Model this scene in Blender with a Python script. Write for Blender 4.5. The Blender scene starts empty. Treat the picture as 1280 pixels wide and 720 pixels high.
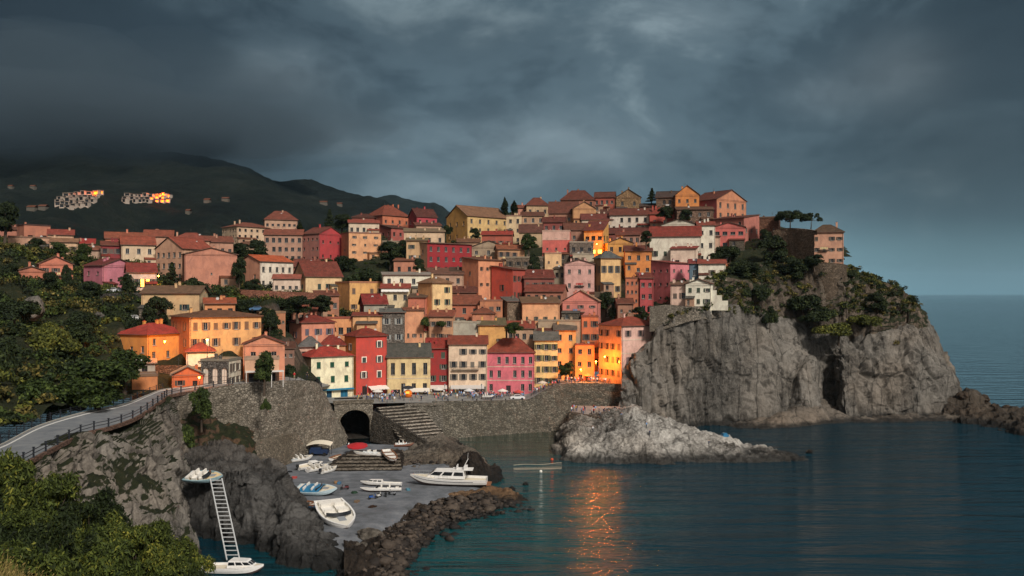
import bpy, bmesh, math, random
import numpy as np
from mathutils import Vector, Matrix, noise
random.seed(7); rng = np.random.default_rng(7)
scene = bpy.context.scene
C = bpy.data.collections.new("village"); scene.collection.children.link(C)
PI = math.pi; R = math.radians
F = 1100.0; CAMZ = 40.0          # focal length in photo pixels (1280 wide), camera height above the sea

# ------------------------------------------------------------------ camera
cd = bpy.data.cameras.new("camera"); cam = bpy.data.objects.new("camera", cd); scene.collection.objects.link(cam)
cam.location = (0, 0, CAMZ); cam.rotation_euler = (R(90), 0, 0)
cd.sensor_width = 36; cd.lens = 36 * F / 1280; cd.shift_y = 7 / 1280
cd.clip_start = 0.5; cd.clip_end = 60000
scene.camera = cam

# ------------------------------------------------------------------ exposure
vs = scene.view_settings
vs.view_transform = 'Standard'; vs.look = 'None'; vs.gamma = 1; vs.use_curve_mapping = False
vs.exposure = 1.3
scene.cycles.use_denoising = True
scene.cycles.max_bounces = 5; scene.cycles.volume_bounces = 0
scene.cycles.transparent_max_bounces = 8
scene.cycles.sample_clamp_indirect = 4

# ------------------------------------------------------------------ world: heavy cloud over a dim sky
SUN_EL, SUN_AZ = 38, -150        # sun behind the camera, a little to the right (azimuth measured from +Y towards -X)
W = bpy.data.worlds.new("World"); scene.world = W; W.use_nodes = True
nt = W.node_tree; N = nt.nodes; Lk = nt.links; N.clear()
def nd(t, **k):
    n = N.new(t)
    for a, b in k.items(): setattr(n, a, b)
    return n
def mth(op, a, b=None, clamp=False):
    n = nd('ShaderNodeMath', operation=op, use_clamp=clamp)
    for i, v in enumerate((a, b)):
        if v is None: continue
        if isinstance(v, (int, float)): n.inputs[i].default_value = v
        else: Lk.new(v, n.inputs[i])
    return n.outputs[0]
def ramp(fac, stops, interp='EASE'):
    n = nd('ShaderNodeValToRGB'); n.color_ramp.interpolation = interp
    e = n.color_ramp.elements
    while len(e) < len(stops): e.new(0.5)
    for i, (p, c) in enumerate(stops):
        e[i].position = p; e[i].color = (*c, 1) if len(c) == 3 else c
    Lk.new(fac, n.inputs[0]); return n.outputs[0]
def mixc(f, a, b, mode='MIX'):
    n = nd('ShaderNodeMix', data_type='RGBA', blend_type=mode)
    for s, v in ((0, f), (6, a), (7, b)):
        if isinstance(v, (int, float)): n.inputs[s].default_value = v
        elif isinstance(v, tuple): n.inputs[s].default_value = (*v, 1)
        else: Lk.new(v, n.inputs[s])
    return n.outputs[2]
tc = nd('ShaderNodeTexCoord'); sx = nd('ShaderNodeSeparateXYZ'); Lk.new(tc.outputs['Generated'], sx.inputs[0])
dx, dy, dz = sx.outputs
el = mth('MAXIMUM', dz, 0.0)
den = mth('ADD', el, 0.42)
cx = nd('ShaderNodeCombineXYZ')
Lk.new(mth('DIVIDE', dx, den), cx.inputs[0]); Lk.new(mth('DIVIDE', dy, den), cx.inputs[1])
def nz(scale, detail, rough, off, dist=0.0, vec=None):
    m = nd('ShaderNodeMapping'); Lk.new(vec or cx.outputs[0], m.inputs[0]); m.inputs['Location'].default_value = off
    n = nd('ShaderNodeTexNoise'); Lk.new(m.outputs[0], n.inputs['Vector'])
    n.inputs['Scale'].default_value = scale; n.inputs['Detail'].default_value = detail
    n.inputs['Roughness'].default_value = rough; n.inputs['Distortion'].default_value = dist
    return n.outputs[0]
big = nz(1.0, 3, 0.5, (3.1, 1.3, 0), 0.2)
fine = nz(3.0, 8, 0.60, (1.7, 8.2, 0), 0.25)
cl = mth('ADD', mth('MULTIPLY', big, 0.52), mth('MULTIPLY', fine, 0.50))
clouds = ramp(cl, [(0.37, (0.011, 0.021, 0.030)), (0.46, (0.019, 0.035, 0.048)), (0.53, (0.040, 0.067, 0.087)), (0.62, (0.105, 0.152, 0.180))])
# the layer ends far off over the sea: paler, bluer air low down, dark band of rain cloud above it
low = ramp(el, [(0.0, (0.100, 0.215, 0.270)), (0.035, (0.080, 0.168, 0.212)), (0.09, (0.034, 0.070, 0.096)), (0.3, (0.05, 0.07, 0.085))])
lowf = ramp(el, [(0.0, (1, 1, 1)), (0.06, (0.75,)*3), (0.16, (0.25,)*3), (0.30, (0,)*3)])
skyc = mixc(lowf, clouds, low)
# thin places in the cloud deck where more light comes through, and the heaviest masses
def blob(px, py, rx, ry, wob=0.9):
    u = mth('DIVIDE', mth('SUBTRACT', mth('DIVIDE', dx, mth('MAXIMUM', dy, .05)), (px - 640) / F), rx / F); v = mth('DIVIDE', mth('SUBTRACT', mth('DIVIDE', dz, mth('MAXIMUM', dy, .05)), (367 - py) / F), ry / F)
    r2 = mth('ADD', mth('MULTIPLY', u, u), mth('MULTIPLY', v, v)); r2 = mth('ADD', r2, mth('MULTIPLY', mth('SUBTRACT', fine, 0.5), -wob * 4)); return mth('MULTIPLY', mth('POWER', 2.718, mth('MULTIPLY', mth('MAXIMUM', r2, 0.0), -1.0)), mth('GREATER_THAN', dy, 0.0))
for px_, py_, rx_, ry_, k_ in ((340, 95, 70, 34, .05), (690, 190, 120, 40, .055), (1125, 90, 60, 45, .055), (1040, 120, 60, 30, .03), (540, 245, 110, 26, .05), (860, 20, 90, 30, .035), (420, 170, 120, 30, .02)):
    skyc = mixc(1.0, skyc, mixc(1.0, (k_ * .82, k_, k_ * 1.1), blob(px_, py_, rx_, ry_), 'MULTIPLY'), 'ADD')
for px_, py_, rx_, ry_, k_ in ((60, 170, 260, 90, .62), (1180, 190, 190, 70, .35), (960, 215, 200, 40, .25), (560, 40, 200, 50, .3), (60, 20, 160, 60, .25)):
    skyc = mixc(mth('MULTIPLY', blob(px_, py_, rx_, ry_, .4), k_), skyc, (0.008, 0.013, 0.018))
# darker over the mountain on the left, towards the storm
az = mth('DIVIDE', dx, mth('MAXIMUM', dy, 0.05))
storm = ramp(mth('ADD', mth('MULTIPLY', az, 0.85), 0.55), [(0.0, (0.30,)*3), (0.22, (0.55,)*3), (0.5, (1.0,)*3), (0.78, (1.0,)*3), (1.0, (0.62,)*3)])
skyc = mixc(1.0, mixc(1.0, skyc, storm, 'MULTIPLY'), (1.08, 1.0, 0.94), 'MULTIPLY')
st = nd('ShaderNodeTexSky', sky_type='NISHITA'); st.sun_disc = False; st.sun_elevation = R(SUN_EL); st.sun_rotation = R(-SUN_AZ)
skyc = mixc(1.0, skyc, mixc(1.0, st.outputs[0], (0.0022, 0.0022, 0.0022), 'MULTIPLY'), 'ADD')
# bright lobe added to the unseen sky behind the camera as soft frontal fill
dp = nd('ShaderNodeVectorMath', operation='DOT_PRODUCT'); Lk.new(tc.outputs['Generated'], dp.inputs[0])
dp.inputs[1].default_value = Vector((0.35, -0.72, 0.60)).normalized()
fill_lobe = mth('POWER', mth('MAXIMUM', dp.outputs['Value'], 0.0), 2.0)
skyc = mixc(1.0, skyc, mixc(1.0, (0.40, 0.355, 0.33), fill_lobe, 'MULTIPLY'), 'ADD')
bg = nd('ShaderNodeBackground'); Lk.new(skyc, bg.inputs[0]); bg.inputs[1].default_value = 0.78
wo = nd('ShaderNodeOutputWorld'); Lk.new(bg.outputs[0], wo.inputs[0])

sd = bpy.data.lights.new("sun", 'SUN'); sun = bpy.data.objects.new("sun", sd); scene.collection.objects.link(sun)
sd.energy = 1.5; sd.angle = R(11); sd.color = (1.0, 0.93, 0.86)
sun.rotation_euler = (R(90 - SUN_EL), 0, R(SUN_AZ + 180)) 

# ------------------------------------------------------------------ helpers
def lin(h):
    h = h.lstrip('#'); v = [int(h[i:i+2], 16) / 255 for i in (0, 2, 4)]
    return tuple(x / 12.92 if x <= 0.04045 else ((x + 0.055) / 1.055) ** 2.4 for x in v)
def P(px, py, Y): return Vector(((px - 640) / F * Y, Y, CAMZ - (py - 367) / F * Y))
def PZ(px, z, Y): return Vector(((px - 640) / F * Y, Y, z))
def Yz(py, z): return (CAMZ - z) * F / (py - 367)       # depth where a level z meets photo row py
def link(name, me, mat=None, parent=None, loc=None, rz=None):
    o = bpy.data.objects.new(name, me); C.objects.link(o)
    if mat is not None and me is not None and not me.materials:
        for m in (mat if isinstance(mat, (list, tuple)) else [mat]): me.materials.append(m)
    if parent: o.parent = parent
    if loc is not None: o.location = loc
    if rz is not None: o.rotation_euler = (0, 0, rz) if isinstance(rz, (int, float)) else rz
    return o
def tag(o, label=None, cat=None, group=None, kind=None):
    if label: o['label'] = label
    if cat: o['category'] = cat
    if group: o['group'] = group
    if kind: o['kind'] = kind
    return o
def empty(name, loc, rz=0): return link(name, None, loc=loc, rz=rz)
class MB:
    """collects faces; built as one mesh object"""
    def __init__(s): s.v = []; s.f = []; s.m = []
    def face(s, pts, mi=0):
        b = len(s.v); s.v += [tuple(p) for p in pts]; s.f.append(tuple(range(b, b + len(pts)))); s.m.append(mi)
    def box(s, x0, x1, y0, y1, z0, z1, mi=0, mat=None):
        c = [Vector((x, y, z)) for z in (z0, z1) for y in (y0, y1) for x in (x0, x1)]
        if mat is not None: c = [mat @ p for p in c]
        for q in ((0, 2, 3, 1), (4, 5, 7, 6), (0, 1, 5, 4), (2, 6, 7, 3), (0, 4, 6, 2), (1, 3, 7, 5)):
            s.face([c[i] for i in q], mi)
    def tube(s, a, b, r, n=6, mi=0, r2=None, cap=True):
        a = Vector(a); b = Vector(b); d = (b - a); r2 = r if r2 is None else r2
        if d.length < 1e-6: return
        q = d.to_track_quat('Z', 'Y')
        A = [a + q @ Vector((r * math.cos(2*PI*i/n), r * math.sin(2*PI*i/n), 0)) for i in range(n)]
        B = [b + q @ Vector((r2 * math.cos(2*PI*i/n), r2 * math.sin(2*PI*i/n), 0)) for i in range(n)]
        for i in range(n): s.face([A[i], A[(i+1) % n], B[(i+1) % n], B[i]], mi)
        if cap: s.face(B, mi); s.face(A[::-1], mi)
    def mesh(s, name, mats=None, smooth=False):
        me = bpy.data.meshes.new(name); me.from_pydata(s.v, [], s.f)
        if mats:
            for m in (mats if isinstance(mats, (list, tuple)) else [mats]): me.materials.append(m)
        me.polygons.foreach_set('material_index', s.m)
        if smooth: me.polygons.foreach_set('use_smooth', [True] * len(s.f))
        me.update(); return me
    def build(s, name, mats=None, parent=None, loc=None, rz=None, smooth=False):
        return link(name, s.mesh(name, mats, smooth), parent=parent, loc=loc, rz=rz)
def np_mesh(name, V, Q, smooth=False):
    me = bpy.data.meshes.new(name); V = np.asarray(V, np.float32); Q = np.asarray(Q, np.int32)
    k = Q.shape[1]
    me.vertices.add(len(V)); me.vertices.foreach_set('co', V.ravel())
    me.loops.add(Q.size); me.loops.foreach_set('vertex_index', Q.ravel())
    me.polygons.add(len(Q)); me.polygons.foreach_set('loop_start', np.arange(0, Q.size, k, dtype=np.int32))
    me.polygons.foreach_set('loop_total', np.full(len(Q), k, np.int32))
    if smooth: me.polygons.foreach_set('use_smooth', np.ones(len(Q), bool))
    me.update(calc_edges=True); me.validate(); return me

# ------------------------------------------------------------------ materials
class MT:
    def __init__(s, name):
        s.mat = bpy.data.materials.new(name); s.mat.use_nodes = True; s.nt = s.mat.node_tree
        s.b = s.nt.nodes['Principled BSDF']; s.tc = s.nt.nodes.new('ShaderNodeTexCoord')
    def n(s, t, **k):
        x = s.nt.nodes.new(t)
        for a, b in k.items(): setattr(x, a, b)
        return x
    def l(s, a, b): s.nt.links.new(a, b)
    def noise(s, scale, detail=4, rough=0.55, stretch=None, coord='Object', dist=0.0):
        v = s.tc.outputs[coord]
        if stretch:
            m = s.n('ShaderNodeMapping'); m.inputs['Scale'].default_value = stretch; s.l(v, m.inputs[0]); v = m.outputs[0]
        x = s.n('ShaderNodeTexNoise'); s.l(v, x.inputs['Vector'])
        x.inputs['Scale'].default_value = scale; x.inputs['Detail'].default_value = detail
        x.inputs['Roughness'].default_value = rough; x.inputs['Distortion'].default_value = dist
        return x.outputs[0]
    def vor(s, scale, feature='F1', stretch=None, coord='Object', out='Distance', rnd=1.0):
        v = s.tc.outputs[coord]
        if stretch:
            m = s.n('ShaderNodeMapping'); m.inputs['Scale'].default_value = stretch; s.l(v, m.inputs[0]); v = m.outputs[0]
        x = s.n('ShaderNodeTexVoronoi', feature=feature); s.l(v, x.inputs['Vector']); x.inputs['Scale'].default_value = scale
        x.inputs['Randomness'].default_value = rnd
        return x.outputs[out]
    def ramp(s, fac, stops, interp='LINEAR'):
        n = s.n('ShaderNodeValToRGB'); n.color_ramp.interpolation = interp; e = n.color_ramp.elements
        while len(e) < len(stops): e.new(0.5)
        for i, (p, c) in enumerate(stops):
            if isinstance(c, (int, float)): c = (c, c, c)
            e[i].position = p; e[i].color = (*c, 1)
        s.l(fac, n.inputs[0]); return n.outputs[0]
    def mix(s, f, a, b, mode='MIX'):
        n = s.n('ShaderNodeMix', data_type='RGBA', blend_type=mode)
        for i, v in ((0, f), (6, a), (7, b)):
            if isinstance(v, (int, float)): n.inputs[i].default_value = v if i == 0 else (v, v, v, 1)
            elif isinstance(v, tuple): n.inputs[i].default_value = (*v, 1)
            else: s.l(v, n.inputs[i])
        return n.outputs[2]
    def math(s, op, a, b=None, clamp=False):
        n = s.n('ShaderNodeMath', operation=op, use_clamp=clamp)
        for i, v in enumerate((a, b)):
            if v is None: continue
            if isinstance(v, (int, float)): n.inputs[i].default_value = v
            else: s.l(v, n.inputs[i])
        return n.outputs[0]
    def bump(s, h, strength=0.5, dist=0.1, prev=None):
        n = s.n('ShaderNodeBump'); n.inputs['Strength'].default_value = strength; n.inputs['Distance'].default_value = dist
        s.l(h, n.inputs['Height'])
        if prev is not None: s.l(prev, n.inputs['Normal'])
        s.l(n.outputs[0], s.b.inputs['Normal']); return n.outputs[0]
    def fin(s, col=None, rough=0.9, metal=0.0, spec=0.3):
        if col is not None:
            if isinstance(col, tuple): s.b.inputs['Base Color'].default_value = (*col, 1)
            else: s.l(col, s.b.inputs['Base Color'])
        if isinstance(rough, (int, float)): s.b.inputs['Roughness'].default_value = rough
        else: s.l(rough, s.b.inputs['Roughness'])
        s.b.inputs['Metallic'].default_value = metal
        s.b.inputs['Specular IOR Level'].default_value = spec
        return s.mat
_mc = {}
def cached(f):
    def g(*a, **k):
        key = (f.__name__, a, tuple(k.items()))
        if key not in _mc: _mc[key] = f(*a, **k)
        return _mc[key]
    return g
def sc(c, k): return tuple(min(1, x * k) for x in c)
def soft(c, k=0.80, g=1.0):
    l = 0.3*c[0] + 0.55*c[1] + 0.15*c[2]; return tuple((l + (x - l) * k) * g for x in c)
@cached
def plaster(h, wear=1.0):
    m = MT('plaster'); c = soft(lin(h)); c = (min(1, c[0] * 1.04), c[1] * 1.03, c[2] * 0.88)
    a = m.noise(0.35, 5, 0.62); b = m.noise(0.62, 7, 0.68, (1, 1, 0.55), dist=0.8); g = m.noise(6.0, 4, 0.6)
    col = m.mix(m.ramp(a, [(0.35, 0.0), (0.68, 1.0)]), sc(c, 1.0), sc((c[0]*0.86, c[1]*0.82, c[2]*0.80), 0.95))
    col = m.mix(m.ramp(b, [(0.45, 0.0), (0.70, 0.9 * wear)]), col, sc((c[0]*0.5+0.04, c[1]*0.46+0.03, c[2]*0.45+0.03), 1))
    col = m.mix(m.ramp(g, [(0.55, 0.0), (0.74, 0.55 * wear)]), col, sc((c[0]*0.7+0.1, c[1]*0.7+0.1, c[2]*0.7+0.1), 1))
    m.bump(m.noise(3.0, 6, 0.7), 0.35, 0.06)
    return m.fin(col, 0.92, spec=0.15)
@cached
def rooftile(h):
    m = MT('roof_tiles'); c = soft(lin(h), 0.88, 0.92); c = (c[0], c[1] * 1.10, c[2] * 0.82) if c[0] > c[2] * 2 else c
    a = m.noise(0.7, 5, 0.65); b = m.vor(3.4, out='Color'); sep = m.n('ShaderNodeSeparateColor'); m.l(b, sep.inputs[0])
    col = m.mix(m.ramp(a, [(0.3, 0.0), (0.7, 1.0)]), sc(c, 1.2), (c[0]*0.50, c[1]*0.52, c[2]*0.5))
    col = m.mix(m.math('MULTIPLY', sep.outputs[0], 0.6), col, sc((c[0]*0.38+0.01, c[1]*0.5+0.012, c[2]*0.5+0.01), 1))
    col = m.mix(m.ramp(m.noise(2.3, 5, 0.7), [(0.56, 0.0), (0.72, 0.6)]), col, (0.24, 0.15, 0.10))
    w = m.n('ShaderNodeTexWave', wave_type='BANDS', bands_direction='X'); m.l(m.tc.outputs['Object'], w.inputs[0]); w.inputs['Scale'].default_value = 1.3
    n1 = m.bump(w.outputs[0], 0.6, 0.08)
    m.bump(m.noise(3.0, 4, 0.7), 0.6, 0.1, n1)
    return m.fin(col, 0.88, spec=0.2)
@cached
def paint(h, rough=0.5, metal=0.0, k=1.0):
    m = MT('paint'); c = sc(lin(h), k)
    col = m.mix(m.ramp(m.noise(2.5, 4, 0.65), [(0.45, 0.0), (0.8, 0.6)]), c, sc(c, 0.68))
    return m.fin(col, rough, metal, 0.4)
@cached
def glow(h, e):
    m = MT('lit_glass'); m.b.inputs['Emission Color'].default_value = (*lin(h), 1); m.b.inputs['Emission Strength'].default_value = e
    return m.fin(lin(h), 0.4)
def _glass():
    m = MT('window_glass'); return m.fin(m.ramp(m.noise(0.6, 2, 0.5), [(0.4, (0.008, 0.010, 0.012)), (0.65, (0.03, 0.032, 0.034))]), 0.12, spec=0.5)
GLASS = _glass()
@cached
def stone(h, scale=1.6, contrast=1.0):
    m = MT('stone_masonry'); c = sc(lin(h), .85)
    e = m.vor(scale, 'DISTANCE_TO_EDGE', (1, 1, 1.5)); cc = m.vor(scale, 'F1', (1, 1, 1.5), out='Color'); sep = m.n('ShaderNodeSeparateColor'); m.l(cc, sep.inputs[0])
    col = m.mix(sep.outputs[0], sc(c, 1.35), sc(c, 1 - 0.45 * contrast))
    col = m.mix(m.ramp(e, [(0.0, 1.0), (0.09, 0.0)]), col, sc(c, 0.30))
    col = m.mix(m.ramp(m.noise(0.12, 5, 0.65, (1, 1, 0.5)), [(0.42, 0.0), (0.66, 0.75)]), col, sc((c[0]*0.62, c[1]*0.6, c[2]*0.56), 0.8))
    n1 = m.bump(m.ramp(e, [(0.0, 0.0), (0.16, 1.0)]), 0.9, 0.2)
    m.bump(m.noise(5.0, 5, 0.7), 0.6, 0.12, n1)
    return m.fin(col, 0.95, spec=0.15)
ROCKK = 0.68
@cached
def rock(light, dark, wet=3.0, streak=1.0, green=0.0, fine=1.0, strata=0.06, soil=None):
    """bare rock with upright joints; dark and wet just above the water; scrub soil where it lies flat"""
    m = MT('rock'); a = sc(lin(light), ROCKK); d = sc(lin(dark), ROCKK * .8)
    n1 = m.noise(0.055, 7, 0.66, (1, 1, 0.35), dist=0.6); n2 = m.noise(0.30, 7, 0.70, (1, 1, strata * 4)); n3 = m.noise(1.9, 7, 0.75)
    v = m.math('ADD', m.math('MULTIPLY', n1, 0.40), m.math('ADD', m.math('MULTIPLY', n2, 0.38 * streak), m.math('MULTIPLY', n3, 0.30)))
    col = m.ramp(v, [(0.41, sc(d, .8)), (0.49, tuple(x*0.5+y*0.5 for x, y in zip(a, d))), (0.56, a), (0.67, sc(a, 1.45))])
    warm = m.noise(0.035, 3, 0.5)
    col = m.mix(m.ramp(warm, [(0.45, 0.0), (0.68, 0.6)]), col, m.mix(1.0, col, (1.12, 0.97, 0.84), 'MULTIPLY'))
    cr = m.vor(0.12, 'DISTANCE_TO_EDGE', (1.3, 1.3, 0.07)); cr2 = m.vor(0.45 * fine, 'DISTANCE_TO_EDGE', (1, 1, 0.4))
    dn = m.noise(0.5, 4, 0.6); crd = m.math('ADD', cr, m.math('MULTIPLY', m.math('SUBTRACT', dn, 0.5), 0.10))
    col = m.mix(m.ramp(crd, [(0.0, 0.62), (0.035, 0.0)]), col, sc(d, 0.45))
    col = m.mix(m.ramp(cr2, [(0.0, 0.25), (0.05, 0.0)]), col, sc(d, 0.6))
    geo = m.n('ShaderNodeNewGeometry'); sp = m.n('ShaderNodeSeparateXYZ'); m.l(geo.outputs['Position'], sp.inputs[0])
    if green > 0:
        sn = m.n('ShaderNodeSeparateXYZ'); m.l(geo.outputs['Normal'], sn.inputs[0])
        gf = m.math('ADD', m.math('MULTIPLY', sn.outputs[2], 1.0), m.math('MULTIPLY', m.math('SUBTRACT', m.noise(0.09, 5, 0.6), 0.5), 1.6))
        gs = soil or ((0.010, 0.014, 0.006), (0.022, 0.026, 0.010), (0.055, 0.046, 0.022))
        gcol = m.ramp(m.noise(0.6, 5, 0.7), [(0.3, gs[0]), (0.55, gs[1]), (0.75, gs[2])])
        col = m.mix(m.ramp(gf, [(0.62 - green * 0.35, 0.0), (0.74 - green * 0.3, 1.0)]), col, gcol)
    wz = m.math('ADD', sp.outputs[2], m.math('MULTIPLY', m.math('SUBTRACT', m.noise(0.35, 4, 0.6), 0.5), 2.6))
    wf = m.ramp(m.math('DIVIDE', wz, max(wet, 0.1)), [(0.30, 1.0), (0.75, 0.0)])
    col = m.mix(m.math('MULTIPLY', wf, 0.86), col, (0.012, 0.012, 0.011))
    b1 = m.bump(cr2, 0.8 * fine, 0.4)
    b2 = m.bump(n2, 0.8, 1.2, b1)
    b3 = m.bump(n3, 0.9, 0.55, b2)
    m.bump(m.noise(7.0, 5, 0.75), 0.7, 0.16, b3)
    return m.fin(col, 0.93, spec=0.2)
@cached
def ground(*stops, scale=0.5, bump=0.3, rough=0.95):
    m = MT('ground'); stops = [tuple(x) if isinstance(x, tuple) else x for x in stops]; n1 = m.noise(scale, 7, 0.68)
    col = m.ramp(n1, [(0.32 + 0.36 * i / max(1, len(stops) - 1), lin(h)) for i, h in enumerate(stops)])
    col = m.mix(m.ramp(m.noise(scale * 9, 4, 0.7), [(0.5, 0.0), (0.8, 0.5)]), col, m.mix(1.0, col, (0.6, 0.6, 0.6), 'MULTIPLY'))
    m.bump(m.noise(scale * 6, 6, 0.7), bump, 0.3)
    return m.fin(col, rough, spec=0.2)
@cached
def leafmat(a, b, c='#3a3a18'):
    m = MT('foliage'); oi = m.n('ShaderNodeObjectInfo')
    n1 = m.noise(0.9, 3, 0.6); g = m.n('ShaderNodeNewGeometry')
    v = m.math('ADD', m.math('MULTIPLY', n1, 0.62), m.math('MULTIPLY', g.outputs['Random Per Island'], 0.38))
    col = m.ramp(v, [(0.30, lin(a)), (0.62, lin(b)), (0.82, lin(c))])
    col = m.mix(m.math('MULTIPLY', oi.outputs['Random'], 0.45), col, m.mix(1.0, col, (0.62, 0.72, 0.62), 'MULTIPLY'))
    m.b.inputs['Sheen Weight'].default_value = 0.0
    return m.fin(col, 0.75, spec=0.2)
BARK = None
def _bark():
    m = MT('bark'); return m.fin(m.ramp(m.noise(3, 5, 0.6, (1, 1, 0.2)), [(0.35, (0.03, 0.022, 0.016)), (0.7, (0.10, 0.075, 0.055))]), 0.95, spec=0.1)
BARK = _bark()

# ------------------------------------------------------------------ surfaces from a net of control points
def catmull(A, t):
    n = A.shape[0]; i = np.clip(np.floor(t).astype(int), 0, n - 2); u = (t - i)[:, None]
    ix = lambda k: A[np.clip(i + k, 0, n - 1)].reshape(len(t), -1)
    p0, p1, p2, p3 = ix(-1), ix(0), ix(1), ix(2)
    return (0.5 * ((2*p1) + (-p0 + p2)*u + (2*p0 - 5*p1 + 4*p2 - p3)*u*u + (-p0 + 3*p1 - 3*p2 + p3)*u**3)).reshape(len(t), *A.shape[1:])
def surf(name, rows, nu, nv, disp, mats, edge=0.0, smooth=False, flip=False):
    """rows: list of rows of points; nu samples along a row, nv across rows; disp(p) -> metres along the normal"""
    A = np.array([[tuple(p) for p in r] for r in rows], float)
    A = catmull(A, np.linspace(0, A.shape[0] - 1, nv)); B = catmull(np.swapaxes(A, 0, 1), np.linspace(0, A.shape[1] - 1, nu))
    G = np.swapaxes(B, 0, 1)
    du = np.gradient(G, axis=1); dv = np.gradient(G, axis=0); Nn = np.cross(du, dv)
    Nn /= (np.linalg.norm(Nn, axis=2, keepdims=True) + 1e-9)
    if flip: Nn = -Nn
    V = G.copy()
    for j in range(nv):
        e = min(1.0, (nv - 1 - j) / (nv * edge)) if edge else 1.0
        for i in range(nu):
            p = G[j, i]; V[j, i] = p + Nn[j, i] * disp(Vector(p)) * e
    idx = np.arange(nu * nv).reshape(nv, nu)
    Q = np.stack([idx[:-1, :-1], idx[:-1, 1:], idx[1:, 1:], idx[1:, :-1]], -1).reshape(-1, 4)
    if flip: Q = Q[:, ::-1]
    me = np_mesh(name, V.reshape(-1, 3), Q, smooth)
    for m in (mats if isinstance(mats, (list, tuple)) else [mats]): me.materials.append(m)
    return link(name, me), V
fr = noise.fractal
def d_cliff(amp=1.0):
    def f(p):
        a = noise.noise(Vector((p.x*0.07, p.y*0.07, p.z*0.012))) * 3.2
        b = noise.noise(Vector((p.x*0.24 + 5, p.y*0.24, p.z*0.05))) * 1.3
        c = noise.fractal(Vector((p.x*0.55, p.y*0.55, p.z*0.28)), 0.9, 2.1, 4) * 0.5 + (noise.ridged_multi_fractal(Vector((p.x*0.22, p.y*0.22, p.z*0.13)), 0.8, 2.2, 5, 1.0, 2.0) - 1.1) * 0.75
        n = abs(noise.noise(Vector((p.x*0.085 + 0.02*noise.noise(p*0.3), p.y*0.085 + 9, p.z*0.010 + 0.25*noise.noise(p*0.06)))))
        n2 = abs(noise.noise(Vector((p.x*0.21 + 31, p.y*0.21, p.z*0.02 + 0.4*noise.noise(p*0.1)))))
        cr = -2.3 * max(0.0, 1 - n / 0.05) - 0.8 * max(0.0, 1 - n2 / 0.06)
        w_ = noise.noise_vector(p * 0.12) * 1.2; q = Vector((p.x*0.20, p.y*0.20, p.z*0.055)) + w_ * .35; q2 = Vector((p.x*0.48 + 40, p.y*0.48, p.z*0.20)) + w_ * .5
        bl = (noise.cell(q) - .5) * 1.3 + (noise.cell(q2) - .5) * 0.55
        return amp * (a + b + c + cr + bl)
    return f
def d_rock(amp=1.0, s=1.0):
    def f(p):
        q = p * s
        a = noise.fractal(q * 0.12, 0.85, 2.0, 3) * 2.2
        r = (0.5 - abs(noise.noise(q * 0.33 + Vector((7, 1, 3))))) * 1.4
        c = noise.fractal(q * 0.75, 0.8, 2.2, 4) * 0.75
        v = noise.voronoi(q * 0.5)[0][0] * -0.9
        return amp * (a + r + c + v)
    return f

# ------------------------------------------------------------------ foliage
def leaf_quads(cent, out, size, aspect=1.7, jit=0.8):
    n = len(cent); d = rng.normal(size=(n, 3)); nn = out + d * jit; nn /= np.linalg.norm(nn, axis=1, keepdims=True)
    t = rng.normal(size=(n, 3)); t -= (t * nn).sum(1, keepdims=True) * nn; t /= np.linalg.norm(t, axis=1, keepdims=True)
    b = np.cross(nn, t); s = size * rng.uniform(0.55, 1.35, (n, 1))
    V = np.stack([cent - t*s*aspect*0.5, cent + b*s*0.5, cent + t*s*aspect*0.5, cent - b*s*0.5], 1)
    return V.reshape(-1, 3), np.arange(4 * n).reshape(n, 4)
def lobes_points(lobes, n, shell=(0.62, 1.06), up=0.15):
    L = np.array(lobes, float); w = (L[:, 3] * L[:, 4]); w /= w.sum(); k = rng.choice(len(L), n, p=w)
    d = rng.normal(size=(n, 3)); d /= np.linalg.norm(d, axis=1, keepdims=True)
    d[:, 2] = np.where(d[:, 2] < -0.45, -d[:, 2], d[:, 2]) 
    r = rng.uniform(*shell, (n, 1)) * (1 + 0.14 * np.sin(d[:, :1] * 9 + k[:, None]) * np.cos(d[:, 1:2] * 8 + k[:, None]))
    c = L[k, :3] + d * r * np.stack([L[k, 3], L[k, 3], L[k, 4]], 1)
    o = d.copy(); o[:, 2] += up; return c, o
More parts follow.
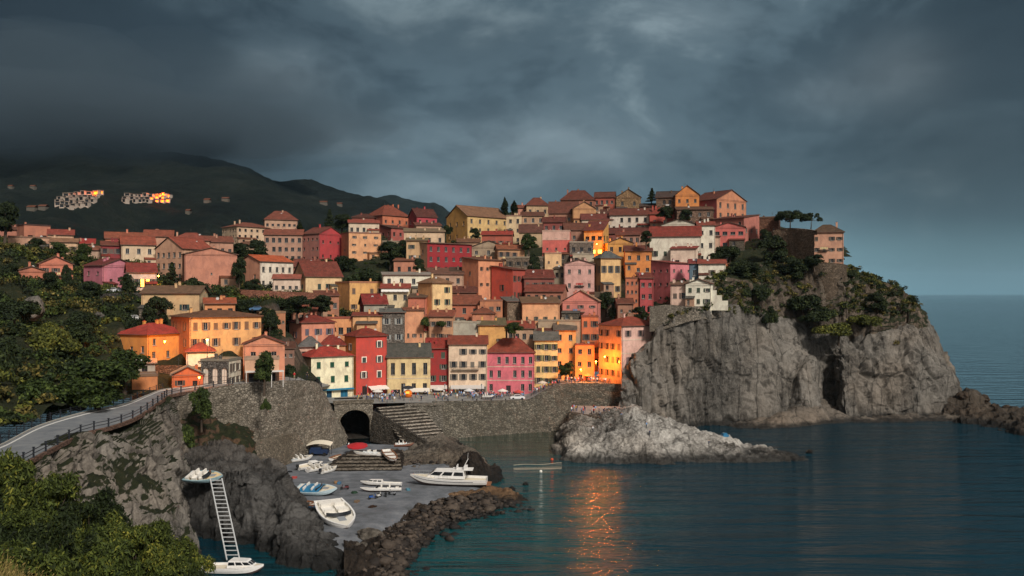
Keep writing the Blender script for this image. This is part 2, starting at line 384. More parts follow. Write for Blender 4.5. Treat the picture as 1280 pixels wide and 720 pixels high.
def crown_mesh(kind, seed, n, leaf):
    global rng
    rng = np.random.default_rng(seed); rr = random.Random(seed); lobes = []
    if kind == 'round':
        for i in range(16):
            a = rr.uniform(0, 2*PI); h = rr.uniform(0.0, 0.95); q = math.sqrt(max(0, 1 - (h*1.5-0.6)**2)) * rr.uniform(0.3, 0.75)
            lobes.append((math.cos(a)*q, math.sin(a)*q, 0.28 + h*1.32, rr.uniform(0.28, 0.46), rr.uniform(0.24, 0.38)))
    elif kind == 'shrub':
        for i in range(10):
            a = rr.uniform(0, 2*PI); q = rr.uniform(0, 0.8)
            lobes.append((math.cos(a)*q, math.sin(a)*q, rr.uniform(0.15, 0.65)*(1.1-q*0.6), rr.uniform(0.28, 0.5), rr.uniform(0.22, 0.4)))
    elif kind == 'cypress':
        for i in range(16):
            h = i / 15; q = 0.30 * math.sin(PI * min(1, h*0.9 + 0.12)) + 0.03
            lobes.append((rr.uniform(-.05, .05), rr.uniform(-.05, .05), 0.25 + h*3.4, q, 0.26))
    elif kind == 'umbrella':
        for i in range(16):
            a = rr.uniform(0, 2*PI); q = math.sqrt(rr.uniform(0, 1))*0.95
            lobes.append((math.cos(a)*q, math.sin(a)*q, 1.20 + rr.uniform(-.16, .10) - q*q*0.20, rr.uniform(0.24, 0.38), rr.uniform(0.22, 0.32)))
    elif kind == 'conifer':
        for i in range(18):
            h = i / 17; a = i * 2.4; q = 0.45 * (1 - h)
            lobes.append((math.cos(a)*q, math.sin(a)*q, 0.4 + h*2.3, 0.12 + 0.34*(1-h), 0.16))
    c, o = lobes_points(lobes, n); V, Q = leaf_quads(c, o, leaf)
    return np_mesh('crown', V, Q), lobes
def trunk_mesh(kind, lobes, seed):
    rr = random.Random(seed); mb = MB()
    top = {'round': 0.75, 'shrub': 0.25, 'cypress': 3.2, 'umbrella': 0.85, 'conifer': 2.4}[kind]
    r0 = {'round': 0.10, 'shrub': 0.05, 'cypress': 0.06, 'umbrella': 0.06, 'conifer': 0.07}[kind]
    pts = [Vector((0, 0, -0.6))]
    for i in range(4): pts.append(Vector((rr.uniform(-.06, .06), rr.uniform(-.06, .06), top * (i + 1) / 4)))
    for i in range(4): mb.tube(pts[i], pts[i+1], r0 * (1 - i*0.16), 7, r2=r0 * (1 - (i+1)*0.16))
    for lo in lobes[::1 if kind in ('round', 'umbrella') else 3]:
        a = pts[-1] if kind in ('round', 'umbrella') else pts[min(4, 1 + int(4 * max(0, min(0.9, lo[2] / (top + .01)))))]
        mid = a.lerp(Vector(lo[:3]), 0.5) + Vector((rr.uniform(-.08, .08), rr.uniform(-.08, .08), -0.03))
        mb.tube(a, mid, r0*0.4, 5, r2=r0*0.28, cap=False); mb.tube(mid, lo[:3], r0*0.28, 5, r2=r0*0.1, cap=False)
    return mb.mesh('trunk', BARK, True)
GREENS = dict(dark=leafmat('#161d10', '#2c361b', '#4c5428'), mid=leafmat('#1d2712', '#3b481e', '#667032'),
              olive=leafmat('#2a2e14', '#575a24', '#8d8438'), dry=leafmat('#2c2a14', '#655a2c', '#9a8448'))
_crowns = {}
def crown_proto(kind, v, tone):
    key = (kind, v, tone)
    if key not in _crowns:
        n, leaf = {'round': (8000, 0.072), 'shrub': (6500, 0.07), 'cypress': (4500, 0.08), 'umbrella': (6500, 0.062), 'conifer': (5000, 0.09)}[kind]
        base = ('base', kind, v)
        if base not in _crowns:
            me, lo = crown_mesh(kind, hash((kind == 'round', kind == 'shrub', kind == 'umbrella', v)) % 9999 + v, n, leaf); _crowns[base] = (me, trunk_mesh(kind, lo, v))
        me, tr = _crowns[base]; me = me.copy(); me.materials.append(GREENS[tone]); _crowns[key] = (me, tr)
    return _crowns[key]
KINDN = {'round': ('tree', 'tree'), 'shrub': ('shrub', 'shrub'), 'cypress': ('cypress_tree', 'tree'), 'umbrella': ('umbrella_pine', 'tree'), 'conifer': ('pine_tree', 'tree')}
UNITH = {'round': 2.0, 'shrub': 1.1, 'cypress': 3.9, 'umbrella': 1.6, 'conifer': 3.0}
_tv = [0]
def tree(label, kind, px, py, Y, wpx, hpx, tone='dark', group=None, z=None):
    _tv[0] += 1; p = P(px, py, Y)
    if z is not None: p.z = z
    s = wpx / F * Y / 2 / (0.33 if kind == 'cypress' else 1.1); sz = hpx / F * Y / UNITH[kind]
    e = empty(KINDN[kind][0], p, random.uniform(0, 6.28)); tag(e, label, KINDN[kind][1], group)
    me, tr = crown_proto(kind, _tv[0] % 3, tone)
    for nm, m in (('trunk', tr), ('crown', me)):
        o = link(nm, m, parent=e); o.scale = (s, s, sz)
    return e
# ------------------------------------------------------------------ houses: (x0, x1, eave row, base row, depth, wall, options, label)
# s: photo column of the near corner, L/R: which flank shows; w/sw: window columns x rows on front / flank
RD, RB, RT, RG, RO = '#8c2a22', '#6b2f27', '#7d4030', '#5d574f', '#b4512c'
H = []
def h(x0, x1, yt, yb, Y, col, label, **o): H.append((x0, x1, yt, yb, Y, col, label, o))
# front row on the waterfront square
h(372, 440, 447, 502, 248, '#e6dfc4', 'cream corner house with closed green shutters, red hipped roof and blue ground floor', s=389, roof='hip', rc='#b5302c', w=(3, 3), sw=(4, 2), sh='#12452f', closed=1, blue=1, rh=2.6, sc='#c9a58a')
h(430, 482, 421, 497, 258, '#c8372c', 'tall red house with white window surrounds and an arched door on the square', s=445, roof='hip', rc=RD, w=(2, 4), sw=(1, 3), sc='#d9851c', trim='#e8d8c6', arch=1, awn='#d9d2c6', rh=2.2)
h(484, 538, 447, 498, 264, '#d8bd8a', 'sandy house with weathered stone slab roof and tall dark windows', roof='gx', rc='#57524a', w=(4, 2), ws=(1.1, 3.3), awn='#cfc9bd', rh=4.0, bands=1, kioskdoor=1)
h(533, 561, 436, 494, 271, '#9c2226', 'narrow crimson house squeezed between the sandy house and the pale balcony house', roof='shed', rc='#a02c28', w=(2, 4), rh=3, awn='#c9c2b8')
h(561, 609, 431, 494, 270, '#dcc0ac', 'pale pink cream house with two long iron balconies above the square', roof='gx', rc='#8f3a30', w=(4, 4), balc=(1, 3), awn='#b9b5ae', rh=2.6, sh='#6e675c')
h(609, 668, 441, 492, 271, '#d9617a', 'bright pink house with red tiled hip roof and six window columns on the square', roof='hip', rc='#93392f', w=(6, 3), ws=(0.95, 2.0), nosh=1, bands=1, rh=4.2, door=1)
h(668, 697, 426, 482, 273, '#dfc47c', 'narrow yellow house with green shutters and grey slate roof', roof='gx', rc='#6a6259', w=(3, 4), sh='#4c5238', rh=2.8)
h(693, 720, 413, 478, 277, '#e09c48', 'orange yellow house with iron balcony above the round tree', roof='gx', rc='#6e5a4c', w=(2, 4), balc=(2,), rh=2.0)
h(719, 743, 431, 478, 274, '#e08427', 'orange house glowing in lamplight beside the dark alley', roof='flat', rc='#7d4030', w=(2, 3), rh=1.0)
h(747, 822, 408, 492, 262, '#d9aaa4', 'large pale pink corner block with red hip roof at the foot of the cliff', s=777, roof='hip', rc='#9a3a2e', w=(3, 5), sw=(4, 5), sh='#77605c', rh=2.6, sc='#c99a90', bands=1)
h(811, 832, 398, 440, 272, '#c9713e', 'small orange house wedged between the pink corner block and the cliff', roof='flat', rc=RT, w=(1, 2))
# behind the front row
h(361, 417, 404, 486, 262, '#d3826a', 'salmon house with dark red hip roof behind the green shuttered house', s=377, roof='hip', rc='#8c2f2c', w=(3, 4), sw=(1, 3), sh='#5d5864', rh=2.2)
h(373, 402, 434, 480, 256, '#d5a79a', 'low pink house with grey mansard roof behind the green shuttered house', roof='hip', rc='#6b6460', w=(2, 2), rh=3.0)
h(402, 441, 398, 455, 272, '#d99058', 'orange gallery house with open loggias and flat roof', roof='flat', rc='#9a4a38', w=(4, 2), ws=(1.9, 2.0), rh=0.8)
h(400, 432, 432, 486, 262, '#cc8f62', 'low ochre house with broad dark red roof beside the red house', roof='hip', rc='#8e2b28', w=(2, 2), rh=3.0)
h(441, 477, 395, 446, 272, '#dca26c', 'plain peach house with two tiny windows above the red house', roof='shed', rc='#92382f', w=(2, 2), ws=(0.5, 0.8), rh=0.8)
h(476, 506, 391, 450, 274, '#857c72', 'grey stone house with pale shutters above the stone slab roof', roof='shed', rc='#6e6a63', w=(2, 3), sh='#8a8b84', wc='stone', rh=1.0)
h(506, 530, 388, 445, 277, '#d79069', 'peach house with three narrow windows below the little salmon house', roof='shed', rc='#8d4a3c', w=(3, 1), ws=(0.6, 1.3), rh=0.6)
h(510, 532, 372, 402, 283, '#c96e55', 'little salmon house with two brown windows beside the yellow tower', roof='shed', rc='#6c4c44', w=(2, 1), ws=(0.9, 1.8), rh=1.0)
h(449, 483, 381, 402, 282, '#9a958d', 'grey rendered house with steep crimson roof', s=455, roof='gx', rc='#8a2427', w=(2, 1), sc='#7d2728', rh=2.8)
h(476, 512, 361, 400, 288, '#d8c3a2', 'cream house with white awning line and three square windows', roof='shed', rc='#a03a34', w=(3, 2), rh=1.4, awn2='#d8d4cc')
h(522, 564, 354, 415, 284, '#e3bd85', 'tall yellow tower house with green upper shutters', s=540, roof='hip', rc='#8f5d4c', w=(2, 4), sw=(1, 1), sh='#55604f', sc='#d9975c', rh=1.8)
h(479, 540, 344, 372, 296, '#ddd6cb', 'long white house with flat terrace roof behind the yellow tower', roof='shed', rc='#9c8a7c', w=(4, 1), rh=1.0)
h(513, 562, 414, 450, 280, '#dbb492', 'low cream house with broad bright red roof behind the crimson house', roof='shed', rc='#a8282a', w=(5, 1), ws=(0.8, 0.9), rh=2.4)
h(566, 600, 403, 440, 279, '#a9a59d', 'grey white flat roofed house with one blue window', roof='flat', rc='#a59d92', w=(2, 1), ws=(2.0, 1.2), bluewin=1)
h(598, 632, 407, 440, 278, '#d79c4c', 'low ochre house with sloping roof beside the bushy tree', roof='shed', rc='#6d5a4a', w=(2, 1), ws=(0.7, 0.8), rh=1.8)
h(560, 600, 381, 408, 290, '#b7644a', 'brick coloured house with stacked tile roofs left of the gallery house', roof='shed', rc='#8d4438', w=(3, 1), rh=2.4)
h(600, 628, 376, 412, 287, '#b97450', 'brown orange gallery house with dark openings', roof='flat', rc='#8b5a4a', w=(3, 2), ws=(1.3, 1.3))
h(626, 650, 377, 412, 288, '#a08a74', 'rounded beige stone tower house without windows', roof='shed', rc='#6d625a', wc='stone', s=634, rh=1.2)
h(649, 698, 379, 414, 285, '#dc9a6c', 'peach house with low arched roof and small high windows', s=653, roof='shed', rc='#7e5546', w=(4, 1), ws=(0.6, 1.1), rh=1.6)
h(703, 748, 377, 400, 288, '#d77a72', 'salmon pink house with low front gable below the lilac house', roof='gy', rc='#b07a6c', w=(3, 2), ws=(0.9, 0.9), rh=3.0)
h(672, 724, 401, 425, 280, '#b49a84', 'long beige terrace building with cluttered flat roof', roof='flat', rc='#9a8a7a', w=(7, 1), ws=(0.8, 0.9))
h(727, 748, 396, 445, 281, '#cd6a38', 'rust orange house rising above the glowing orange house', roof='flat', rc='#8d4c38', w=(2, 2))
# middle rows
h(418, 479, 353, 392, 292, '#dba259', 'ochre house with little arches and bay at the left of the cream awning house', s=437, roof='flat', rc='#a86a4c', w=(4, 2), rh=1, sc='#cf8e4c', round=1)
h(577, 627, 325, 384, 306, '#d98a62', 'tall salmon orange house with blank left wall and small windows', s=598, roof='shed', rc='#7d4a3c', w=(4, 3), sw=(1, 2), ws=(0.6, 1.2), sc='#c97552', rh=1.0)
h(614, 656, 337, 378, 303, '#a93f33', 'bright orange red house with blank wall and one vent', s=641, roof='shed', rc='#7a3a30', w=(3, 2), sw=(1, 1), ws=(0.8, 1.9), sc='#c7402a', rh=1.2)
h(510, 588, 304, 342, 330, '#9e1526', 'deep crimson block with three rows of windows', s=534, roof='shed', rc='#6b4a44', w=(6, 3), sw=(2, 2), sc='#c08f72', rh=1.0)
h(557, 634, 270, 302, 378, '#cda86a', 'large yellow mansion with low gable roof on the ridge', s=584, roof='gx', rc='#8a5a4c', w=(5, 2), sw=(3, 2), sc='#c38c38', rh=4.2)
h(457, 511, 269, 296, 415, '#c46a46', 'orange brown house with hipped roof below the far peak', s=478, roof='hip', rc='#8a3c32', w=(4, 2), sw=(2, 2), rh=4.5, sc='#a34c38')
h(510, 545, 271, 292, 412, '#b5384a', 'crimson pink house with dark gable roof against the far peak', s=521, roof='gx', rc='#5f2a2a', w=(3, 2), rh=3.5, sc='#93303a')
h(475, 511, 285, 312, 388, '#a8504a', 'dull red house with brown roof below the orange brown house', s=489, roof='shed', rc='#5d3430', w=(3, 2), sc='#7d3c38', rh=1.6)
h(426, 475, 291, 329, 362, '#d99a6c', 'square peach block with a grid of small windows', s=436, roof='flat', rc='#8b5c4c', w=(3, 4), sw=(1, 1), ws=(0.8, 0.9), sc='#b88060')
h(436, 474, 279, 294, 376, '#cbb8a8', 'pale penthouse terrace just above the square peach block', roof='shed', rc='#a04038', w=(5, 1), rh=1.4)
h(508, 534, 301, 342, 334, '#c39a72', 'tan house with small roof terrace left of the crimson block', roof='shed', rc='#7d6350', w=(2, 2), rh=1.2)
h(505, 556, 290, 308, 372, '#cfae92', 'low beige house with round dormers on the slope under the crimson gable house', roof='shed', rc='#8a6a5c', w=(4, 1), rh=1.8)
h(492, 518, 326, 345, 330, '#c07a62', 'small brick red cottage among shrubs above the white house', roof='shed', rc='#8c4a3c', w=(2, 1), rh=1.0)
h(478, 502, 302, 322, 362, '#a08878', 'low grey cottage with a row of little arches beside the dark trees', roof='flat', rc='#8a7a6c', w=(4, 1), ws=(0.9, 1.2))
h(633, 652, 270, 305, 378, '#cdb08c', 'narrow beige house with two tall windows right of the yellow mansion', roof='flat', rc='#8d6a5c', w=(2, 3), ws=(1.0, 1.8))
h(649, 678, 291, 310, 366, '#b99a7c', 'beige house with dark red lean-to roof beside the leafy tree', roof='shed', rc='#6b3a38', w=(1, 1), rh=3.0)
h(641, 661, 260, 278, 408, '#c08070', 'pinkish house beside the cypress trees on the ridge', roof='shed', rc='#8a4238', w=(2, 1), rh=0.9)
h(658, 686, 257, 284, 405, '#b89676', 'beige ridge house with shallow pyramid roof', roof='hip', rc='#75352f', w=(3, 1), rh=3.2)
h(686, 722, 267, 292, 390, '#a5705c', 'brownish pink ridge house under a long sloping tile roof', roof='gx', rc='#703833', w=(5, 1), rh=4.6)
h(716, 745, 261, 288, 386, '#c0885a', 'tan house with rounded blank gable on the upper slope', roof='gy', rc='#6e352f', w=(1, 1), rh=2.6)
h(701, 743, 250, 268, 412, '#a5654e', 'rust coloured ridge house with stepped tile roofs', roof='hip', rc='#6c302b', w=(5, 1), rh=4.0)
h(743, 768, 247, 268, 415, '#a8503f', 'red brick ridge house with chimneys beside the stone gable', roof='gx', rc='#6b3430', w=(4, 2), rh=2.4)
h(768, 800, 247, 274, 400, '#a68664', 'stone coloured house with broad gable near the summit', s=770, roof='gy', rc='#5c4a44', w=(2, 1), rh=3.2, wc='stone')
h(762, 821, 269, 290, 366, '#cfc0ba', 'long white house with red roof below the stone gable', roof='gx', rc='#743430', w=(6, 1), rh=2.6)
h(727, 766, 275, 291, 368, '#cbb3a4', 'low pale house with many square windows left of the long white house', roof='gx', rc='#7a3434', w=(6, 1), rh=2.4)
h(678, 712, 289, 346, 336, '#cf5a55', 'tall blank coral pink tower house with pale upper band', roof='flat', rc='#b8938a', w=(3, 4), ws=(0.7, 0.9), toppale=1)
h(681, 702, 317, 376, 326, '#dcae80', 'small cream tower house standing in front of the coral tower', roof='flat', rc='#a57860', w=(2, 3), ws=(0.7, 0.8))
h(712, 742, 303, 336, 334, '#8d7f72', 'grey stone house with square openings right of the coral tower', roof='flat', rc='#9a8a80', w=(3, 2), wc='stone')
h(731, 761, 288, 322, 342, '#dd9c3c', 'yellow house with lit loggia under a dark red roof', s=754, side='R', roof='shed', rc='#7b3434', w=(3, 2), ws=(1.5, 1.7), lit=1, rh=3.6, sc='#c48a34')
h(705, 743, 330, 382, 316, '#cf9a98', 'lilac pink house with three columns of dark windows', roof='shed', rc='#7c5c50', w=(3, 3), ws=(0.9, 1.5), rh=1.4)
h(692, 707, 336, 380, 319, '#8f8070', 'narrow grey house with dark shutters left of the lilac house', roof='shed', rc='#5c5048', w=(2, 3), rh=0.8)
h(742, 775, 323, 372, 316, '#d9ac72', 'cream yellow tower house with grey slate roof and tall shutters', s=751, roof='hip', rc='#5c5c5a', w=(3, 2), ws=(0.9, 2.3), sh='#5a5850', sc='#a48560', rh=2.2)
h(759, 792, 304, 332, 336, '#cf8f34', 'ochre house with dark roof behind the orange balcony house', roof='shed', rc='#4c3a34', w=(3, 1), rh=1.8)
h(781, 815, 314, 344, 326, '#d9812c', 'orange house with tall dark central balcony', roof='gx', rc='#70332e', w=(3, 2), rh=1.8)
h(795, 816, 348, 392, 300, '#b34048', 'crimson rose house beside the tall pink house', s=800, roof='shed', rc='#7d3430', w=(2, 3), rh=1.6, sc='#8d3430')
h(782, 798, 348, 392, 301, '#c06a48', 'salmon house with many small windows below the orange balcony house', roof='flat', rc='#7e4c3c', w=(3, 4), ws=(0.6, 1.1))
h(812, 876, 296, 334, 326, '#d6d0c8', 'large white house with five dark windows and red roof', roof='gx', rc='#8d2f2c', w=(5, 1), ws=(1.0, 1.9), rh=3.4)
h(872, 894, 282, 330, 330, '#d3cbc4', 'curved white house end beside the rose drum house', roof='shed', rc='#8c3a34', w=(2, 2), rh=1.4)
h(838, 870, 311, 340, 318, '#dcc3b8', 'small pale pink house with arched red roof edge', roof='shed', rc='#9a3434', w=(2, 1), rh=1.0, ws=(1.4, 1.0))
h(813, 864, 329, 380, 308, '#d9788a', 'large candy pink house on the edge of the cliff', s=838, roof='shed', rc='#93363a', w=(3, 3), sw=(3, 3), ws=(0.9, 1.0), rh=1.0, sc='#c9606a')
h(862, 875, 330, 350, 300, '#55708a', 'blue grey porch between the candy pink house and the white terrace', roof='shed', rc='#93363a', w=(1, 1), ws=(1.2, 1.8))
h(873, 907, 330, 350, 298, '#dbd3cb', 'small white terrace house with bright red door', roof='shed', rc='#9a3f38', w=(3, 1), reddoor=1, rh=1.0)
h(906, 922, 334, 349, 300, '#c57a58', 'tiny terracotta shed at the end of the white terrace', roof='shed', rc='#9a4a38', w=(1, 1), rh=1.2)
h(857, 889, 355, 383, 272, '#e2ded6', 'white cliff edge house with brown tiled roof and six windows', roof='shed', rc='#7c4434', w=(3, 2), ws=(0.9, 1.3), rh=1.0, steps=1)
h(838, 859, 356, 381, 275, '#d4b0a6', 'pale pink porch house hanging left of the white cliff house', roof='shed', rc='#7d5248', w=(2, 1), rh=0.8)
h(760, 813, 292, 306, 358, '#8a4a44', 'low dark red house with long roof under the long white house', roof='gx', rc='#6c2f2f', w=(7, 1), rh=2.2)
h(826, 872, 281, 292, 352, '#c9c0b8', 'low pale house with wide gable behind the red roof', roof='gy', rc='#8a3430', w=(3, 1), rh=2.0)
# top right
h(820, 848, 247, 268, 372, '#8b705c', 'brown stone house with dark gable left of the orange gable house', roof='gx', rc='#4f3c36', w=(4, 1), rh=2.4, wc='stone')
h(844, 874, 244, 270, 368, '#cf7c2e', 'bright orange gable house on the summit', roof='gy', rc='#5c302a', w=(3, 2), ws=(0.9, 1.4), rh=3.4)
h(862, 931, 249, 274, 362, '#c07a58', 'long rose and salmon house with broad gable at the top right', s=896, roof='gyx', rc='#6c302c', w=(4, 2), sw=(4, 1), ws=(1.2, 2.2), sc='#a84a50', rh=3.6)
h(888, 950, 272, 300, 340, '#b0655c', 'red roofed house with pale pilasters stepping down the ridge', s=930, side='R', roof='shed', rc='#6a302c', w=(4, 1), sw=(3, 1), rh=1.6)
h(891, 931, 284, 312, 330, '#cc5f5c', 'rose drum house with wide dark openings below the ridge', roof='shed', rc='#7c3430', w=(4, 2), ws=(1.6, 1.3), rh=1.6)
h(949, 973, 272, 300, 336, '#86614e', 'windowless brown brick ruin beside the umbrella pines', roof='flat', rc='#6c5040', w=(2, 1), ws=(0.6, 0.9), wc='stone')
h(1013, 1053, 291, 332, 311, '#c68f78', 'pale salmon villa with many windows at the tip of the headland', s=1016, roof='hip', rc='#5d4038', w=(4, 3), ws=(0.9, 1.2), rh=2.4)
# left side of the village
h(21, 62, 281, 306, 325, '#b56e58', 'boxy salmon house with dark flat roof at the far left of the slope', s=30, roof='flat', rc='#4a302c', w=(2, 1), ws=(1.6, 0.8))
h(-10, 26, 287, 306, 330, '#a96a5a', 'low salmon wing at the very left edge of the village', roof='shed', rc='#6c3a34', w=(2, 1), rh=2.0)
h(10, 64, 297, 316, 312, '#b98a74', 'long beige terrace house with railing under the boxy salmon house', roof='flat', rc='#7a5a4c', w=(6, 1))
h(60, 92, 294, 308, 322, '#c39a80', 'low cream house with red roof right of the boxy salmon house', roof='gx', rc='#953a36', w=(4, 1), rh=1.8)
h(62, 97, 303, 318, 312, '#c9a184', 'peach terrace house with blank front wall above the shrubs', roof='shed', rc='#9a6454', w=(3, 1), rh=0.8)
h(93, 118, 305, 320, 316, '#b98874', 'small house with bright red awning roof on the left slope', roof='shed', rc='#b02c2e', w=(2, 1), rh=1.8)
h(127, 152, 307, 332, 302, '#8e3038', 'dark red house with wooden gallery left of the cream gable', roof='shed', rc='#7a3a34', w=(3, 2), ws=(1.4, 1.6), rh=1.0)
h(149, 193, 306, 334, 300, '#cdb39a', 'cream house with crooked red roof on the left slope', s=152, roof='gx', rc='#9c4438', w=(3, 2), rh=2.6)
h(132, 184, 299, 312, 318, '#c9745a', 'salmon house with orange attic behind the cream house', roof='gx', rc='#9a4a3c', w=(4, 1), rh=2.2)
h(45, 90, 330, 356, 262, '#c9705a', 'salmon cottage with curved roof standing among trees', s=49, roof='gy', rc='#8c4438', w=(3, 2), ws=(1.0, 1.0), rh=2.0)
h(21, 58, 339, 358, 256, '#bb6c54', 'low salmon cottage with curved tile roof at the lower left', roof='gy', rc='#8a4236', w=(3, 1), ws=(0.8, 0.9), rh=1.2)
h(104, 168, 332, 366, 262, '#c4708a', 'lilac pink house with sloping gable on the left slope', s=128, roof='gy', rc='#7a2c30', w=(2, 1), sw=(2, 2), ws=(0.9, 1.2), rh=1.8, sc='#b5607a')
h(160, 196, 341, 364, 264, '#cdb6ac', 'white veranda house with red canopy next to the lilac house', roof='gx', rc='#8c2f30', w=(5, 1), ws=(1.0, 2.2), rh=2.4, lit2=1)
h(194, 266, 311, 352, 298, '#c89a80', 'long beige house with tall windows and wide red roof', s=228, roof='gx', rc='#a14238', w=(3, 2), sw=(5, 3), rh=3.4, sc='#bb8a72')
h(214, 262, 301, 320, 325, '#c4907a', 'beige upper house with flared red roof behind the long beige house', roof='hip', rc='#93403a', w=(4, 1), rh=2.6)
h(231, 297, 318, 362, 284, '#be7a66', 'big windowless salmon gable wall', roof='gy', rc='#8a5a4c', w=(1, 1), ws=(0.5, 0.6), rh=1.8)
h(277, 338, 283, 306, 392, '#c8a890', 'beige hotel block with rows of small windows on the left ridge', s=296, roof='hip', rc='#85423a', w=(6, 3), sw=(6, 3), ws=(1.0, 1.2), rh=2.0)
h(331, 372, 275, 298, 405, '#b8907c', 'beige house with shallow dome roof on the left ridge', roof='hip', rc='#803c36', w=(6, 2), ws=(1.0, 1.2), rh=3.6)
h(330, 378, 294, 328, 366, '#b08474', 'grey pink house with three rows of windows left of the red gable', roof='gx', rc='#8c443c', w=(6, 3), ws=(1.2, 1.8), rh=2.2)
h(377, 426, 292, 328, 364, '#b8303a', 'red gable house with grey pink window flank', s=399, roof='gyx', rc='#7c3a36', w=(3, 2), sw=(4, 3), ws=(0.9, 1.2), sc='#a0625c', rh=2.6)
h(298, 365, 327, 362, 300, '#ddd0c8', 'white house with bright orange roof and salmon flank', s=325, roof='gx', rc='#c8502a', w=(5, 2), sw=(2, 1), sc='#bf8068', rh=2.0)
h(341, 375, 349, 368, 292, '#d3b8ac', 'low white annex below the orange roofed house', roof='shed', rc='#a8504a', w=(4, 1), ws=(0.9, 1.3), rh=1.0)
h(366, 426, 346, 368, 294, '#d6b48a', 'long low cream house with big dull red roof', s=382, roof='gx', rc='#7e332f', w=(4, 1), rh=4.4, sc='#b58a6a')
h(366, 398, 334, 350, 318, '#9a5a4c', 'low house under a wide dull red roof behind the long cream house', roof='gx', rc='#7e3a38', w=(3, 1), rh=2.4)
# beside the road
h(180, 262, 367, 398, 226, '#c9a276', 'long tan house with low gable behind the big tree', s=249, side='R', roof='gx', rc='#7c5448', w=(2, 1), sw=(2, 1), rh=1.6, sc='#c9b08c')
h(256, 294, 380, 398, 225, '#d38650', 'small orange house with terracotta roofs behind the big yellow house', roof='gx', rc='#a84a34', w=(3, 1), rh=1.2)
h(211, 325, 397, 438, 206, '#e2a45e', 'big yellow orange house with two rows of tall windows', s=237, roof='hip', rc='#7a4a3c', w=(7, 2), sw=(2, 2), ws=(0.9, 1.7), rh=1.2, sc='#c47c4c', sh='#7c5a40')
h(145, 234, 419, 452, 203, '#e0901c', 'yellow house lit by a street lamp under a red hip roof', s=184, roof='hip', rc='#b5322f', w=(3, 2), sw=(3, 1), ws=(0.9, 1.5), rh=2.0, sc='#cf8420')
h(233, 268, 440, 462, 203, '#cfc9c2', 'low white terrace building with red roof below the big yellow house', roof='hip', rc='#a8403a', w=(1, 1), ws=(0.4, 0.4), rh=1.6)
h(215, 254, 469, 486, 190, '#d5601c', 'small orange garage with grey gabled roof beside the road', roof='gy', rc='#8a8680', w=(2, 1), ws=(0.9, 1.0), rh=1.9, archdoor=1)
h(253, 302, 451, 485, 193, '#6f6c66', 'grey stone building with three tall arches beside the road', roof='flat', rc='#77736c', arches=3, wc='stone', s=286, side='R', sc='#cfc6bc', sw=(3, 2))
h(304, 356, 431, 480, 207, '#cf8468', 'salmon gabled house behind the café tree', roof='gy', rc='#8a3a34', w=(2, 1), rh=2.2)
h(306, 349, 449, 480, 198, '#c89a80', 'small pink café with pale awning by the sea wall', roof='flat', rc='#a08474', w=(3, 1), ws=(1.4, 1.6), cafe=1)
h(165, 197, 470, 486, 180, '#cf7a3c', 'low orange hut beside the bend in the road', roof='flat', rc='#7a5c4a')
h(168, 194, 455, 468, 190, '#a89e96', 'small grey hut above the low orange hut', roof='shed', rc='#9a8a80', w=(1, 1), rh=0.5)
h(324, 357, 391, 412, 240, '#b0714e', 'low salmon garden building among the trees right of the big yellow house', roof='flat', rc='#8a6a50', w=(5, 1), ws=(0.6, 0.6))

# houses and roofs packed between the others
h(588, 634, 309, 334, 348, '#a08a76', 'low greyish house with pale arched gable under the yellow mansion', roof='gy', rc='#8a7c70', w=(3, 1), rh=2.2)
h(572, 600, 303, 322, 360, '#b0866a', 'small tan house with terrace right behind the crimson block', roof='shed', rc='#7c4a3c', w=(3, 1), rh=1.4)
h(602, 640, 294, 312, 364, '#a8503f', 'brick house under a bright red awning roof below the yellow mansion', roof='shed', rc='#a8302c', w=(4, 1), rh=1.6)
h(632, 682, 322, 350, 328, '#93806e', 'two storey grey brown stone house left of the coral pink tower', roof='flat', rc='#8d7f70', w=(5, 2), wc='stone')
h(622, 656, 312, 334, 340, '#b58460', 'tan house with terracotta roof left of the leafy tree', roof='gx', rc='#9a4c38', w=(4, 1), rh=1.6)
h(655, 693, 348, 378, 306, '#8d4a42', 'dusky red house under stacked roofs left of the cream tower', roof='shed', rc='#7c302c', w=(4, 1), rh=2.6)
h(656, 704, 365, 390, 298, '#a86a58', 'low reddish terrace house above the peach arched house', roof='shed', rc='#8d3c36', w=(5, 1), rh=2.0)
h(562, 580, 340, 384, 312, '#6f5c50', 'narrow dark stone house left of the tall salmon orange house', roof='shed', rc='#5a3c36', w=(2, 3), ws=(0.7, 1.0))
h(538, 580, 343, 372, 308, '#b08a78', 'beige house with brown roofs behind the yellow tower house', roof='shed', rc='#7c4a44', w=(3, 1), rh=2.0)
h(562, 596, 366, 392, 300, '#8f5a48', 'low brown red house at the foot of the tall salmon orange house', roof='shed', rc='#6e3430', w=(3, 1), rh=1.8)
h(652, 680, 270, 290, 380, '#b18a70', 'brownish house between the beige ridge houses', roof='shed', rc='#6d3a34', w=(3, 1), rh=1.6)
h(678, 706, 278, 302, 370, '#8d4440', 'dark red lean-to house above the coral pink tower', roof='shed', rc='#6b2c2a', w=(3, 1), rh=2.0)
h(706, 738, 288, 304, 352, '#9c6c5c', 'low house under a wide brown roof left of the lit yellow house', roof='gx', rc='#6f3a34', w=(4, 1), rh=2.6)
h(716, 742, 318, 342, 324, '#b8a898', 'little grey white house with square openings above the lilac house', roof='flat', rc='#9c9084', w=(3, 1))
h(752, 785, 268, 286, 384, '#8a6250', 'dull brown house below the stone gable', roof='gx', rc='#5e302c', w=(4, 1), rh=2.0)
h(800, 832, 258, 276, 376, '#7d6554', 'stone walled terrace house below the pine on the ridge', roof='shed', rc='#54423a', w=(3, 1), wc='stone', rh=1.0)
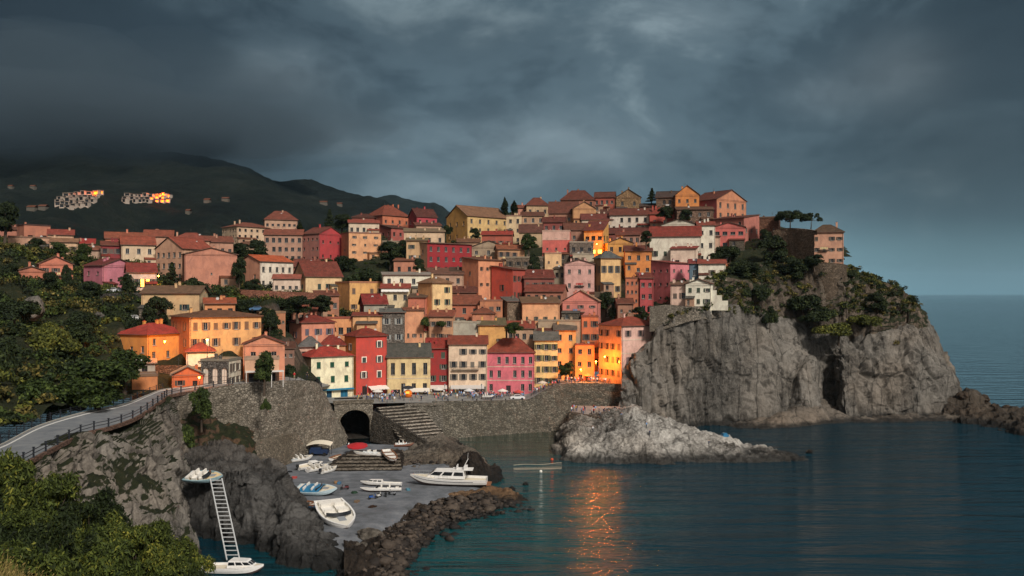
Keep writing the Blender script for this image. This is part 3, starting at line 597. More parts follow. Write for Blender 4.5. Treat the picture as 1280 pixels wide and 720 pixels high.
h(812, 850, 268, 286, 362, '#b0483c', 'low house with steep bright red roof below the summit trees', roof='shed', rc='#8e302a', w=(3, 1), rh=2.6)
h(770, 800, 294, 316, 346, '#a8786a', 'faded pink house with ribboned windows behind the ochre house', roof='shed', rc='#7a3834', w=(4, 1), rh=1.4)
h(846, 892, 262, 284, 352, '#8f7462', 'brown stone house below the summit gables', roof='shed', rc='#6a4238', w=(4, 1), wc='stone', rh=1.0)
h(868, 900, 296, 314, 332, '#c9a090', 'pale stepped house right of the large white house', roof='shed', rc='#8c3632', w=(2, 1), rh=1.8)
h(745, 764, 372, 402, 302, '#7c6458', 'narrow dim house between the salmon gable and the dark tree', roof='shed', rc='#5c443c', w=(2, 2), ws=(.7, .9))
h(772, 792, 380, 412, 292, '#a0705c', 'small brown pink house above the corner block roof', roof='shed', rc='#74382f', w=(2, 2), ws=(.7, 1.0))
h(470, 482, 400, 446, 277, '#b58a6c', 'slim tan house between peach and grey stone houses', roof='shed', rc='#7c4c40', w=(1, 2))
h(484, 515, 398, 430, 279, '#b8aa98', 'cream grey house peeping over the grey stone house', roof='shed', rc='#8a8278', w=(3, 1), rh=1.0)
h(536, 566, 396, 428, 278, '#c08c6a', 'tan house with small terrace at the foot of the yellow tower', roof='shed', rc='#94443a', w=(3, 1), rh=1.6)
h(590, 618, 392, 424, 282, '#c2785a', 'faded orange house behind the low ochre house', roof='shed', rc='#8a4438', w=(3, 1), ws=(.8, 1.0), rh=1.4)
h(634, 668, 411, 446, 278, '#b9947a', 'beige house under a red roof behind the bright pink house', roof='shed', rc='#9a3c34', w=(4, 1), rh=1.8)
h(664, 700, 415, 446, 279, '#c59272', 'peach coloured house with cluttered roof behind the narrow yellow house', roof='shed', rc='#6c5c52', w=(4, 1), rh=1.6)
h(446, 470, 405, 446, 269, '#cf9c6c', 'small peach wing with stone slab roof above the red house', roof='shed', rc='#5f574f', w=(2, 1), rh=1.2)
h(396, 424, 370, 392, 284, '#a86c54', 'low brownish house at the left edge of the ochre arched house', roof='shed', rc='#7c3c34', w=(3, 1), rh=1.4)
h(366, 402, 388, 404, 274, '#b3765c', 'low terracotta house above the salmon hip roofed house', roof='shed', rc='#93453a', w=(4, 1), rh=1.6)
h(352, 368, 436, 482, 232, '#8a6458', 'narrow dim house in the alley right of the pink café', roof='shed', rc='#6a3a34', w=(2, 3), ws=(.8, 1.1))
h(520, 552, 282, 302, 392, '#b58c78', 'beige pink house below the crimson pink gable house', roof='shed', rc='#7a3c38', w=(4, 1), rh=1.6)
h(440, 468, 272, 290, 398, '#8f4a42', 'dark red house on the ridge left of the orange brown house', roof='shed', rc='#5e2e2c', w=(3, 1), rh=1.6)
h(180, 216, 296, 314, 330, '#b98672', 'salmon beige house high on the left slope with broad roof', roof='gx', rc='#94453a', w=(4, 1), rh=2.2)
h(255, 292, 303, 322, 330, '#b07e6c', 'brownish pink house behind the windowless salmon wall', roof='gx', rc='#84423a', w=(4, 1), rh=2.0)
h(110, 136, 313, 330, 306, '#b09080', 'small beige house behind the red awning house', roof='shed', rc='#8a4a40', w=(2, 1), rh=1.2)
h(296, 332, 306, 322, 372, '#a88a74', 'low beige wall house below the hotel block', roof='shed', rc='#7c4a40', w=(5, 1), rh=1.0)

def house_frame(x0, x1, yt, yb, Y, o):
    """near corner/front centre, yaw, width, depth, height"""
    s = o.get('s'); side = o.get('side', 'L'); Hh = (yb - yt) * Y / F
    mid = (x0 + x1) / 2; phi = math.atan2((mid - 640), F); k = Y * math.cos(phi) / F
    if s is None:
        a = o.get('yaw', (0.0 if yb > 460 else ((x0 * 7 + yt * 3) % 11 - 5) / 5 * 0.17)); w = (x1 - x0) * k; d = o.get('d', min(max(w * 0.75, 6.0), 10.0)); rot = a - phi
        c = P(mid, yb, Y); org = c
    else:
        fpx = (x1 - s) if side == 'L' else (s - x0); spx = (s - x0) if side == 'L' else (x1 - s)
        w0 = fpx * k; a = math.atan2(spx * k, max(6.0, min(w0 * 0.85, 12)))
        a = max(0.10, min(a, R(52))); w = w0 / math.cos(a) * (1.03 + 0.06 * a); d = min(spx * k / math.sin(a), 16)
        if side == 'R': a = -a
        rot = a - phi; c = P(s, yb, Y)
        org = c + Vector((math.cos(rot), math.sin(rot), 0)) * (w / 2 if side == 'L' else -w / 2)
    return org, rot, w, d, Hh
FR = [house_frame(x0, x1, yt, yb, Y, o) for x0, x1, yt, yb, Y, col, lab, o in H]

# ------------------------------------------------------------------ terrain of the hill: one height field through the house terraces
ctrl = []
def cp(px, py, Y, wgt=1.0): p = P(px, py, Y); ctrl.append((p.x, p.y, p.z, wgt))
for (org, rot, w, d, Hh) in FR:
    rx = Vector((math.cos(rot), math.sin(rot), 0)); ry = Vector((-math.sin(rot), math.cos(rot), 0))
    for u, v in ((0, -0.6), (-.4*w, d*.4), (.4*w, d*.4), (0, d*.9), (0, d*.45)):
        q = org + rx * u + ry * v; ctrl.append((q.x, q.y, q.z, 1.0))
for a in [(-60, 640, 112), (0, 556, 117), (-60, 560, 122), (50, 526, 139), (110, 513, 152), (165, 499, 168), (195, 491, 179), (240, 484, 190), (300, 481, 196), (215, 488, 186), (225, 486, 192), (250, 484, 192), (200, 488, 184),
          (0, 530, 126), (60, 505, 145), (120, 490, 158),
          (0, 480, 150), (-60, 470, 150), (-120, 440, 160), (0, 420, 175), (-80, 400, 190), (0, 350, 225), (-80, 340, 250), (0, 312, 290), (-100, 300, 320),
          (60, 470, 165), (100, 470, 166), (60, 420, 190), (100, 420, 195), (140, 440, 185), (150, 400, 210), (100, 385, 225), (60, 375, 235), (160, 378, 235),
          (200, 372, 250), (280, 368, 262), (340, 372, 262), (400, 378, 270), (300, 400, 240), (335, 420, 245), (352, 470, 225), (352, 478, 208),
          (395, 400, 275), (455, 345, 320), (440, 340, 335), (470, 330, 345), (300, 345, 320), (310, 320, 345),
          (0, 300, 345), (60, 296, 350), (120, 300, 345), (180, 300, 345), (240, 300, 360), (280, 302, 410), (350, 296, 430), (410, 292, 420),
          (450, 288, 430), (500, 290, 440), (550, 295, 440), (600, 285, 430), (640, 268, 430), (700, 258, 440), (760, 252, 440), (820, 258, 410), (880, 262, 400),
          (930, 275, 380), (975, 290, 350), (1010, 298, 330), (1050, 320, 320),
          (-100, 330, 420), (100, 345, 460), (300, 350, 520), (500, 330, 540), (700, 310, 540), (850, 310, 500), (950, 340, 430),
          (640, 488, 268), (500, 500, 252), (590, 497, 260), (700, 478, 268), (760, 480, 268), (440, 500, 245),
          (360, 480, 215), (300, 482, 190), (340, 480, 200), (390, 480, 225)]: cp(*a)
CT = np.array(ctrl)
def Hz(x, y):
    x = np.atleast_1d(np.asarray(x, float)); y = np.atleast_1d(np.asarray(y, float)); out = np.zeros(x.shape)
    for i in range(0, len(x), 4000):
        dd = (x[i:i+4000, None] - CT[None, :, 0])**2 + (y[i:i+4000, None] - CT[None, :, 1])**2
        wq = CT[None, :, 3] / (dd + 6.0)**2.2; out[i:i+4000] = (wq * CT[None, :, 2]).sum(1) / wq.sum(1)
    return out
def hz(x, y): return float(Hz([x], [y])[0])
def inpoly(x, y, poly):
    r = np.zeros(x.shape, bool); n = len(poly); j = n - 1
    for i in range(n):
        xi, yi = poly[i]; xj, yj = poly[j]
        c = ((yi > y) != (yj > y)) & (x < (xj - xi) * (y - yi) / ((yj - yi) or 1e-9) + xi); r ^= c; j = i
    return r
def XY(px, Y): return ((px - 640) / F * Y, Y)
BND = [(-150, 100), XY(-60, 117), XY(-5, 121), XY(50, 139), XY(110, 152), XY(165, 169), XY(198, 178), XY(240, 184), XY(300, 188), XY(345, 197), XY(392, 217), XY(402, 240),
       XY(425, 262), XY(470, 270), XY(545, 276), XY(600, 278), XY(660, 278), XY(705, 280), XY(775, 278), XY(800, 266), XY(830, 268), XY(862, 276), XY(905, 285), XY(940, 300), XY(1000, 300), XY(1048, 305), XY(1066, 325), XY(1040, 400), XY(960, 520), (100, 620), (-500, 620), (-500, 100)]
gx = np.arange(-330, 160, 1.6); gy = np.arange(100, 560, 1.6)
GX, GY = np.meshgrid(gx, gy); GZ = Hz(GX.ravel(), GY.ravel()).reshape(GX.shape)
for j in range(0, GX.shape[0]):
    for i in range(0, GX.shape[1]):
        GZ[j, i] += 0.35 * noise.noise(Vector((GX[j, i]*0.3, GY[j, i]*0.3, 0)))
ins = inpoly(GX.ravel(), GY.ravel(), BND).reshape(GX.shape)
idx = np.arange(GX.size).reshape(GX.shape)
ok = ins[:-1, :-1] & ins[1:, :-1] & ins[:-1, 1:] & ins[1:, 1:]
Q = np.stack([idx[:-1, :-1], idx[:-1, 1:], idx[1:, 1:], idx[1:, :-1]], -1)[ok]
used, inv = np.unique(Q, return_inverse=True)
me = np_mesh('hillside', np.stack([GX.ravel(), GY.ravel(), GZ.ravel()], 1)[used], inv.reshape(-1, 4))
HILLM = rock('#5d5044', '#211c18', wet=0.1, green=0.55)
me.materials.append(HILLM)
tag(link('hillside', me), kind='structure')

# ------------------------------------------------------------------ sea
def sea_mat():
    m = MT('sea_water'); geo = m.n('ShaderNodeNewGeometry'); sp = m.n('ShaderNodeSeparateXYZ'); m.l(geo.outputs['Position'], sp.inputs[0])
    # sea bed shows pale and green through the shallows of the little bay, deep blue farther out
    def dist(cx_, cy_, rx, ry):
        a = m.math('DIVIDE', m.math('SUBTRACT', sp.outputs[0], cx_), rx); b = m.math('DIVIDE', m.math('SUBTRACT', sp.outputs[1], cy_), ry)
        return m.math('SQRT', m.math('ADD', m.math('MULTIPLY', a, a), m.math('MULTIPLY', b, b)))
    nn = m.math('MULTIPLY', m.math('SUBTRACT', m.noise(0.04, 4, 0.6), 0.5), 0.5)
    sh = m.ramp(m.math('ADD', dist(-8, 170, 45, 90), nn), [(0.30, 1.0), (1.0, 0.0)], 'EASE')
    bay = m.ramp(m.math('ADD', dist(2, 238, 24, 30), nn), [(0.55, 1.0), (1.05, 0.0)], 'EASE')
    col = m.mix(sh, (0.0010, 0.0210, 0.0330), (0.003, 0.050, 0.054))
    col = m.mix(bay, col, (0.030, 0.042, 0.030))
    w1 = m.noise(0.13, 4, 0.6, (.28, 1.5, 1), dist=0.4); w2 = m.noise(0.50, 5, 0.62, (.32, 2.0, 1)); w3 = m.noise(2.2, 3, 0.6, (.4, 2.0, 1))
    a = m.bump(w1, 0.85, 2.0); b = m.bump(w2, 0.45, 0.45, a); m.bump(w3, 0.4, 0.08, b)
    m.b.inputs['IOR'].default_value = 1.33
    return m.fin(col, 0.035, spec=0.5)
SEA = sea_mat()
mb = MB()
xs = [-26000, -3000, -600, -200, -80, 0, 80, 200, 600, 3000, 26000]; ys = [-600, 0, 60, 110, 160, 210, 260, 320, 500, 1000, 3000, 30000]
for j in range(len(ys) - 1):
    for i in range(len(xs) - 1): mb.face([(xs[i], ys[j], 0), (xs[i+1], ys[j], 0), (xs[i+1], ys[j+1], 0), (xs[i], ys[j+1], 0)])
tag(mb.build('sea', SEA), kind='structure')

# ------------------------------------------------------------------ mountains
def mountain_mat():
    m = MT('mountain_forest'); n1 = m.noise(0.012, 8, 0.65); n2 = m.noise(0.08, 6, 0.7)
    col = m.ramp(m.math('ADD', m.math('MULTIPLY', n1, 0.6), m.math('MULTIPLY', n2, 0.4)), [(0.38, (0.004, 0.0065, 0.006)), (0.52, (0.009, 0.013, 0.010)), (0.66, (0.020, 0.023, 0.018))])
    m.bump(n2, 1.0, 8.0); return m.fin(col, 0.95, spec=0.1)
MM = mountain_mat()
def d_mt(p): return noise.fractal(Vector((p.x*0.004, p.y*0.004, p.z*0.004)), 0.9, 2.1, 6) * 26 + (0.5 - abs(noise.noise(Vector((p.x*0.006, p.y*0.003, 0))))) * 26
def row(spec): return [P(*a) if len(a) == 3 else a for a in spec]
base = [P(px, 0, 620) for px in (-500, -200, 0, 150, 300, 420, 500, 580, 640)]
for p in base: p.z = 10
r1 = row([(-500, 300, 900), (-200, 300, 900), (0, 295, 900), (150, 300, 900), (300, 300, 950), (420, 310, 1000), (500, 320, 1050), (580, 330, 1100), (640, 345, 1150)])
r2 = row([(-500, 230, 1300), (-200, 230, 1300), (0, 240, 1300), (150, 245, 1300), (280, 240, 1400), (380, 262, 1450), (470, 285, 1500), (560, 310, 1500), (640, 340, 1500)])
r3 = row([(-500, 160, 1800), (-200, 160, 1800), (0, 180, 1800), (150, 190, 1800), (245, 205, 1850), (330, 226, 1900), (430, 248, 1950), (520, 282, 2000), (620, 325, 2000)])
r4 = row([(-500, 130, 2600), (-200, 130, 2600), (0, 140, 2600), (150, 150, 2600), (245, 225, 2600), (330, 245, 2600), (430, 260, 2600), (530, 290, 2600), (640, 340, 2600)])
o, _ = surf('mountain', [base, r1, r2, r3, r4], 220, 130, d_mt, MM); tag(o, kind='structure')
b5 = [P(px, 0, 3000) for px in (300, 420, 480, 520, 548, 580, 640, 720)]
for p in b5: p.z = -5
o, _ = surf('far_mountain', [b5, row([(300, 290, 3300), (420, 275, 3300), (480, 268, 3300), (520, 272, 3300), (548, 276, 3300), (580, 300, 3300), (640, 330, 3300), (720, 350, 3300)]),
    row([(300, 270, 3800), (420, 258, 3800), (480, 252, 3800), (520, 259, 3800), (546, 257, 3800), (580, 282, 3800), (640, 318, 3800), (720, 366, 3800)]),
    row([(300, 290, 4600), (420, 290, 4600), (480, 290, 4600), (520, 300, 4600), (548, 305, 4600), (580, 315, 4600), (640, 340, 4600), (720, 366, 4600)])], 120, 50, lambda p: d_mt(p) * 0.8, MM)
tag(o, kind='structure')

# ------------------------------------------------------------------ the headland cliff
CLIFF = rock('#88837a', '#2d2b27', wet=2.6, streak=1.0)
CLIFF2 = rock('#75695b', '#2e2923', wet=0.1, green=0.35)
cb = [(768, 250, -1), (790, 252, -1), (830, 259, -1), (872, 263, -1), (930, 271, -1), (985, 276, -1), (1022, 277, -1), (1036, 290, -1), (1052, 278, -1), (1095, 279, -1), (1150, 280, -1), (1188, 286, -1), (1204, 305, -1), (1190, 340, -1)]
def PX(l): return [PZ(px, z, Y) for px, Y, z in l]
rows = [PX(cb),
        PX([(772, 253, 6), (798, 254, 8), (834, 261, 9), (875, 265, 9), (928, 272, 9), (982, 277, 9), (1020, 279, 9), (1035, 293, 9), (1053, 280, 9), (1095, 281, 9), (1146, 282, 9), (1183, 288, 9), (1197, 306, 9), (1185, 340, 9)]),
        PX([(776, 256, 12), (806, 257, 17), (840, 264, 20), (878, 267, 20), (924, 274, 19), (975, 280, 18), (1008, 283, 18), (1030, 293, 18), (1054, 284, 18), (1096, 285, 18), (1138, 286, 18), (1172, 291, 18), (1184, 308, 18), (1178, 340, 18)]),
        PX([(779, 259, 15.5), (815, 260, 24), (848, 266, 30), (882, 269, 31), (914, 276, 30), (962, 286, 27), (1004, 292, 24), (1026, 296, 24), (1056, 294, 25), (1098, 294, 26), (1134, 295, 28), (1158, 298, 29), (1166, 312, 29), (1160, 345, 29)]),
        PX([(781, 262, 17), (826, 263, 31), (856, 269, 35.4), (884, 271.5, 35.9), (909, 279, 37), (950, 289, 36), (995, 297, 34), (1025, 301, 35), (1060, 302, 37), (1096, 304, 37), (1124, 306, 37), (1136, 310, 38), (1140, 320, 38), (1130, 350, 36)]),
        PX([(781, 270, 18), (830, 272, 32), (858, 280, 36.5), (886, 282, 40), (912, 288, 43), (948, 298, 44), (992, 302, 46), (1024, 304, 47), (1056, 308, 45), (1082, 312, 43), (1100, 314, 43), (1108, 318, 43), (1108, 330, 43), (1100, 355, 40)]),
        PX([(790, 285, 20), (835, 285, 33), (866, 292, 41), (892, 296, 46), (914, 300, 49), (948, 308, 51), (990, 310, 52), (1022, 312, 52), (1048, 316, 50), (1064, 320, 49), (1074, 324, 48), (1080, 330, 47), (1078, 345, 46), (1070, 370, 42)])]
o, CV = surf('cliff', rows, 420, 250, d_cliff(0.8), [CLIFF, CLIFF2], edge=0.18, flip=False)
mi = np.zeros((249, 419), np.int32)
for j in range(249):
    for i in range(419):
        v = j / 249 + 0.05 * noise.noise(Vector((i*0.03, j*0.05, 0))); u = i / 419
        if v > 0.66 - 0.15 * max(0, min(1, (u - 0.33) / 0.35)): mi[j, i] = 1
o.data.polygons.foreach_set('material_index', mi.ravel()); tag(o, kind='structure')

# low white ledge at the cliff foot
LEDGE = rock('#857c70', '#3c362f', wet=2.2)
def mound(name, cols, rows_y, mat, nu=120, nv=60, amp=0.6, s=1.0, kind='structure', smooth=False):
    """cols: (px of point at front depth, list of (Y, z)) -> a rock body given by its profiles"""
    rws = []
    for k in range(rows_y): rws.append([PZ(px, prof[k][1], prof[k][0]) for px, prof in cols])
    o, V = surf(name, rws, nu, nv, d_rock(amp, s), mat, smooth=smooth); 
    if kind: tag(o, kind=kind)
    return o, V
mound('shore_ledge', [(900, [(262, -1), (266, 0), (270, 0)]), (945, [(258, -1), (266, 1.4), (276, 1)]), (1000, [(263, -1), (270, 3.4), (282, 4)]), (1030, [(268, -1), (275, 3.0), (288, 5)]), (1060, [(270, -1), (276, 1.2), (283, 1)]),
      (1140, [(272, -1), (277, 1.0), (283, 1)]), (1200, [(274, -1), (278, 1.5), (288, 1)])], 3, LEDGE, 200, 26, 0.45, 1.6)
# rocks running out to sea at the right
DARKR = rock('#5c5348', '#1f1b17', wet=2.6)
mound('reef', [(1180, [(276, -1), (284, 4), (292, 7), (305, 5), (318, -1)]), (1198, [(272, -1), (282, 4), (292, 6.5), (306, 4), (322, -1)]), (1214, [(266, -1), (278, 3.5), (290, 8.5), (300, 3.5), (315, -1)]), (1228, [(262, -1), (275, 2.6), (288, 4.0), (298, 3), (312, -1)]),
      (1250, [(255, -1), (268, 2.2), (280, 3.0), (290, 2.2), (300, -1)]), (1280, [(245, -1), (258, 3.0), (270, 3.6), (282, 2), (292, -1)]), (1330, [(238, -1), (250, 2.2), (262, 2.6), (272, 1), (280, -1)])], 5, DARKR, 130, 70, 0.85, 1.0)
# the pale rock in the middle of the bay
ISLE = rock('#e2ddd2', '#5a544b', wet=3.4, streak=0.7, fine=1.4)
o, ISV = mound('rock_outcrop', [(694, [(212, -1.5), (216, -1), (225, 0.5), (236, 1), (246, -1.5)]),
      (712, [(208, -1.5), (213, 1.5), (224, 5), (236, 5.5), (248, 2)]),
      (738, [(206, -1.5), (212, 2.0), (222, 5.2), (236, 7.0), (250, 6)]),
      (772, [(205, -1.5), (211, 2.6), (222, 7.0), (235, 8.4), (250, 7)]),
      (800, [(205, -1.5), (211, 3.0), (221, 7.0), (230, 9.0), (248, 7)]),
      (830, [(205, -1.5), (211, 2.6), (220, 5.8), (229, 7.2), (244, -1)]),
      (868, [(206, -1.5), (211, 2.0), (219, 4.2), (227, 4.9), (238, -1.5)]),
      (905, [(206, -1.5), (211, 1.4), (218, 3.4), (225, 3.8), (233, -1.5)]),
      (945, [(207, -1.5), (211, 0.8), (216, 1.8), (221, 2.0), (227, -1.5)]),
      (985, [(208, -1.5), (211, 0.2), (214, 0.8), (217, 0.6), (221, -1.5)]),
      (1012, [(210, -1.8), (211, -1.2), (213, -1.0), (214, -1.2), (216, -1.8)])], 5, ISLE, 280, 120, 0.62, 1.25)
# ------------------------------------------------------------------ harbour: landing, square, walls, road
ASPH = ground('#5c6064', '#6d7072', '#7b7d7c', scale=0.35, bump=0.2)
PAVE = ground('#6b6c6a', '#7f7e79', '#8f8c85', scale=0.4, bump=0.2)
CONC = ground('#4e5152', '#63666a', '#787a7c', scale=0.30, bump=0.45)
def sheet(name, pts, mat, kind='structure', thick=0.0):
    bm = bmesh.new(); vs_ = [bm.verts.new(p) for p in pts]; bm.faces.new(vs_)
    bmesh.ops.recalc_face_normals(bm, faces=bm.faces)
    if bm.faces[:][0].normal.z < 0: bm.faces[:][0].normal_flip()
    bmesh.ops.triangulate(bm, faces=bm.faces[:])
    me = bpy.data.meshes.new(name); bm.to_mesh(me); bm.free(); me.materials.append(mat)
    return tag(link(name, me), kind=kind)
LZ = 1.2
def LP(px, py, z=LZ): return P(px, py, Yz(py, z))
# sloping landing of packed ground where the boats lie
o, _ = surf('landing', [[LP(296, 606), LP(334, 584), LP(384, 566), LP(436, 556), LP(490, 556), LP(548, 562), LP(604, 584)],
      [LP(316, 632), LP(352, 614), LP(400, 602), LP(452, 594), LP(504, 592), LP(552, 596), LP(606, 596)],
      [LP(344, 664), LP(372, 654), LP(412, 642), LP(456, 630), LP(500, 620), LP(552, 612), LP(606, 605, 1.1)],
      [LP(378, 688), LP(408, 684), LP(438, 672), LP(478, 650), LP(520, 632, 1.1), LP(566, 618, .9), LP(612, 609, .6)],
      [LP(404, 712, -.9), LP(440, 706, -.9), LP(482, 690, -.6), LP(520, 662, -.4), LP(556, 640, -.6), LP(590, 625, -.8), LP(622, 614, -.8)]], 120, 80,
      lambda p: noise.noise(p * 0.25) * 0.10 + noise.noise(p * 0.9) * 0.03, CONC, smooth=True, flip=True); tag(o, kind='structure')
def thingwall(name, label, bots, tops, mat, nu=80, nv=30, cap=1.0, amp=0.22, back=None, cat='wall', kind=None):
    """a masonry wall: battered face from bots to tops, a cap `cap` metres wide and an inner face"""
    tops = [Vector(t) for t in tops]; bots = [Vector(b) for b in bots]
    inn = []
    for i, t in enumerate(tops):
        a = tops[max(0, i-1)]; b = tops[min(len(tops)-1, i+1)]; d = (b - a); d.z = 0; d.normalize(); n = Vector((-d.y, d.x, 0)); inn.append(t + n * cap)
    low = [p - Vector((0, 0, 1.6)) for p in inn]
    mid = [b.lerp(t, 0.5) for b, t in zip(bots, tops)]
    def f(p): return amp * (noise.fractal(p * 0.5, 0.9, 2.1, 3) + 0.6 * noise.noise(p * 0.09))
    V = []
    # face
    o, _ = surf(name, [bots, mid, tops], nu, nv, f, mat, edge=0.1)
    bm = bmesh.new(); bm.from_mesh(o.data)
    seg = lambda L: catmull(np.array([tuple(p) for p in L], float), np.linspace(0, len(L) - 1, nu))
    T, I, L_ = seg(tops), seg(inn), seg(low)
    T2 = T + np.array([0, 0, 0.02])
    for A, B in ((T2, I + np.array([0, 0, 0.02])), (I + np.array([0, 0, 0.02]), L_)):
        va = [bm.verts.new(p) for p in A]; vb = [bm.verts.new(p) for p in B]
        for i in range(nu - 1): bm.faces.new((va[i], va[i+1], vb[i+1], vb[i]))
    bm.to_mesh(o.data); bm.free()
    tag(o, label, cat, kind=kind); return o
SW1 = stone('#958c7d', 1.5); SW2 = stone('#6f6a5e', 1.3); SW3 = stone('#8a8070', 1.8)
# big battered sea wall under the terrace
W1T = [P(212, 497, 176), P(240, 491, 182), P(285, 482, 186), (340, 477, 196), P(380, 475.5, 209), P(396, 478, 219), P(402, 484, 236)]
W1T = [p if isinstance(p, Vector) else P(*p) for p in W1T]
W1B = [PZ(222, 1, 181), PZ(255, 1, 184), PZ(300, 1, 189), PZ(350, 1, 202), PZ(395, 1, 214), PZ(428, 0.8, 224), PZ(436, 0.8, 238)]
thingwall('sea_wall', 'tall battered stone wall carrying the café terrace above the boats', W1B, W1T, SW1, 170, 60, 0.7, 0.35)
# ledge with a low wall along its foot
thingwall('ramp_wall', 'low curved stone wall at the foot of the tall sea wall', [PZ(300, 0.8, 181), PZ(326, 0.8, 188), PZ(352, 0.8, 197), PZ(378, 0.8, 207), PZ(388, 0.8, 215)],
          [P(300, 566, 183), P(326, 555, 190), P(352, 546, 199), P(376, 541, 209), P(389, 547, 216)], SW3, 60, 16, 3.4, 0.15)
# wall with the tunnel under the square
def tunnel_wall():
    a = PZ(418, 0, 233); b = PZ(466, 0, 236); L = (b - a).length; ang = math.atan2((b - a).y, (b - a).x); Ht = 10.3
    org = Vector((a.x, a.y, 0.4)); mb = MB(); u0, u1 = L * 0.14, L * 0.92; zs = 5.2; n = 14; uc, r = (u0 + u1) / 2, (u1 - u0) / 2
    arc = [(uc - r * math.cos(PI * i / n), zs + 3.4 * math.sin(PI * i / n)) for i in range(n + 1)]
    mb.face([(0, 0, 0), (u0, 0, 0), (u0, 0, zs), (0, 0, zs)]); mb.face([(u1, 0, 0), (L, 0, 0), (L, 0, zs), (u1, 0, zs)])
    mb.face([(0, 0, zs), (u0, 0, zs), (u0, 0, Ht), (0, 0, Ht)]); mb.face([(u1, 0, zs), (L, 0, zs), (L, 0, Ht), (u1, 0, Ht)])
    for i in range(n):
        (p, q), (s_, t) = arc[i], arc[i+1]; mb.face([(p, 0, q), (s_, 0, t), (s_, 0, Ht), (p, 0, Ht)])
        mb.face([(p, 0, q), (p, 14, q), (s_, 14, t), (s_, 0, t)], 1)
        # ring of voussoirs
        k = 1.09; p2, q2, s2, t2 = uc + (p-uc)*k, zs + (q-zs)*k, uc + (s_-uc)*k, zs + (t-zs)*k
        mb.face([(p, -.12, q), (s_, -.12, t), (s2, -.12, t2), (p2, -.12, q2)], 2); mb.face([(p2, -.12, q2), (s2, -.12, t2), (s2, 0, t2), (p2, 0, q2)], 2)
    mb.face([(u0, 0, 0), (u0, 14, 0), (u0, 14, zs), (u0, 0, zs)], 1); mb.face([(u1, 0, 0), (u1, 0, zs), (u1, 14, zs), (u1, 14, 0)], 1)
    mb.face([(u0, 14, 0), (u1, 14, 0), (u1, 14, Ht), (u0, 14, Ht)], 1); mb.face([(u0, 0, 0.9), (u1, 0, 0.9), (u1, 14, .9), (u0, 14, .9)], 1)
    mb.box(-0.3, L + .3, -0.25, 0.6, Ht + .003, Ht + 0.9, 2)
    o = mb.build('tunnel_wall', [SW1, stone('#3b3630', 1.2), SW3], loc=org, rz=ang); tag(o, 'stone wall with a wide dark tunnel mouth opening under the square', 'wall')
tunnel_wall()
# the square
QF = [(398, 240), (425, 237.5), (466, 239), (505, 243), (545, 246), (600, 251), (655, 256)]
qz = lambda px: 10.35 - max(0, px - 440) * 0.0075
sq_front = [PZ(px, qz(px), Y) for px, Y in QF]
sq_back = [PZ(665, 9.2, 285), PZ(600, 9.6, 286), PZ(540, 10, 286), PZ(480, 10.3, 280), PZ(400, 10.4, 268)]
sheet('square', sq_front + [PZ(662, 8.9, 262)] + sq_back, PAVE)
ramp_f = [PZ(655, qz(655), 256), PZ(672, 10.2, 258), PZ(690, 11.8, 261), PZ(705, 12.7, 263), PZ(740, 12.8, 264), PZ(778, 12.6, 263)]
ramp_b = [PZ(655, 8.8, 284), PZ(672, 10.2, 284), PZ(690, 11.8, 285), PZ(705, 12.8, 286), PZ(740, 12.9, 286), PZ(778, 12.9, 286)]
o, _ = surf('promenade', [ramp_f, ramp_b], 50, 12, lambda p: 0.0, PAVE, smooth=True); tag(o, kind='structure')
W2T = [PZ(px, qz(px) + 0.25, Y) for px, Y in QF[3:]]
W2T[0] = PZ(541, qz(541) + .25, 245.6); W2T = W2T[0:1] + [PZ(570, qz(570)+.25, 248.6)] + [PZ(600, qz(600)+.25, 251), PZ(640, qz(640)+.3, 254.6), PZ(662, 9.2, 256.5), PZ(680, 11.3, 258.6), PZ(698, 12.8, 261), PZ(715, 13.2, 262.5), PZ(745, 13.2, 263), PZ(782, 13.0, 262)]
W2B = [PZ(544, 0, 240), PZ(574, -.8, 243.2), PZ(604, -.8, 246.5), PZ(644, -.8, 250.5), PZ(666, -.8, 252.5), PZ(686, -.8, 254.8), PZ(703, -.8, 257), PZ(719, -.8, 259), PZ(748, -.8, 260), PZ(784, -.8, 259.5)]
thingwall('quay_wall', 'long curved stone quay wall rising from the bay to the crowded square', W2B, W2T, SW2, 220, 34, 0.6, 0.3)
# pale block beside the steps
mbk = MB(); mbk.box(-5.2, 5.2, -3, 3, -3.5, 3.2); mbk.box(-5.4, 5.4, -3.2, 3.2, 3.203, 3.5)
tag(mbk.build('bastion', stone('#8d877b', 1.2), loc=PZ(531, qz(531) - 3.6, 243.8), rz=0.05), 'square grey masonry block at the top of the harbour steps', 'wall')
# stair going down from the square
def stairs(label, top, dirv, wid, n, tread, rise, mat, rz):
    e = empty('stairs', top, rz); tag(e, label, 'steps'); 
    for i in range(n):
        mb = MB(); mb.box(-wid/2, wid/2, -(i+1)*tread, -i*tread, -(n+2)*rise - 3, -(i+1)*rise - .12, 0); mb.box(-wid/2, wid/2, -(i+1)*tread - .12, -i*tread, -(i+1)*rise - .117, -(i+1)*rise, 1); mb.build('step', [stone('#4d473f', 1.3), stone('#b5ab9c', 1.0)], e)  # risers darker than treads: shading put into the stone colour
    return e
stairs('broad worn stone steps descending from the square to the boats', PZ(497, qz(500) , 241), None, 12.5, 11, 1.5, 0.64, None, 0.55)
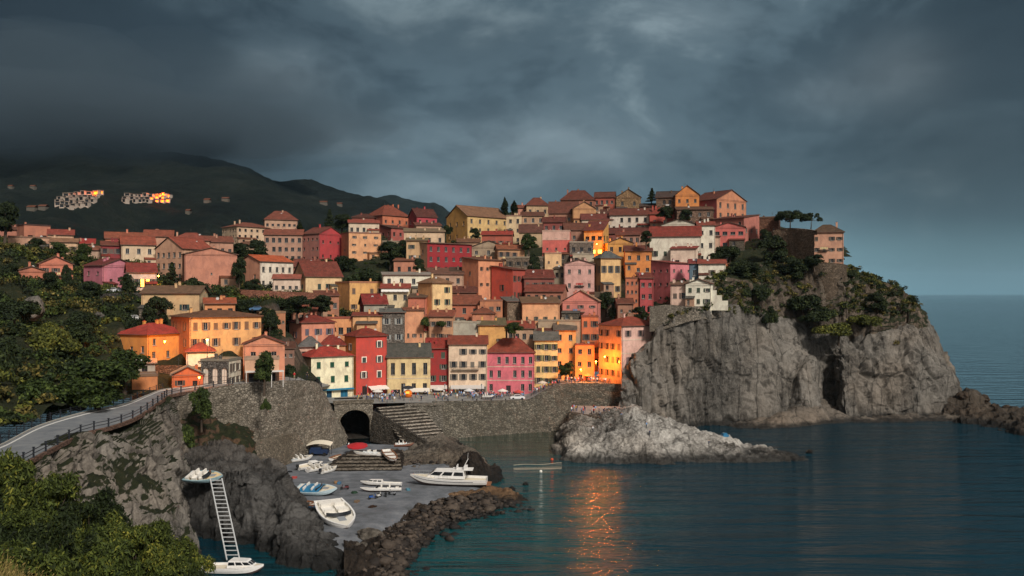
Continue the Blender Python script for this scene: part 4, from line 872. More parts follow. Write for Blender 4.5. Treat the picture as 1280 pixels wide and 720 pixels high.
# sloping flank wall between tunnel and steps
fl_t = [P(463, 513, 237), P(485, 524, 231), P(510, 539, 224), P(533, 553, 217.5)]
fl_b = [PZ(463, .6, 234.5), PZ(484, .6, 229), PZ(508, .6, 222.5), PZ(531, .6, 216.5)]
thingwall('flank_wall', 'dark sloping stone wall running down from the tunnel beside the steps', fl_b, fl_t, stone('#5a544b', 1.5), 70, 20, 0.7, 0.12)
ROCKS = rock('#80776a', '#332d27', wet=2.0, fine=1.5)
# rough banks left and right of the steps
mound('harbour_rocks', [(470, [(203, 0.6), (206, 1.8), (210, 2.2), (215, 1.2)]), (500, [(199, 0.6), (204, 1.4), (212, 1.8), (219, 1.6)]), (530, [(195, 0.6), (204, 1.6), (214, 2.3), (222, 2.6)]),
       (552, [(193, 0.2), (203, 2.0), (214, 2.8), (228, 4.0)]), (572, [(190, -.6), (200, 2.2), (212, 2.4), (234, 0.6)]), (590, [(188, -.8), (196, 3.4), (208, 3.2), (224, -.8)]), (606, [(188, -1), (194, 1.0), (203, 1.2), (214, -1)]), (622, [(188, -1.4), (192, -1.2), (200, -1.2), (206, -1.4)])], 4, ROCKS, 150, 60, 0.45, 1.7)
mound('boulder_spur', [(572, [(184, -.8), (188, 1.8), (192, 2.0), (198, -.5)]), (583, [(183, -.8), (187, 4.0), (192, 5.2), (199, 0)]), (594, [(182, -.8), (187, 4.6), (192, 5.0), (199, -.5)]), (606, [(183, -.8), (188, 2.0), (193, 2.6), (199, -.8)]), (622, [(186, -.8), (190, 1.4), (195, 1.6), (200, -.8)]), (632, [(189, -1.4), (192, -1), (196, -1), (200, -1.4)])], 4, rock('#3d3630', '#15120f', wet=3.0, fine=1.6), 70, 46, 0.5, 1.8)
mound('low_spit', [(560, [(165, -.6), (170, .6), (174, .6), (180, -.6)]), (600, [(166, -.8), (170, 1.1), (175, 1.3), (181, -.8)]), (630, [(166.5, -.8), (170, 1.2), (174, 1.3), (179, -.8)]), (650, [(167, -1), (170, .6), (173, .6), (177, -1)]), (672, [(169, -1.4), (171, -.9), (173, -1), (176, -1.4)])], 4, rock('#8a6e52', '#2b221b', wet=1.6, fine=1.6), 90, 34, 0.32, 2.2)
# terraces of stone steps in the landing
e = empty('stone_terrace', LP(455, 590), 0.05); tag(e, 'dark stone terraces stepping down between the boats in the middle of the landing', 'steps')
for i in range(5):
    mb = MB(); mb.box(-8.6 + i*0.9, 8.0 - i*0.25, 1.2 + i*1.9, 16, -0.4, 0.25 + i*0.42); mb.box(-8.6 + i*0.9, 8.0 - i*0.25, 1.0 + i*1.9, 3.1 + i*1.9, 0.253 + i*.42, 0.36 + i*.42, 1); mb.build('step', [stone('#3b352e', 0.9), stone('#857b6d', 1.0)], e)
# slope of rubble along the water
o, _ = mound('shore', [(640, [(162, -1.2), (164, -.9), (168, -.6), (172, -.6)]), (610, [(156, -1.2), (160, .2), (166, .7), (171, .9)]), (570, [(150, -1.2), (156, .3), (162, 1.0), (168, 1.1)]), (535, [(138, -1.2), (147, .4), (156, 1.0), (163, 1.1)]),
       (515, [(126, -1.2), (138, .3), (149, .9), (158, 1.1)]), (500, [(114, -1.2), (127, .2), (141, 0.7), (152, 1.1)]), (495, [(100, -1.2), (116, .1), (130, .6), (147, 1.1)]), (478, [(96, -1.2), (112, .3), (126, 1.2), (142, 1.3)]), (452, [(98, -1.2), (112, .4), (124, 1.6), (138, 1.2)]), (430, [(100, -1.2), (113, .3), (124, 1.6), (136, 1.0)])], 4,
      rock('#4c4238', '#181411', wet=1.5, fine=2.0), 200, 70, 0.45, 2.6)
# dark crag between the inlet and the landing
CRAG = rock('#6c6a66', '#24221f', wet=4.0, fine=1.2, green=-0.4, soil=((0.14, 0.085, 0.06), (0.22, 0.14, 0.10), (0.33, 0.24, 0.18)))
crag = [PX([(214, 146, -2), (250, 142, -2), (290, 139, -2), (330, 134, -2), (352, 129, -2), (382, 125, -2), (412, 123, -2), (440, 120, -2), (462, 119, -2)]),
        PX([(216, 149, 3), (250, 144, 3.4), (292, 142, 3.4), (332, 137, 3.2), (360, 132, 3), (388, 129, 2.4), (416, 126, 1.2), (442, 123, 0.2), (462, 122, -.8)]),
        PX([(220, 152, 8), (252, 147, 8.6), (296, 145, 8.8), (342, 142, 8.4), (366, 138, 6.4), (392, 134, 3.8), (420, 130, 1.8), (446, 126, .6), (463, 124, -.6)]),
        PX([(224, 155, 9.4), (255, 151, 9.7), (300, 148, 9.7), (346, 147, 9.3), (368, 143, 6.4), (394, 138, 3.8), (424, 133, 1.8), (448, 129, .6), (464, 126, -.6)]),
        PX([(218, 186, 9.6), (256, 180, 9.7), (300, 172, 9.6), (350, 162, 9.1), (366, 156, 5.4), (394, 148, 2.4), (426, 141, 1.0), (449, 133, .2), (466, 129, -.8)]),
        PX([(218, 192, 8.6), (262, 188, 8), (305, 182, 6), (356, 170, 3), (372, 166, 0.4), (398, 156, 0), (430, 147, -.2), (454, 139, -.6), (468, 133, -1)])]
o, _ = surf('crag', crag, 300, 170, d_cliff(0.72), CRAG); tag(o, kind='structure')
# cliff under the road
RC = rock('#9c958a', '#45403a', wet=3.0, green=0.15)
rt = [(-60, 580, 92), (30, 578, 104), (62, 562, 113), (100, 547, 124), (140, 536, 134), (175, 524, 143), (203, 505, 158), (214, 497, 172), (217, 496, 184), (216, 500, 200)]
top = [P(*a) for a in rt]; base = [PZ(px, -1.5, Y) for px, Y in ((80, 88), (150, 96), (190, 104), (222, 113), (242, 120), (251, 128), (250, 138), (244, 152), (236, 168), (232, 190))]
fac = lambda t, b: [x.lerp(y, b) + Vector((1.1 * math.sin(PI*b), -1.2 * math.sin(PI*b), 0)) for x, y in zip(base, top)]
inn = [p + Vector((-5.0, 3.0, -0.5)) for p in top]
o, _ = surf('road_cliff', [base, fac(0, .3), fac(0, .6), fac(0, .88), [t - Vector((0, 0, .25)) for t in top], inn], 340, 200, d_cliff(0.72), RC, edge=0.28); tag(o, kind='structure')
# rough earth bank between crag and sea wall (behind the hanging boat)
surfrows = [PX([(212, 176, 8), (240, 176, 8), (268, 178, 8), (300, 178, 8), (322, 180, 7)]), PX([(212, 178, 14), (242, 180, 13.5), (270, 183, 12.5), (298, 184, 11.5), (318, 186, 9)]), PX([(214, 180, 19), (246, 184, 17.5), (276, 187, 15.5), (300, 189, 13), (318, 191, 10)])]
o, _ = surf('earth_bank', surfrows, 70, 40, d_rock(0.5, 1.5), rock('#6a5644', '#2c231c', wet=0.1, green=0.2)); tag(o, kind='structure')
# road
ro = [(-120, 640, 78), (-60, 604, 90), (10, 590, 98), (45, 573, 108), (100, 545, 124), (140, 534.5, 134), (172, 522, 144), (200, 503, 161), (212, 495.5, 174), (240, 490, 183), (290, 481.5, 190)]
ri = [(-220, 600, 90), (-120, 580, 100), (-30, 566, 108), (2, 557, 116), (50, 533, 132), (105, 516.5, 147), (155, 506, 160), (186, 494, 173), (204, 487.5, 181), (240, 484, 188), (292, 478, 198)]
O = [P(*a) for a in ro]; I = [P(*a) for a in ri]
for p in O + I: p.z += 0.02
o, _ = surf('road', [O, [a.lerp(b, .5) + Vector((0, 0, .05)) for a, b in zip(O, I)], I], 120, 10, lambda p: 0.0, ASPH, smooth=True); tag(o, kind='structure')
def strip(name, A, B, h_, mat, nu=120, label=None, cat=None, kind='structure'):
    A = catmull(np.array([tuple(p) for p in A], float), np.linspace(0, len(A)-1, nu)); B = catmull(np.array([tuple(p) for p in B], float), np.linspace(0, len(B)-1, nu)); mb = MB()
    up = np.array([0, 0, h_])
    for i in range(nu - 1):
        mb.face([A[i]+up, A[i+1]+up, B[i+1]+up, B[i]+up]); mb.face([A[i]-up, A[i+1]-up, A[i+1]+up, A[i]+up]); mb.face([B[i+1]-up, B[i]-up, B[i]+up, B[i+1]+up])
    o = mb.build(name, mat)
    return tag(o, label, cat, kind=kind) if kind else tag(o, label, cat)
off = lambda L, dxy, m: [p.lerp(q, m) for p, q in zip(L, dxy)]
strip('road_line', off(O, I, .90), off(O, I, .935), 0.06, ground('#b9b7b0', '#cfcdc6', scale=2, bump=.05))
strip('kerb', off(O, I, 1.0), off(O, I, 1.035), 0.16, ground('#8d8a82', '#a09c92', scale=1.2))
strip('road_parapet', [p + Vector((.35, -.2, 0)) for p in O], [p + Vector((-.15, .1, 0)) for p in O], 0.28, stone('#8c6f60', 2.2), label='low brick edging along the outer side of the coast road', cat='kerb wall', kind=None)
# terrace paving behind the big wall
sheet('terrace', [Vector((p.x, p.y, p.z - .05)) for p in W1T[1:]] + [PZ(420, 13.2, 262), PZ(372, 17, 250), PZ(360, 19.0, 222), PZ(345, 19.8, 212), PZ(300, 20.0, 204), PZ(250, 20.0, 194)], PAVE)
def railing(label, pts, step, hgt, matp, mats_rail, rp=0.07, rails=(1.0, 0.55), mesh=False, pale=None):
    L = catmull(np.array([tuple(p) for p in pts], float), np.linspace(0, len(pts)-1, len(pts)*40)); seg = np.linalg.norm(np.diff(L, axis=0), axis=1); cum = np.concatenate([[0], np.cumsum(seg)])
    n = min(96, int(cum[-1] / step)); e = empty('railing', Vector(L[0])); tag(e, label, 'railing'); base_ = Vector(L[0]); T = []
    for i in range(n + 1):
        t = cum[-1] * i / n; T.append(Vector([np.interp(t, cum, L[:, k]) for k in range(3)]) - base_)
    pm = MB(); pm.tube((0, 0, -0.2), (0, 0, hgt), rp, 6); pm.tube((0, 0, hgt), (0, 0, hgt + .08), rp * 1.5, 6); pmesh = pm.mesh('post', matp)
    for p in T: link('post', pmesh, parent=e, loc=p)
    for h_ in rails:
        mb = MB()
        for a, b in zip(T[:-1], T[1:]): mb.tube(a + Vector((0, 0, h_)), b + Vector((0, 0, h_)), rp * 0.45, 5)
        mb.build('rail', mats_rail, e)
    return e
IRON = paint('#23262b', 0.55)
railing('dark iron railing with thick posts along the outer edge of the coast road', [p + Vector((.1, -.05, .25)) for p in O[1:]], 4.2, 1.25, IRON, IRON, 0.13)
railing('thin dark fence between the coast road and the scrubby slope', [a + (b - a) * 1.06 + Vector((0, 0, .1)) for a, b in zip(O[1:9], I[1:9])], 3.4, 1.2, IRON, IRON, 0.08, (1.1, .8, .5, .2))
railing('iron railing along the rim of the tall sea wall', [p + Vector((0, .3, .02)) for p in W1T[2:]], 2.6, 1.0, IRON, IRON, 0.06)
railing('thin railing on the wall above the steps', [p + Vector((0, .3, 0)) for p in fl_t], 2.2, 1.0, IRON, IRON, 0.05)
railing('thin railing on the rim of the lamplit promenade', [p + Vector((0, .4, .05)) for p in W2T[6:]], 2.4, 0.95, IRON, IRON, 0.05)
# small promenade at the root of the pale rock
lp_f = [PZ(712, 7.2, 240), PZ(735, 6.8, 236), PZ(762, 6.6, 230), PZ(790, 6.6, 226)]; lp_b = [PZ(718, 7.2, 258), PZ(742, 7.2, 257), PZ(768, 7.2, 256), PZ(796, 7.4, 254)]
o, _ = surf('lower_promenade', [lp_f, lp_b], 20, 10, lambda p: 0.0, PAVE); tag(o, kind='structure')
thingwall('promenade_wall', 'slanting pale capped wall of the lower promenade by the pale rock', [PZ(706, -1, 238), PZ(728, -1, 233), PZ(757, -1, 227), PZ(786, -1, 223)], [p + Vector((0, 0, .6)) for p in lp_f], stone('#6c5f52', 1.4), 50, 16, 0.8, 0.12)
# curved masonry bastion under the salmon villa
b_t = [P(996, 334, 309), P(1008, 331, 305), P(1026, 329, 302), P(1045, 329, 303), P(1058, 331, 310), P(1060, 333, 322)]
b_b = [P(996, 366, 310), P(1008, 372, 306.5), P(1026, 376, 303.5), P(1045, 376, 304.5), P(1058, 372, 311), P(1060, 372, 323)]
thingwall('fort_wall', 'curved fortress wall of rough stone carrying the salmon villa', b_b, b_t, stone('#6f6152', 1.6), 80, 30, 2.0, 0.3)
thingwall('cliff_revetment', 'long brown stone wall below the umbrella pines', [P(966, 322, 322), P(985, 322, 316), P(1003, 324, 308), P(1018, 326, 301)], [P(966, 288, 324), P(985, 285, 318), P(1003, 286, 310), P(1018, 288, 303)], stone('#977f6a', 1.6), 60, 26, 1.0, 0.25)
thingwall('retaining_wall', 'grey masonry wall under the white cliff edge house', [P(812, 415, 262), P(836, 410, 265), P(862, 402, 268), P(888, 398, 271), P(906, 396, 276)], [P(812, 384, 266), P(836, 381, 268), P(858, 383, 270), P(888, 382, 273), P(907, 378, 280)], stone('#7a7266', 1.5), 80, 20, 1.5, 0.25)
thingwall('retaining_wall', 'rough stone wall between the white terrace and the cliff edge house', [P(858, 374, 284), P(880, 374, 285), P(905, 372, 287), P(921, 368, 291)], [P(858, 350, 288), P(880, 349.5, 289), P(905, 349, 291), P(922, 348, 295)], stone('#857a6c', 1.6), 60, 16, 1.5, 0.25)
thingwall('retaining_wall', 'long low terracotta coloured wall above the dark hedge on the left', [P(262, 374, 266), P(300, 372, 272), P(345, 373, 276), P(400, 374, 280)], [P(262, 363, 268), P(300, 362, 275), P(345, 364, 279), P(400, 366, 283)], stone('#8f5f4c', 2.0), 60, 8, .7, 0.12)
thingwall('retaining_wall', 'dark stone wall below the lilac house on the left slope', [P(120, 386, 236), P(150, 388, 236), P(182, 384, 240)], [P(120, 368, 238), P(150, 366, 240), P(184, 366, 244)], stone('#4e4a45', 1.8), 40, 12, .7, 0.15)
thingwall('retaining_wall', 'dark stone wall between the yellow lit house and the stone arches', [P(192, 484, 196), P(225, 480, 198.5), P(262, 476, 200)], [P(192, 457, 198), P(225, 457, 200), P(262, 460, 201)], stone('#5b4c40', 1.8), 40, 12, .7, 0.12)
# ------------------------------------------------------------------ house builder
def facade(mb, O_, U, W_, H_, ops, dp=0.22, foot=5.0, mi=0, split=None):
    """wall in the plane O_ + u*U + v*z with rectangular openings (recessed reveals)"""
    nrm = Vector((U.y, -U.x, 0))
    pt = lambda u, v, k=0.0: O_ + U * u + Vector((0, 0, v)) - nrm * k
    us = sorted({0.0, W_, *[a for o in ops for a in (o[0], o[1])]}); vz = sorted({0.0, H_, *[a for o in ops for a in (o[2], o[3])]})
    mb.face([pt(0, -foot), pt(W_, -foot), pt(W_, 0), pt(0, 0)], mi)
    for j in range(len(vz) - 1):
        run = None
        for i in range(len(us) - 1):
            uc, vc = (us[i] + us[i+1]) / 2, (vz[j] + vz[j+1]) / 2
            hole = any(o[0] < uc < o[1] and o[2] < vc < o[3] for o in ops)
            if not hole:
                run = (us[i] if run is None else run)
            if (hole or i == len(us) - 2) and run is not None:
                e_ = us[i] if hole else us[i+1]
                mb.face([pt(run, vz[j]), pt(e_, vz[j]), pt(e_, vz[j+1]), pt(run, vz[j+1])], mi); run = None
    for (a, b, c, d) in ops:
        for p, q in (((a, c), (b, c)), ((b, c), (b, d)), ((b, d), (a, d)), ((a, d), (a, c))):
            mb.face([pt(*p), pt(*p, dp), pt(*q, dp), pt(*q)], mi)
_wm = {}
def win_mesh(w, h_, frame, pane):
    key = (round(w, 2), round(h_, 2), frame, pane)
    if key not in _wm:
        mb = MB(); f = 0.07
        for a in ((-w/2, w/2, -h_/2, -h_/2+f), (-w/2, w/2, h_/2-f, h_/2), (-w/2, -w/2+f, -h_/2+f, h_/2-f), (w/2-f, w/2, -h_/2+f, h_/2-f), (-f*.4, f*.4, -h_/2+f, h_/2-f)):
            mb.box(a[0], a[1], 0.0, 0.07, a[2], a[3], 0)
        pm = GLASS if pane == 'glass' else (glow('#ff9a33', 5.0) if pane == 'lit' else paint(pane, 0.6))
        mb.face([(-w/2, 0.04, -h_/2), (w/2, 0.04, -h_/2), (w/2, 0.04, h_/2), (-w/2, 0.04, h_/2)], 1)
        mb.box(-w/2-.08, w/2+.08, -0.34, 0.02, -h_/2-.12, -h_/2-.003, 2)
        _wm[key] = mb.mesh('window', [paint(frame, 0.6), pm, paint('#8c857b', 0.8)])
    return _wm[key]
def shutter_mesh(w, h_, col, closed):
    key = ('s', round(w, 2), round(h_, 2), col, closed)
    if key not in _wm:
        mb = MB(); 
        if closed:
            mb.box(-w/2+.02, -0.015, -0.27, -0.225, -h_/2+.02, h_/2-.02); mb.box(0.015, w/2-.02, -0.27, -0.225, -h_/2+.02, h_/2-.02)
            n = 7
            for i in range(n):
                z = -h_/2 + h_*(i+.5)/n; mb.box(-w/2+.1, -.1, -0.29, -0.273, z-.04, z+.04); mb.box(.1, w/2-.1, -0.29, -0.273, z-.04, z+.04)
        else: mb.box(-w/4+.01, w/4-.01, -0.29, -0.235, -h_/2, h_/2)
        _wm[key] = mb.mesh('shutter', paint(col, 0.7))
    return _wm[key]
def roof_mesh(kind, w, d, rh, mats, ov=0.45, th=0.16):
    """local: front eave at y=0, back at y=d, centred on x; z=0 is the wall top"""
    mb = MB(); x0, x1, y0, y1 = -w/2-ov, w/2+ov, -ov, d+ov
    def slab(poly):   # thick sloping plane
        up = [Vector(p) for p in poly]; lo = [p - Vector((0, 0, th)) for p in up]; mb.face(up, 0); mb.face(lo[::-1], 1)
        for i in range(len(up)):
            j = (i + 1) % len(up); mb.face([lo[i], lo[j], up[j], up[i]], 1)
    e = 0.14
    if kind == 'hip':
        if w >= d: r0, r1 = (x0 + (d/2+ov)*0.95, (y0+y1)/2, rh), (x1 - (d/2+ov)*0.95, (y0+y1)/2, rh)
        else: r0, r1 = ((x0+x1)/2, y0 + (w/2+ov)*0.95, rh), ((x0+x1)/2, y1 - (w/2+ov)*0.95, rh)
        c = [(x0, y0, e), (x1, y0, e), (x1, y1, e), (x0, y1, e)]
        if w >= d: fs = [(c[0], c[1], r1, r0), (c[2], c[3], r0, r1), (c[1], c[2], r1), (c[3], c[0], r0)]
        else: fs = [(c[0], c[1], r0), (c[1], c[2], r1, r0), (c[2], c[3], r1), (c[3], c[0], r0, r1)]
        for f in fs: mb.face(f, 0)
        for i in range(4):
            a, b = c[i], c[(i+1) % 4]; mb.face([(a[0], a[1], e-th), (b[0], b[1], e-th), b, a], 1)
        mb.face([(p[0], p[1], e-th) for p in c][::-1], 1)
        mb.tube(r0, r1, 0.13, 5, 2)
        for a, r in ((c[0], r0), (c[1], r1 if w >= d else r0), (c[2], r1), (c[3], r0 if w >= d else r1)): mb.tube(a, r, 0.11, 5, 2)
    elif kind == 'gx':
        ym = (y0+y1)/2; slab([(x0, y0, e), (x1, y0, e), (x1, ym, rh), (x0, ym, rh)]); slab([(x1, y1, e), (x0, y1, e), (x0, ym, rh+.002), (x1, ym, rh+.002)]); mb.tube((x0, ym, rh+.03), (x1, ym, rh+.03), 0.14, 5, 2)
    elif kind == 'gy':
        slab([(x0, y1, e), (x0, y0, e), (0, y0, rh), (0, y1, rh)]); slab([(x1, y0, e), (x1, y1, e), (0, y1, rh+.002), (0, y0, rh+.002)]); mb.tube((0, y0, rh+.03), (0, y1, rh+.03), 0.14, 5, 2)
    elif kind == 'shed':
        slab([(x0, y0, e), (x1, y0, e), (x1, y1, rh+e), (x0, y1, rh+e)])
    else:
        # flat deck behind a parapet
        mb.face([(-w/2, 0, .05), (w/2, 0, .05), (w/2, d, .05), (-w/2, d, .05)], 0)
        for a in ((-w/2-.12, w/2+.12, -.12, .22), (-w/2-.12, w/2+.12, d-.22, d+.12), (-w/2-.12, -w/2+.22, .223, d-.223), (w/2-.22, w/2+.12, .223, d-.223)): mb.box(*a, -.12, .42, 1)
    return mb.mesh('roof', mats)
FRAMES = ['#b9aea0', '#6e5c4e', '#a8a39a', '#4e4038', '#8b8072']
_id = [0]
def build_house(spec, fr_):
    x0, x1, yt, yb, Y, col, label, o = spec; org, rot, w, d, Hh = fr_; rr = random.Random(int(x0 * 31 + yt)); _id[0] += 1
    e = empty('house', org, rot); tag(e, label, 'house')
    if o.get('roof') == 'shed' and yb < 440 and o.get('s') is None and rr.random() < .5: o = dict(o, roof=rr.choice(('gx', 'hip', 'gx', 'gy')), rh=max(1.3, o.get('rh', 1.5)))
    roofk = o.get('roof', 'shed'); rh = o.get('rh', 1.5) * (1.25 if yb < 470 else 1.0); wall = MB(); ops = {'f': [], 'l': [], 'r': []}; wins = []
    side = o.get('side', 'L'); sw = o.get('sw'); cols, rows_ = o.get('w', (0, 0)); ww, wh = o.get('ws', (1.05, 1.7)); ww *= 1.12; wh *= 1.08
    if rows_ == 1 and Hh > 6.5 and 'ws' not in o and cols > 1: rows_ = 2
    if rows_ == 2 and Hh > 10.5 and 'ws' not in o: rows_ = 3
    def grid(fc, W_, n, m, blank_low=0.0):
        if n == 0 or m == 0: return
        fh = Hh / (m + (0.0 if not blank_low else blank_low)); w_ = min(ww, W_ / n * 0.62); 
        for j in range(m):
            for i in range(n):
                if rr.random() < (0.03 if n * m < 9 else 0.08) and not o.get('closed'): continue
                u = W_ * (i + 0.5) / n + rr.uniform(-.12, .12); h_ = min(wh * rr.choice((1, 1, 1, .8) if not o.get('bands') else (1,)), fh * 0.72); v = Hh - fh * (j + 0.5) - 0.05 * fh
                if v - h_/2 < 0.3 or v + h_/2 > Hh - 0.15:
                    v = min(Hh - .2 - h_/2, max(.35 + h_/2, v)); 
                    if v - h_/2 < .3: h_ = max(.5, Hh - .9); v = Hh / 2
                if o.get('blue') and fc == 'f' and j == m - 1: continue
                if u - w_/2 < .25 or u + w_/2 > W_ - .25: u = min(W_ - .3 - w_/2, max(.3 + w_/2, u))
                op = (u - w_/2, u + w_/2, v - h_/2, v + h_/2)
                if any(not (op[1] + .1 < q[0] or op[0] - .1 > q[1] or op[3] + .1 < q[2] or op[2] - .1 > q[3]) for q in ops[fc]): continue
                ops[fc].append(op); wins.append((fc, u, v, w_, h_, j))
    special = []
    if o.get('arch'): a = w * .28; ops['f'].append((a-.8, a+.8, 0.05, 3.2)); special.append(('door', 'f', a, 1.62, 1.6, 3.15, '#2c1a16'))
    if o.get('door'): a = w * .45; ops['f'].append((a-.7, a+.7, 0.05, 2.5)); special.append(('door', 'f', a, 1.27, 1.4, 2.4, '#3a2a2c'))
    if o.get('reddoor'): a = w * .28; ops['f'].append((a-.55, a+.55, 0.3, 2.5)); special.append(('door', 'f', a, 1.4, 1.1, 2.2, '#c01820'))
    if o.get('kioskdoor'): a = w * .2; ops['f'].append((a-1.3, a+1.3, 0.1, 2.7)); special.append(('door', 'f', a, 1.4, 2.6, 2.6, '#1c1712'))
    if o.get('archdoor'): a = w * .74; ops['f'].append((a-.5, a+.5, 0.05, 1.7)); special.append(('door', 'f', a, .9, 1.0, 1.65, '#241a14'))
    if o.get('blue'):
        for a_, wd, c_ in ((w*.18, 1.5, '#1b6f93'), (w*.42, 1.6, '#17455c'), (w*.78, 2.2, '#1b6f8f')):
            ops['f'].append((a_-wd/2, a_+wd/2, .2, 2.7)); special.append(('door', 'f', a_, 1.45, wd, 2.5, c_))
    if o.get('cafe'): ops['f'].append((.8, w-.8, .1, 2.4)); special.append(('door', 'f', w/2, 1.25, w-1.6, 2.3, '#15181c'))
    if not o.get('arches'): grid('f', w, cols, rows_)
    if o.get('s') is not None and sw: grid(side.lower(), d, *sw)
    elif rows_ and roofk != 'flat': # little windows on the flanks, seen from the side
        grid('l', d, 2, rows_); grid('r', d, 2, rows_)
    if o.get('arches'):
        n = o['arches']; 
        for i in range(n):
            u = w * (i + .5) / n; aw, ah = w / n * .56, Hh * .72; ops['f'].append((u-aw/2, u+aw/2, .05, ah)); special.append(('arch_window', 'f', u, ah/2, aw, ah, '#cbbfae'))
    X = Vector((1, 0, 0)); Yv = Vector((0, 1, 0))
    zt = Hh
    facade(wall, Vector((-w/2, 0, 0)), X, w, Hh, ops['f'])
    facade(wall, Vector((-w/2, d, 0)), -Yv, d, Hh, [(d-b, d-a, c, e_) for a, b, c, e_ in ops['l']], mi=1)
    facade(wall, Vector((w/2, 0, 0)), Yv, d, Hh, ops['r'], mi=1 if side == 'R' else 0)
    facade(wall, Vector((w/2, d, 0)), -X, w, Hh, [])
    gk = roofk
    if roofk == 'gyx': gk = 'gy'
    if gk == 'gx':
        for s_ in (-1, 1): wall.face([(s_*w/2, 0, Hh), (s_*w/2, d, Hh), (s_*w/2, d/2, Hh+rh-.2)][::s_], 1 if s_ == (-1 if side == 'L' else 1) else 0)
    if gk == 'gy':
        for yy in (0, d): wall.face([(-w/2, yy, Hh), (w/2, yy, Hh), (0, yy, Hh+rh-.2)], 0)
    if gk == 'shed':
        for s_ in (-1, 1): wall.face([(s_*w/2, 0, Hh), (s_*w/2, d, Hh), (s_*w/2, d, Hh+rh-.1)], 1)
        wall.face([(-w/2, d, Hh), (w/2, d, Hh), (w/2, d, Hh+rh-.1), (-w/2, d, Hh+rh-.1)])
    if o.get('bands'):
        k = rows_
        for j in range(1, k): z = Hh * j / k - .1; wall.box(-w/2-.05, w/2+.05, -.09, 0.0, z-.09, z+.09, 2)
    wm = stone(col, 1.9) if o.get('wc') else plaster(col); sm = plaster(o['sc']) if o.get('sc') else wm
    wl = wall.build('wall', [wm, sm, plaster('#cbbcae')], e)
    rm = rooftile(o.get('rc', RB)); edge = plaster('#8f7f72') if gk == 'flat' else plaster('#5f4a40')
    if gk == 'flat': rm2 = ground('#6b625a', '#857a70', scale=0.6); edge = plaster(o.get('rc', '#8f7f72'))
    rf = link('roof', roof_mesh(gk, w, d, rh, [rm2 if gk == 'flat' else rm, edge, rm if gk != 'flat' else edge]), parent=e, loc=(0, 0, Hh))
    # chimneys / vents on the roof
    for k in range(rr.choice((1, 1, 2, 2, 3)) if w > 5 else 1):
        cx_, cy_ = rr.uniform(-.38, .38) * w, rr.uniform(.35, .75) * d; t = abs(cy_ - d/2) / (d/2); ch = MB()
        zb = rh * (1 - t) if gk in ('gx', 'hip') else (rh * cy_ / d if gk == 'shed' else (rh * (1 - abs(cx_)/(w/2)) if gk == 'gy' else 0)); hh = rr.uniform(0.7, 1.3)
        ch.box(-.3, .3, -.25, .25, -.9, hh, 0); ch.box(-.38, .38, -.33, .33, hh+.002, hh+.12, 0); ch.box(-.22, .22, -.18, .18, hh+.122, hh+.32, 1)
        ch.build('chimney', [wm, rm], rf, loc=(cx_, cy_, zb))
    if rr.random() < .35:
        an = MB(); an.tube((0, 0, 0), (0, 0, 2.2), .035, 5); 
        for k in range(3): an.tube((-.45+.1*k, 0, 1.5+.3*k), (.45-.1*k, 0, 1.5+.3*k), .025, 4)
        an.build('antenna', paint('#5a5a5a', .5, .6), rf, loc=(rr.uniform(-.3, .3)*w, d*.5, rh*.8 if gk != 'flat' else .1), rz=rr.uniform(0, 3))
    if rr.random() < .30:
        ds = MB(); n = 10
        for i in range(n): ds.face([(0, 0, 0), (.4*math.cos(2*PI*i/n), -.12, .4*math.sin(2*PI*i/n)), (.4*math.cos(2*PI*(i+1)/n), -.12, .4*math.sin(2*PI*(i+1)/n))])
        ds.tube((0, .02, 0), (0, .3, -.5), .03, 5); ds.build('dish', paint('#b9b6b0', .5), rf, loc=(rr.uniform(-.35, .35)*w, d*.35, (rh*.6 if gk != 'flat' else .2)+.5))
    if gk != 'flat' and w > 4.5:
        gt = MB(); gt.tube((-w/2-.4, -.52, .04), (w/2+.4, -.52, .04), .07, 6)
        dpx = rr.choice((-1, 1)) * (w/2 - .25); gt.tube((dpx, -.5, .0), (dpx, -.08, -.5), .05, 5); gt.tube((dpx, -.08, -.5), (dpx, -.08, -Hh), .05, 5); gt.build('gutter', paint('#6b4a3c', .5, .3), rf)
    frc = rr.choice(FRAMES); place = {'f': (lambda u: (-w/2 + u, 0.20), 0.0), 'l': (lambda u: (-w/2 + 0.20, u), -PI/2), 'r': (lambda u: (w/2 - 0.20, u), PI/2)}
    sh = o.get('sh'); tr = o.get('trim')
    if not sh and not o.get('nosh') and rr.random() < .45 and w > 5 and yt > 290: sh = rr.choice(('#4a4238', '#3f4a3c', '#5f5248', '#6b5648', '#31403a'))
    litset = set()
    if o.get('lit'): litset = {0, 1, 2, 3, 4, 5}
    nsh = 0
    for k, (fc, u, v, w_, h_, j) in enumerate(wins):
        f, rz_ = place[fc]; px_, py_ = f(u); pane = 'glass'
        if o.get('bluewin') and k == 0: pane = '#3f7fa8'
        if o.get('lit') and fc == 'f' and j == rows_ - 1: pane = 'lit'
        if o.get('lit2') and fc == 'f' and k in (2, 3): pane = 'lit'
        wn = link('window', win_mesh(w_, h_, frc, pane), parent=e, loc=(px_, py_, v), rz=rz_)
        if tr:
            t = MB(); 
            for a in ((-w_/2-.22, w_/2+.22, h_/2+.003, h_/2+.25), (-w_/2-.22, -w_/2-.003, -h_/2, h_/2), (w_/2+.003, w_/2+.22, -h_/2, h_/2)): t.box(a[0], a[1], -.30, -.203, a[2], a[3])
            t.build('surround', paint(tr, .8), wn)
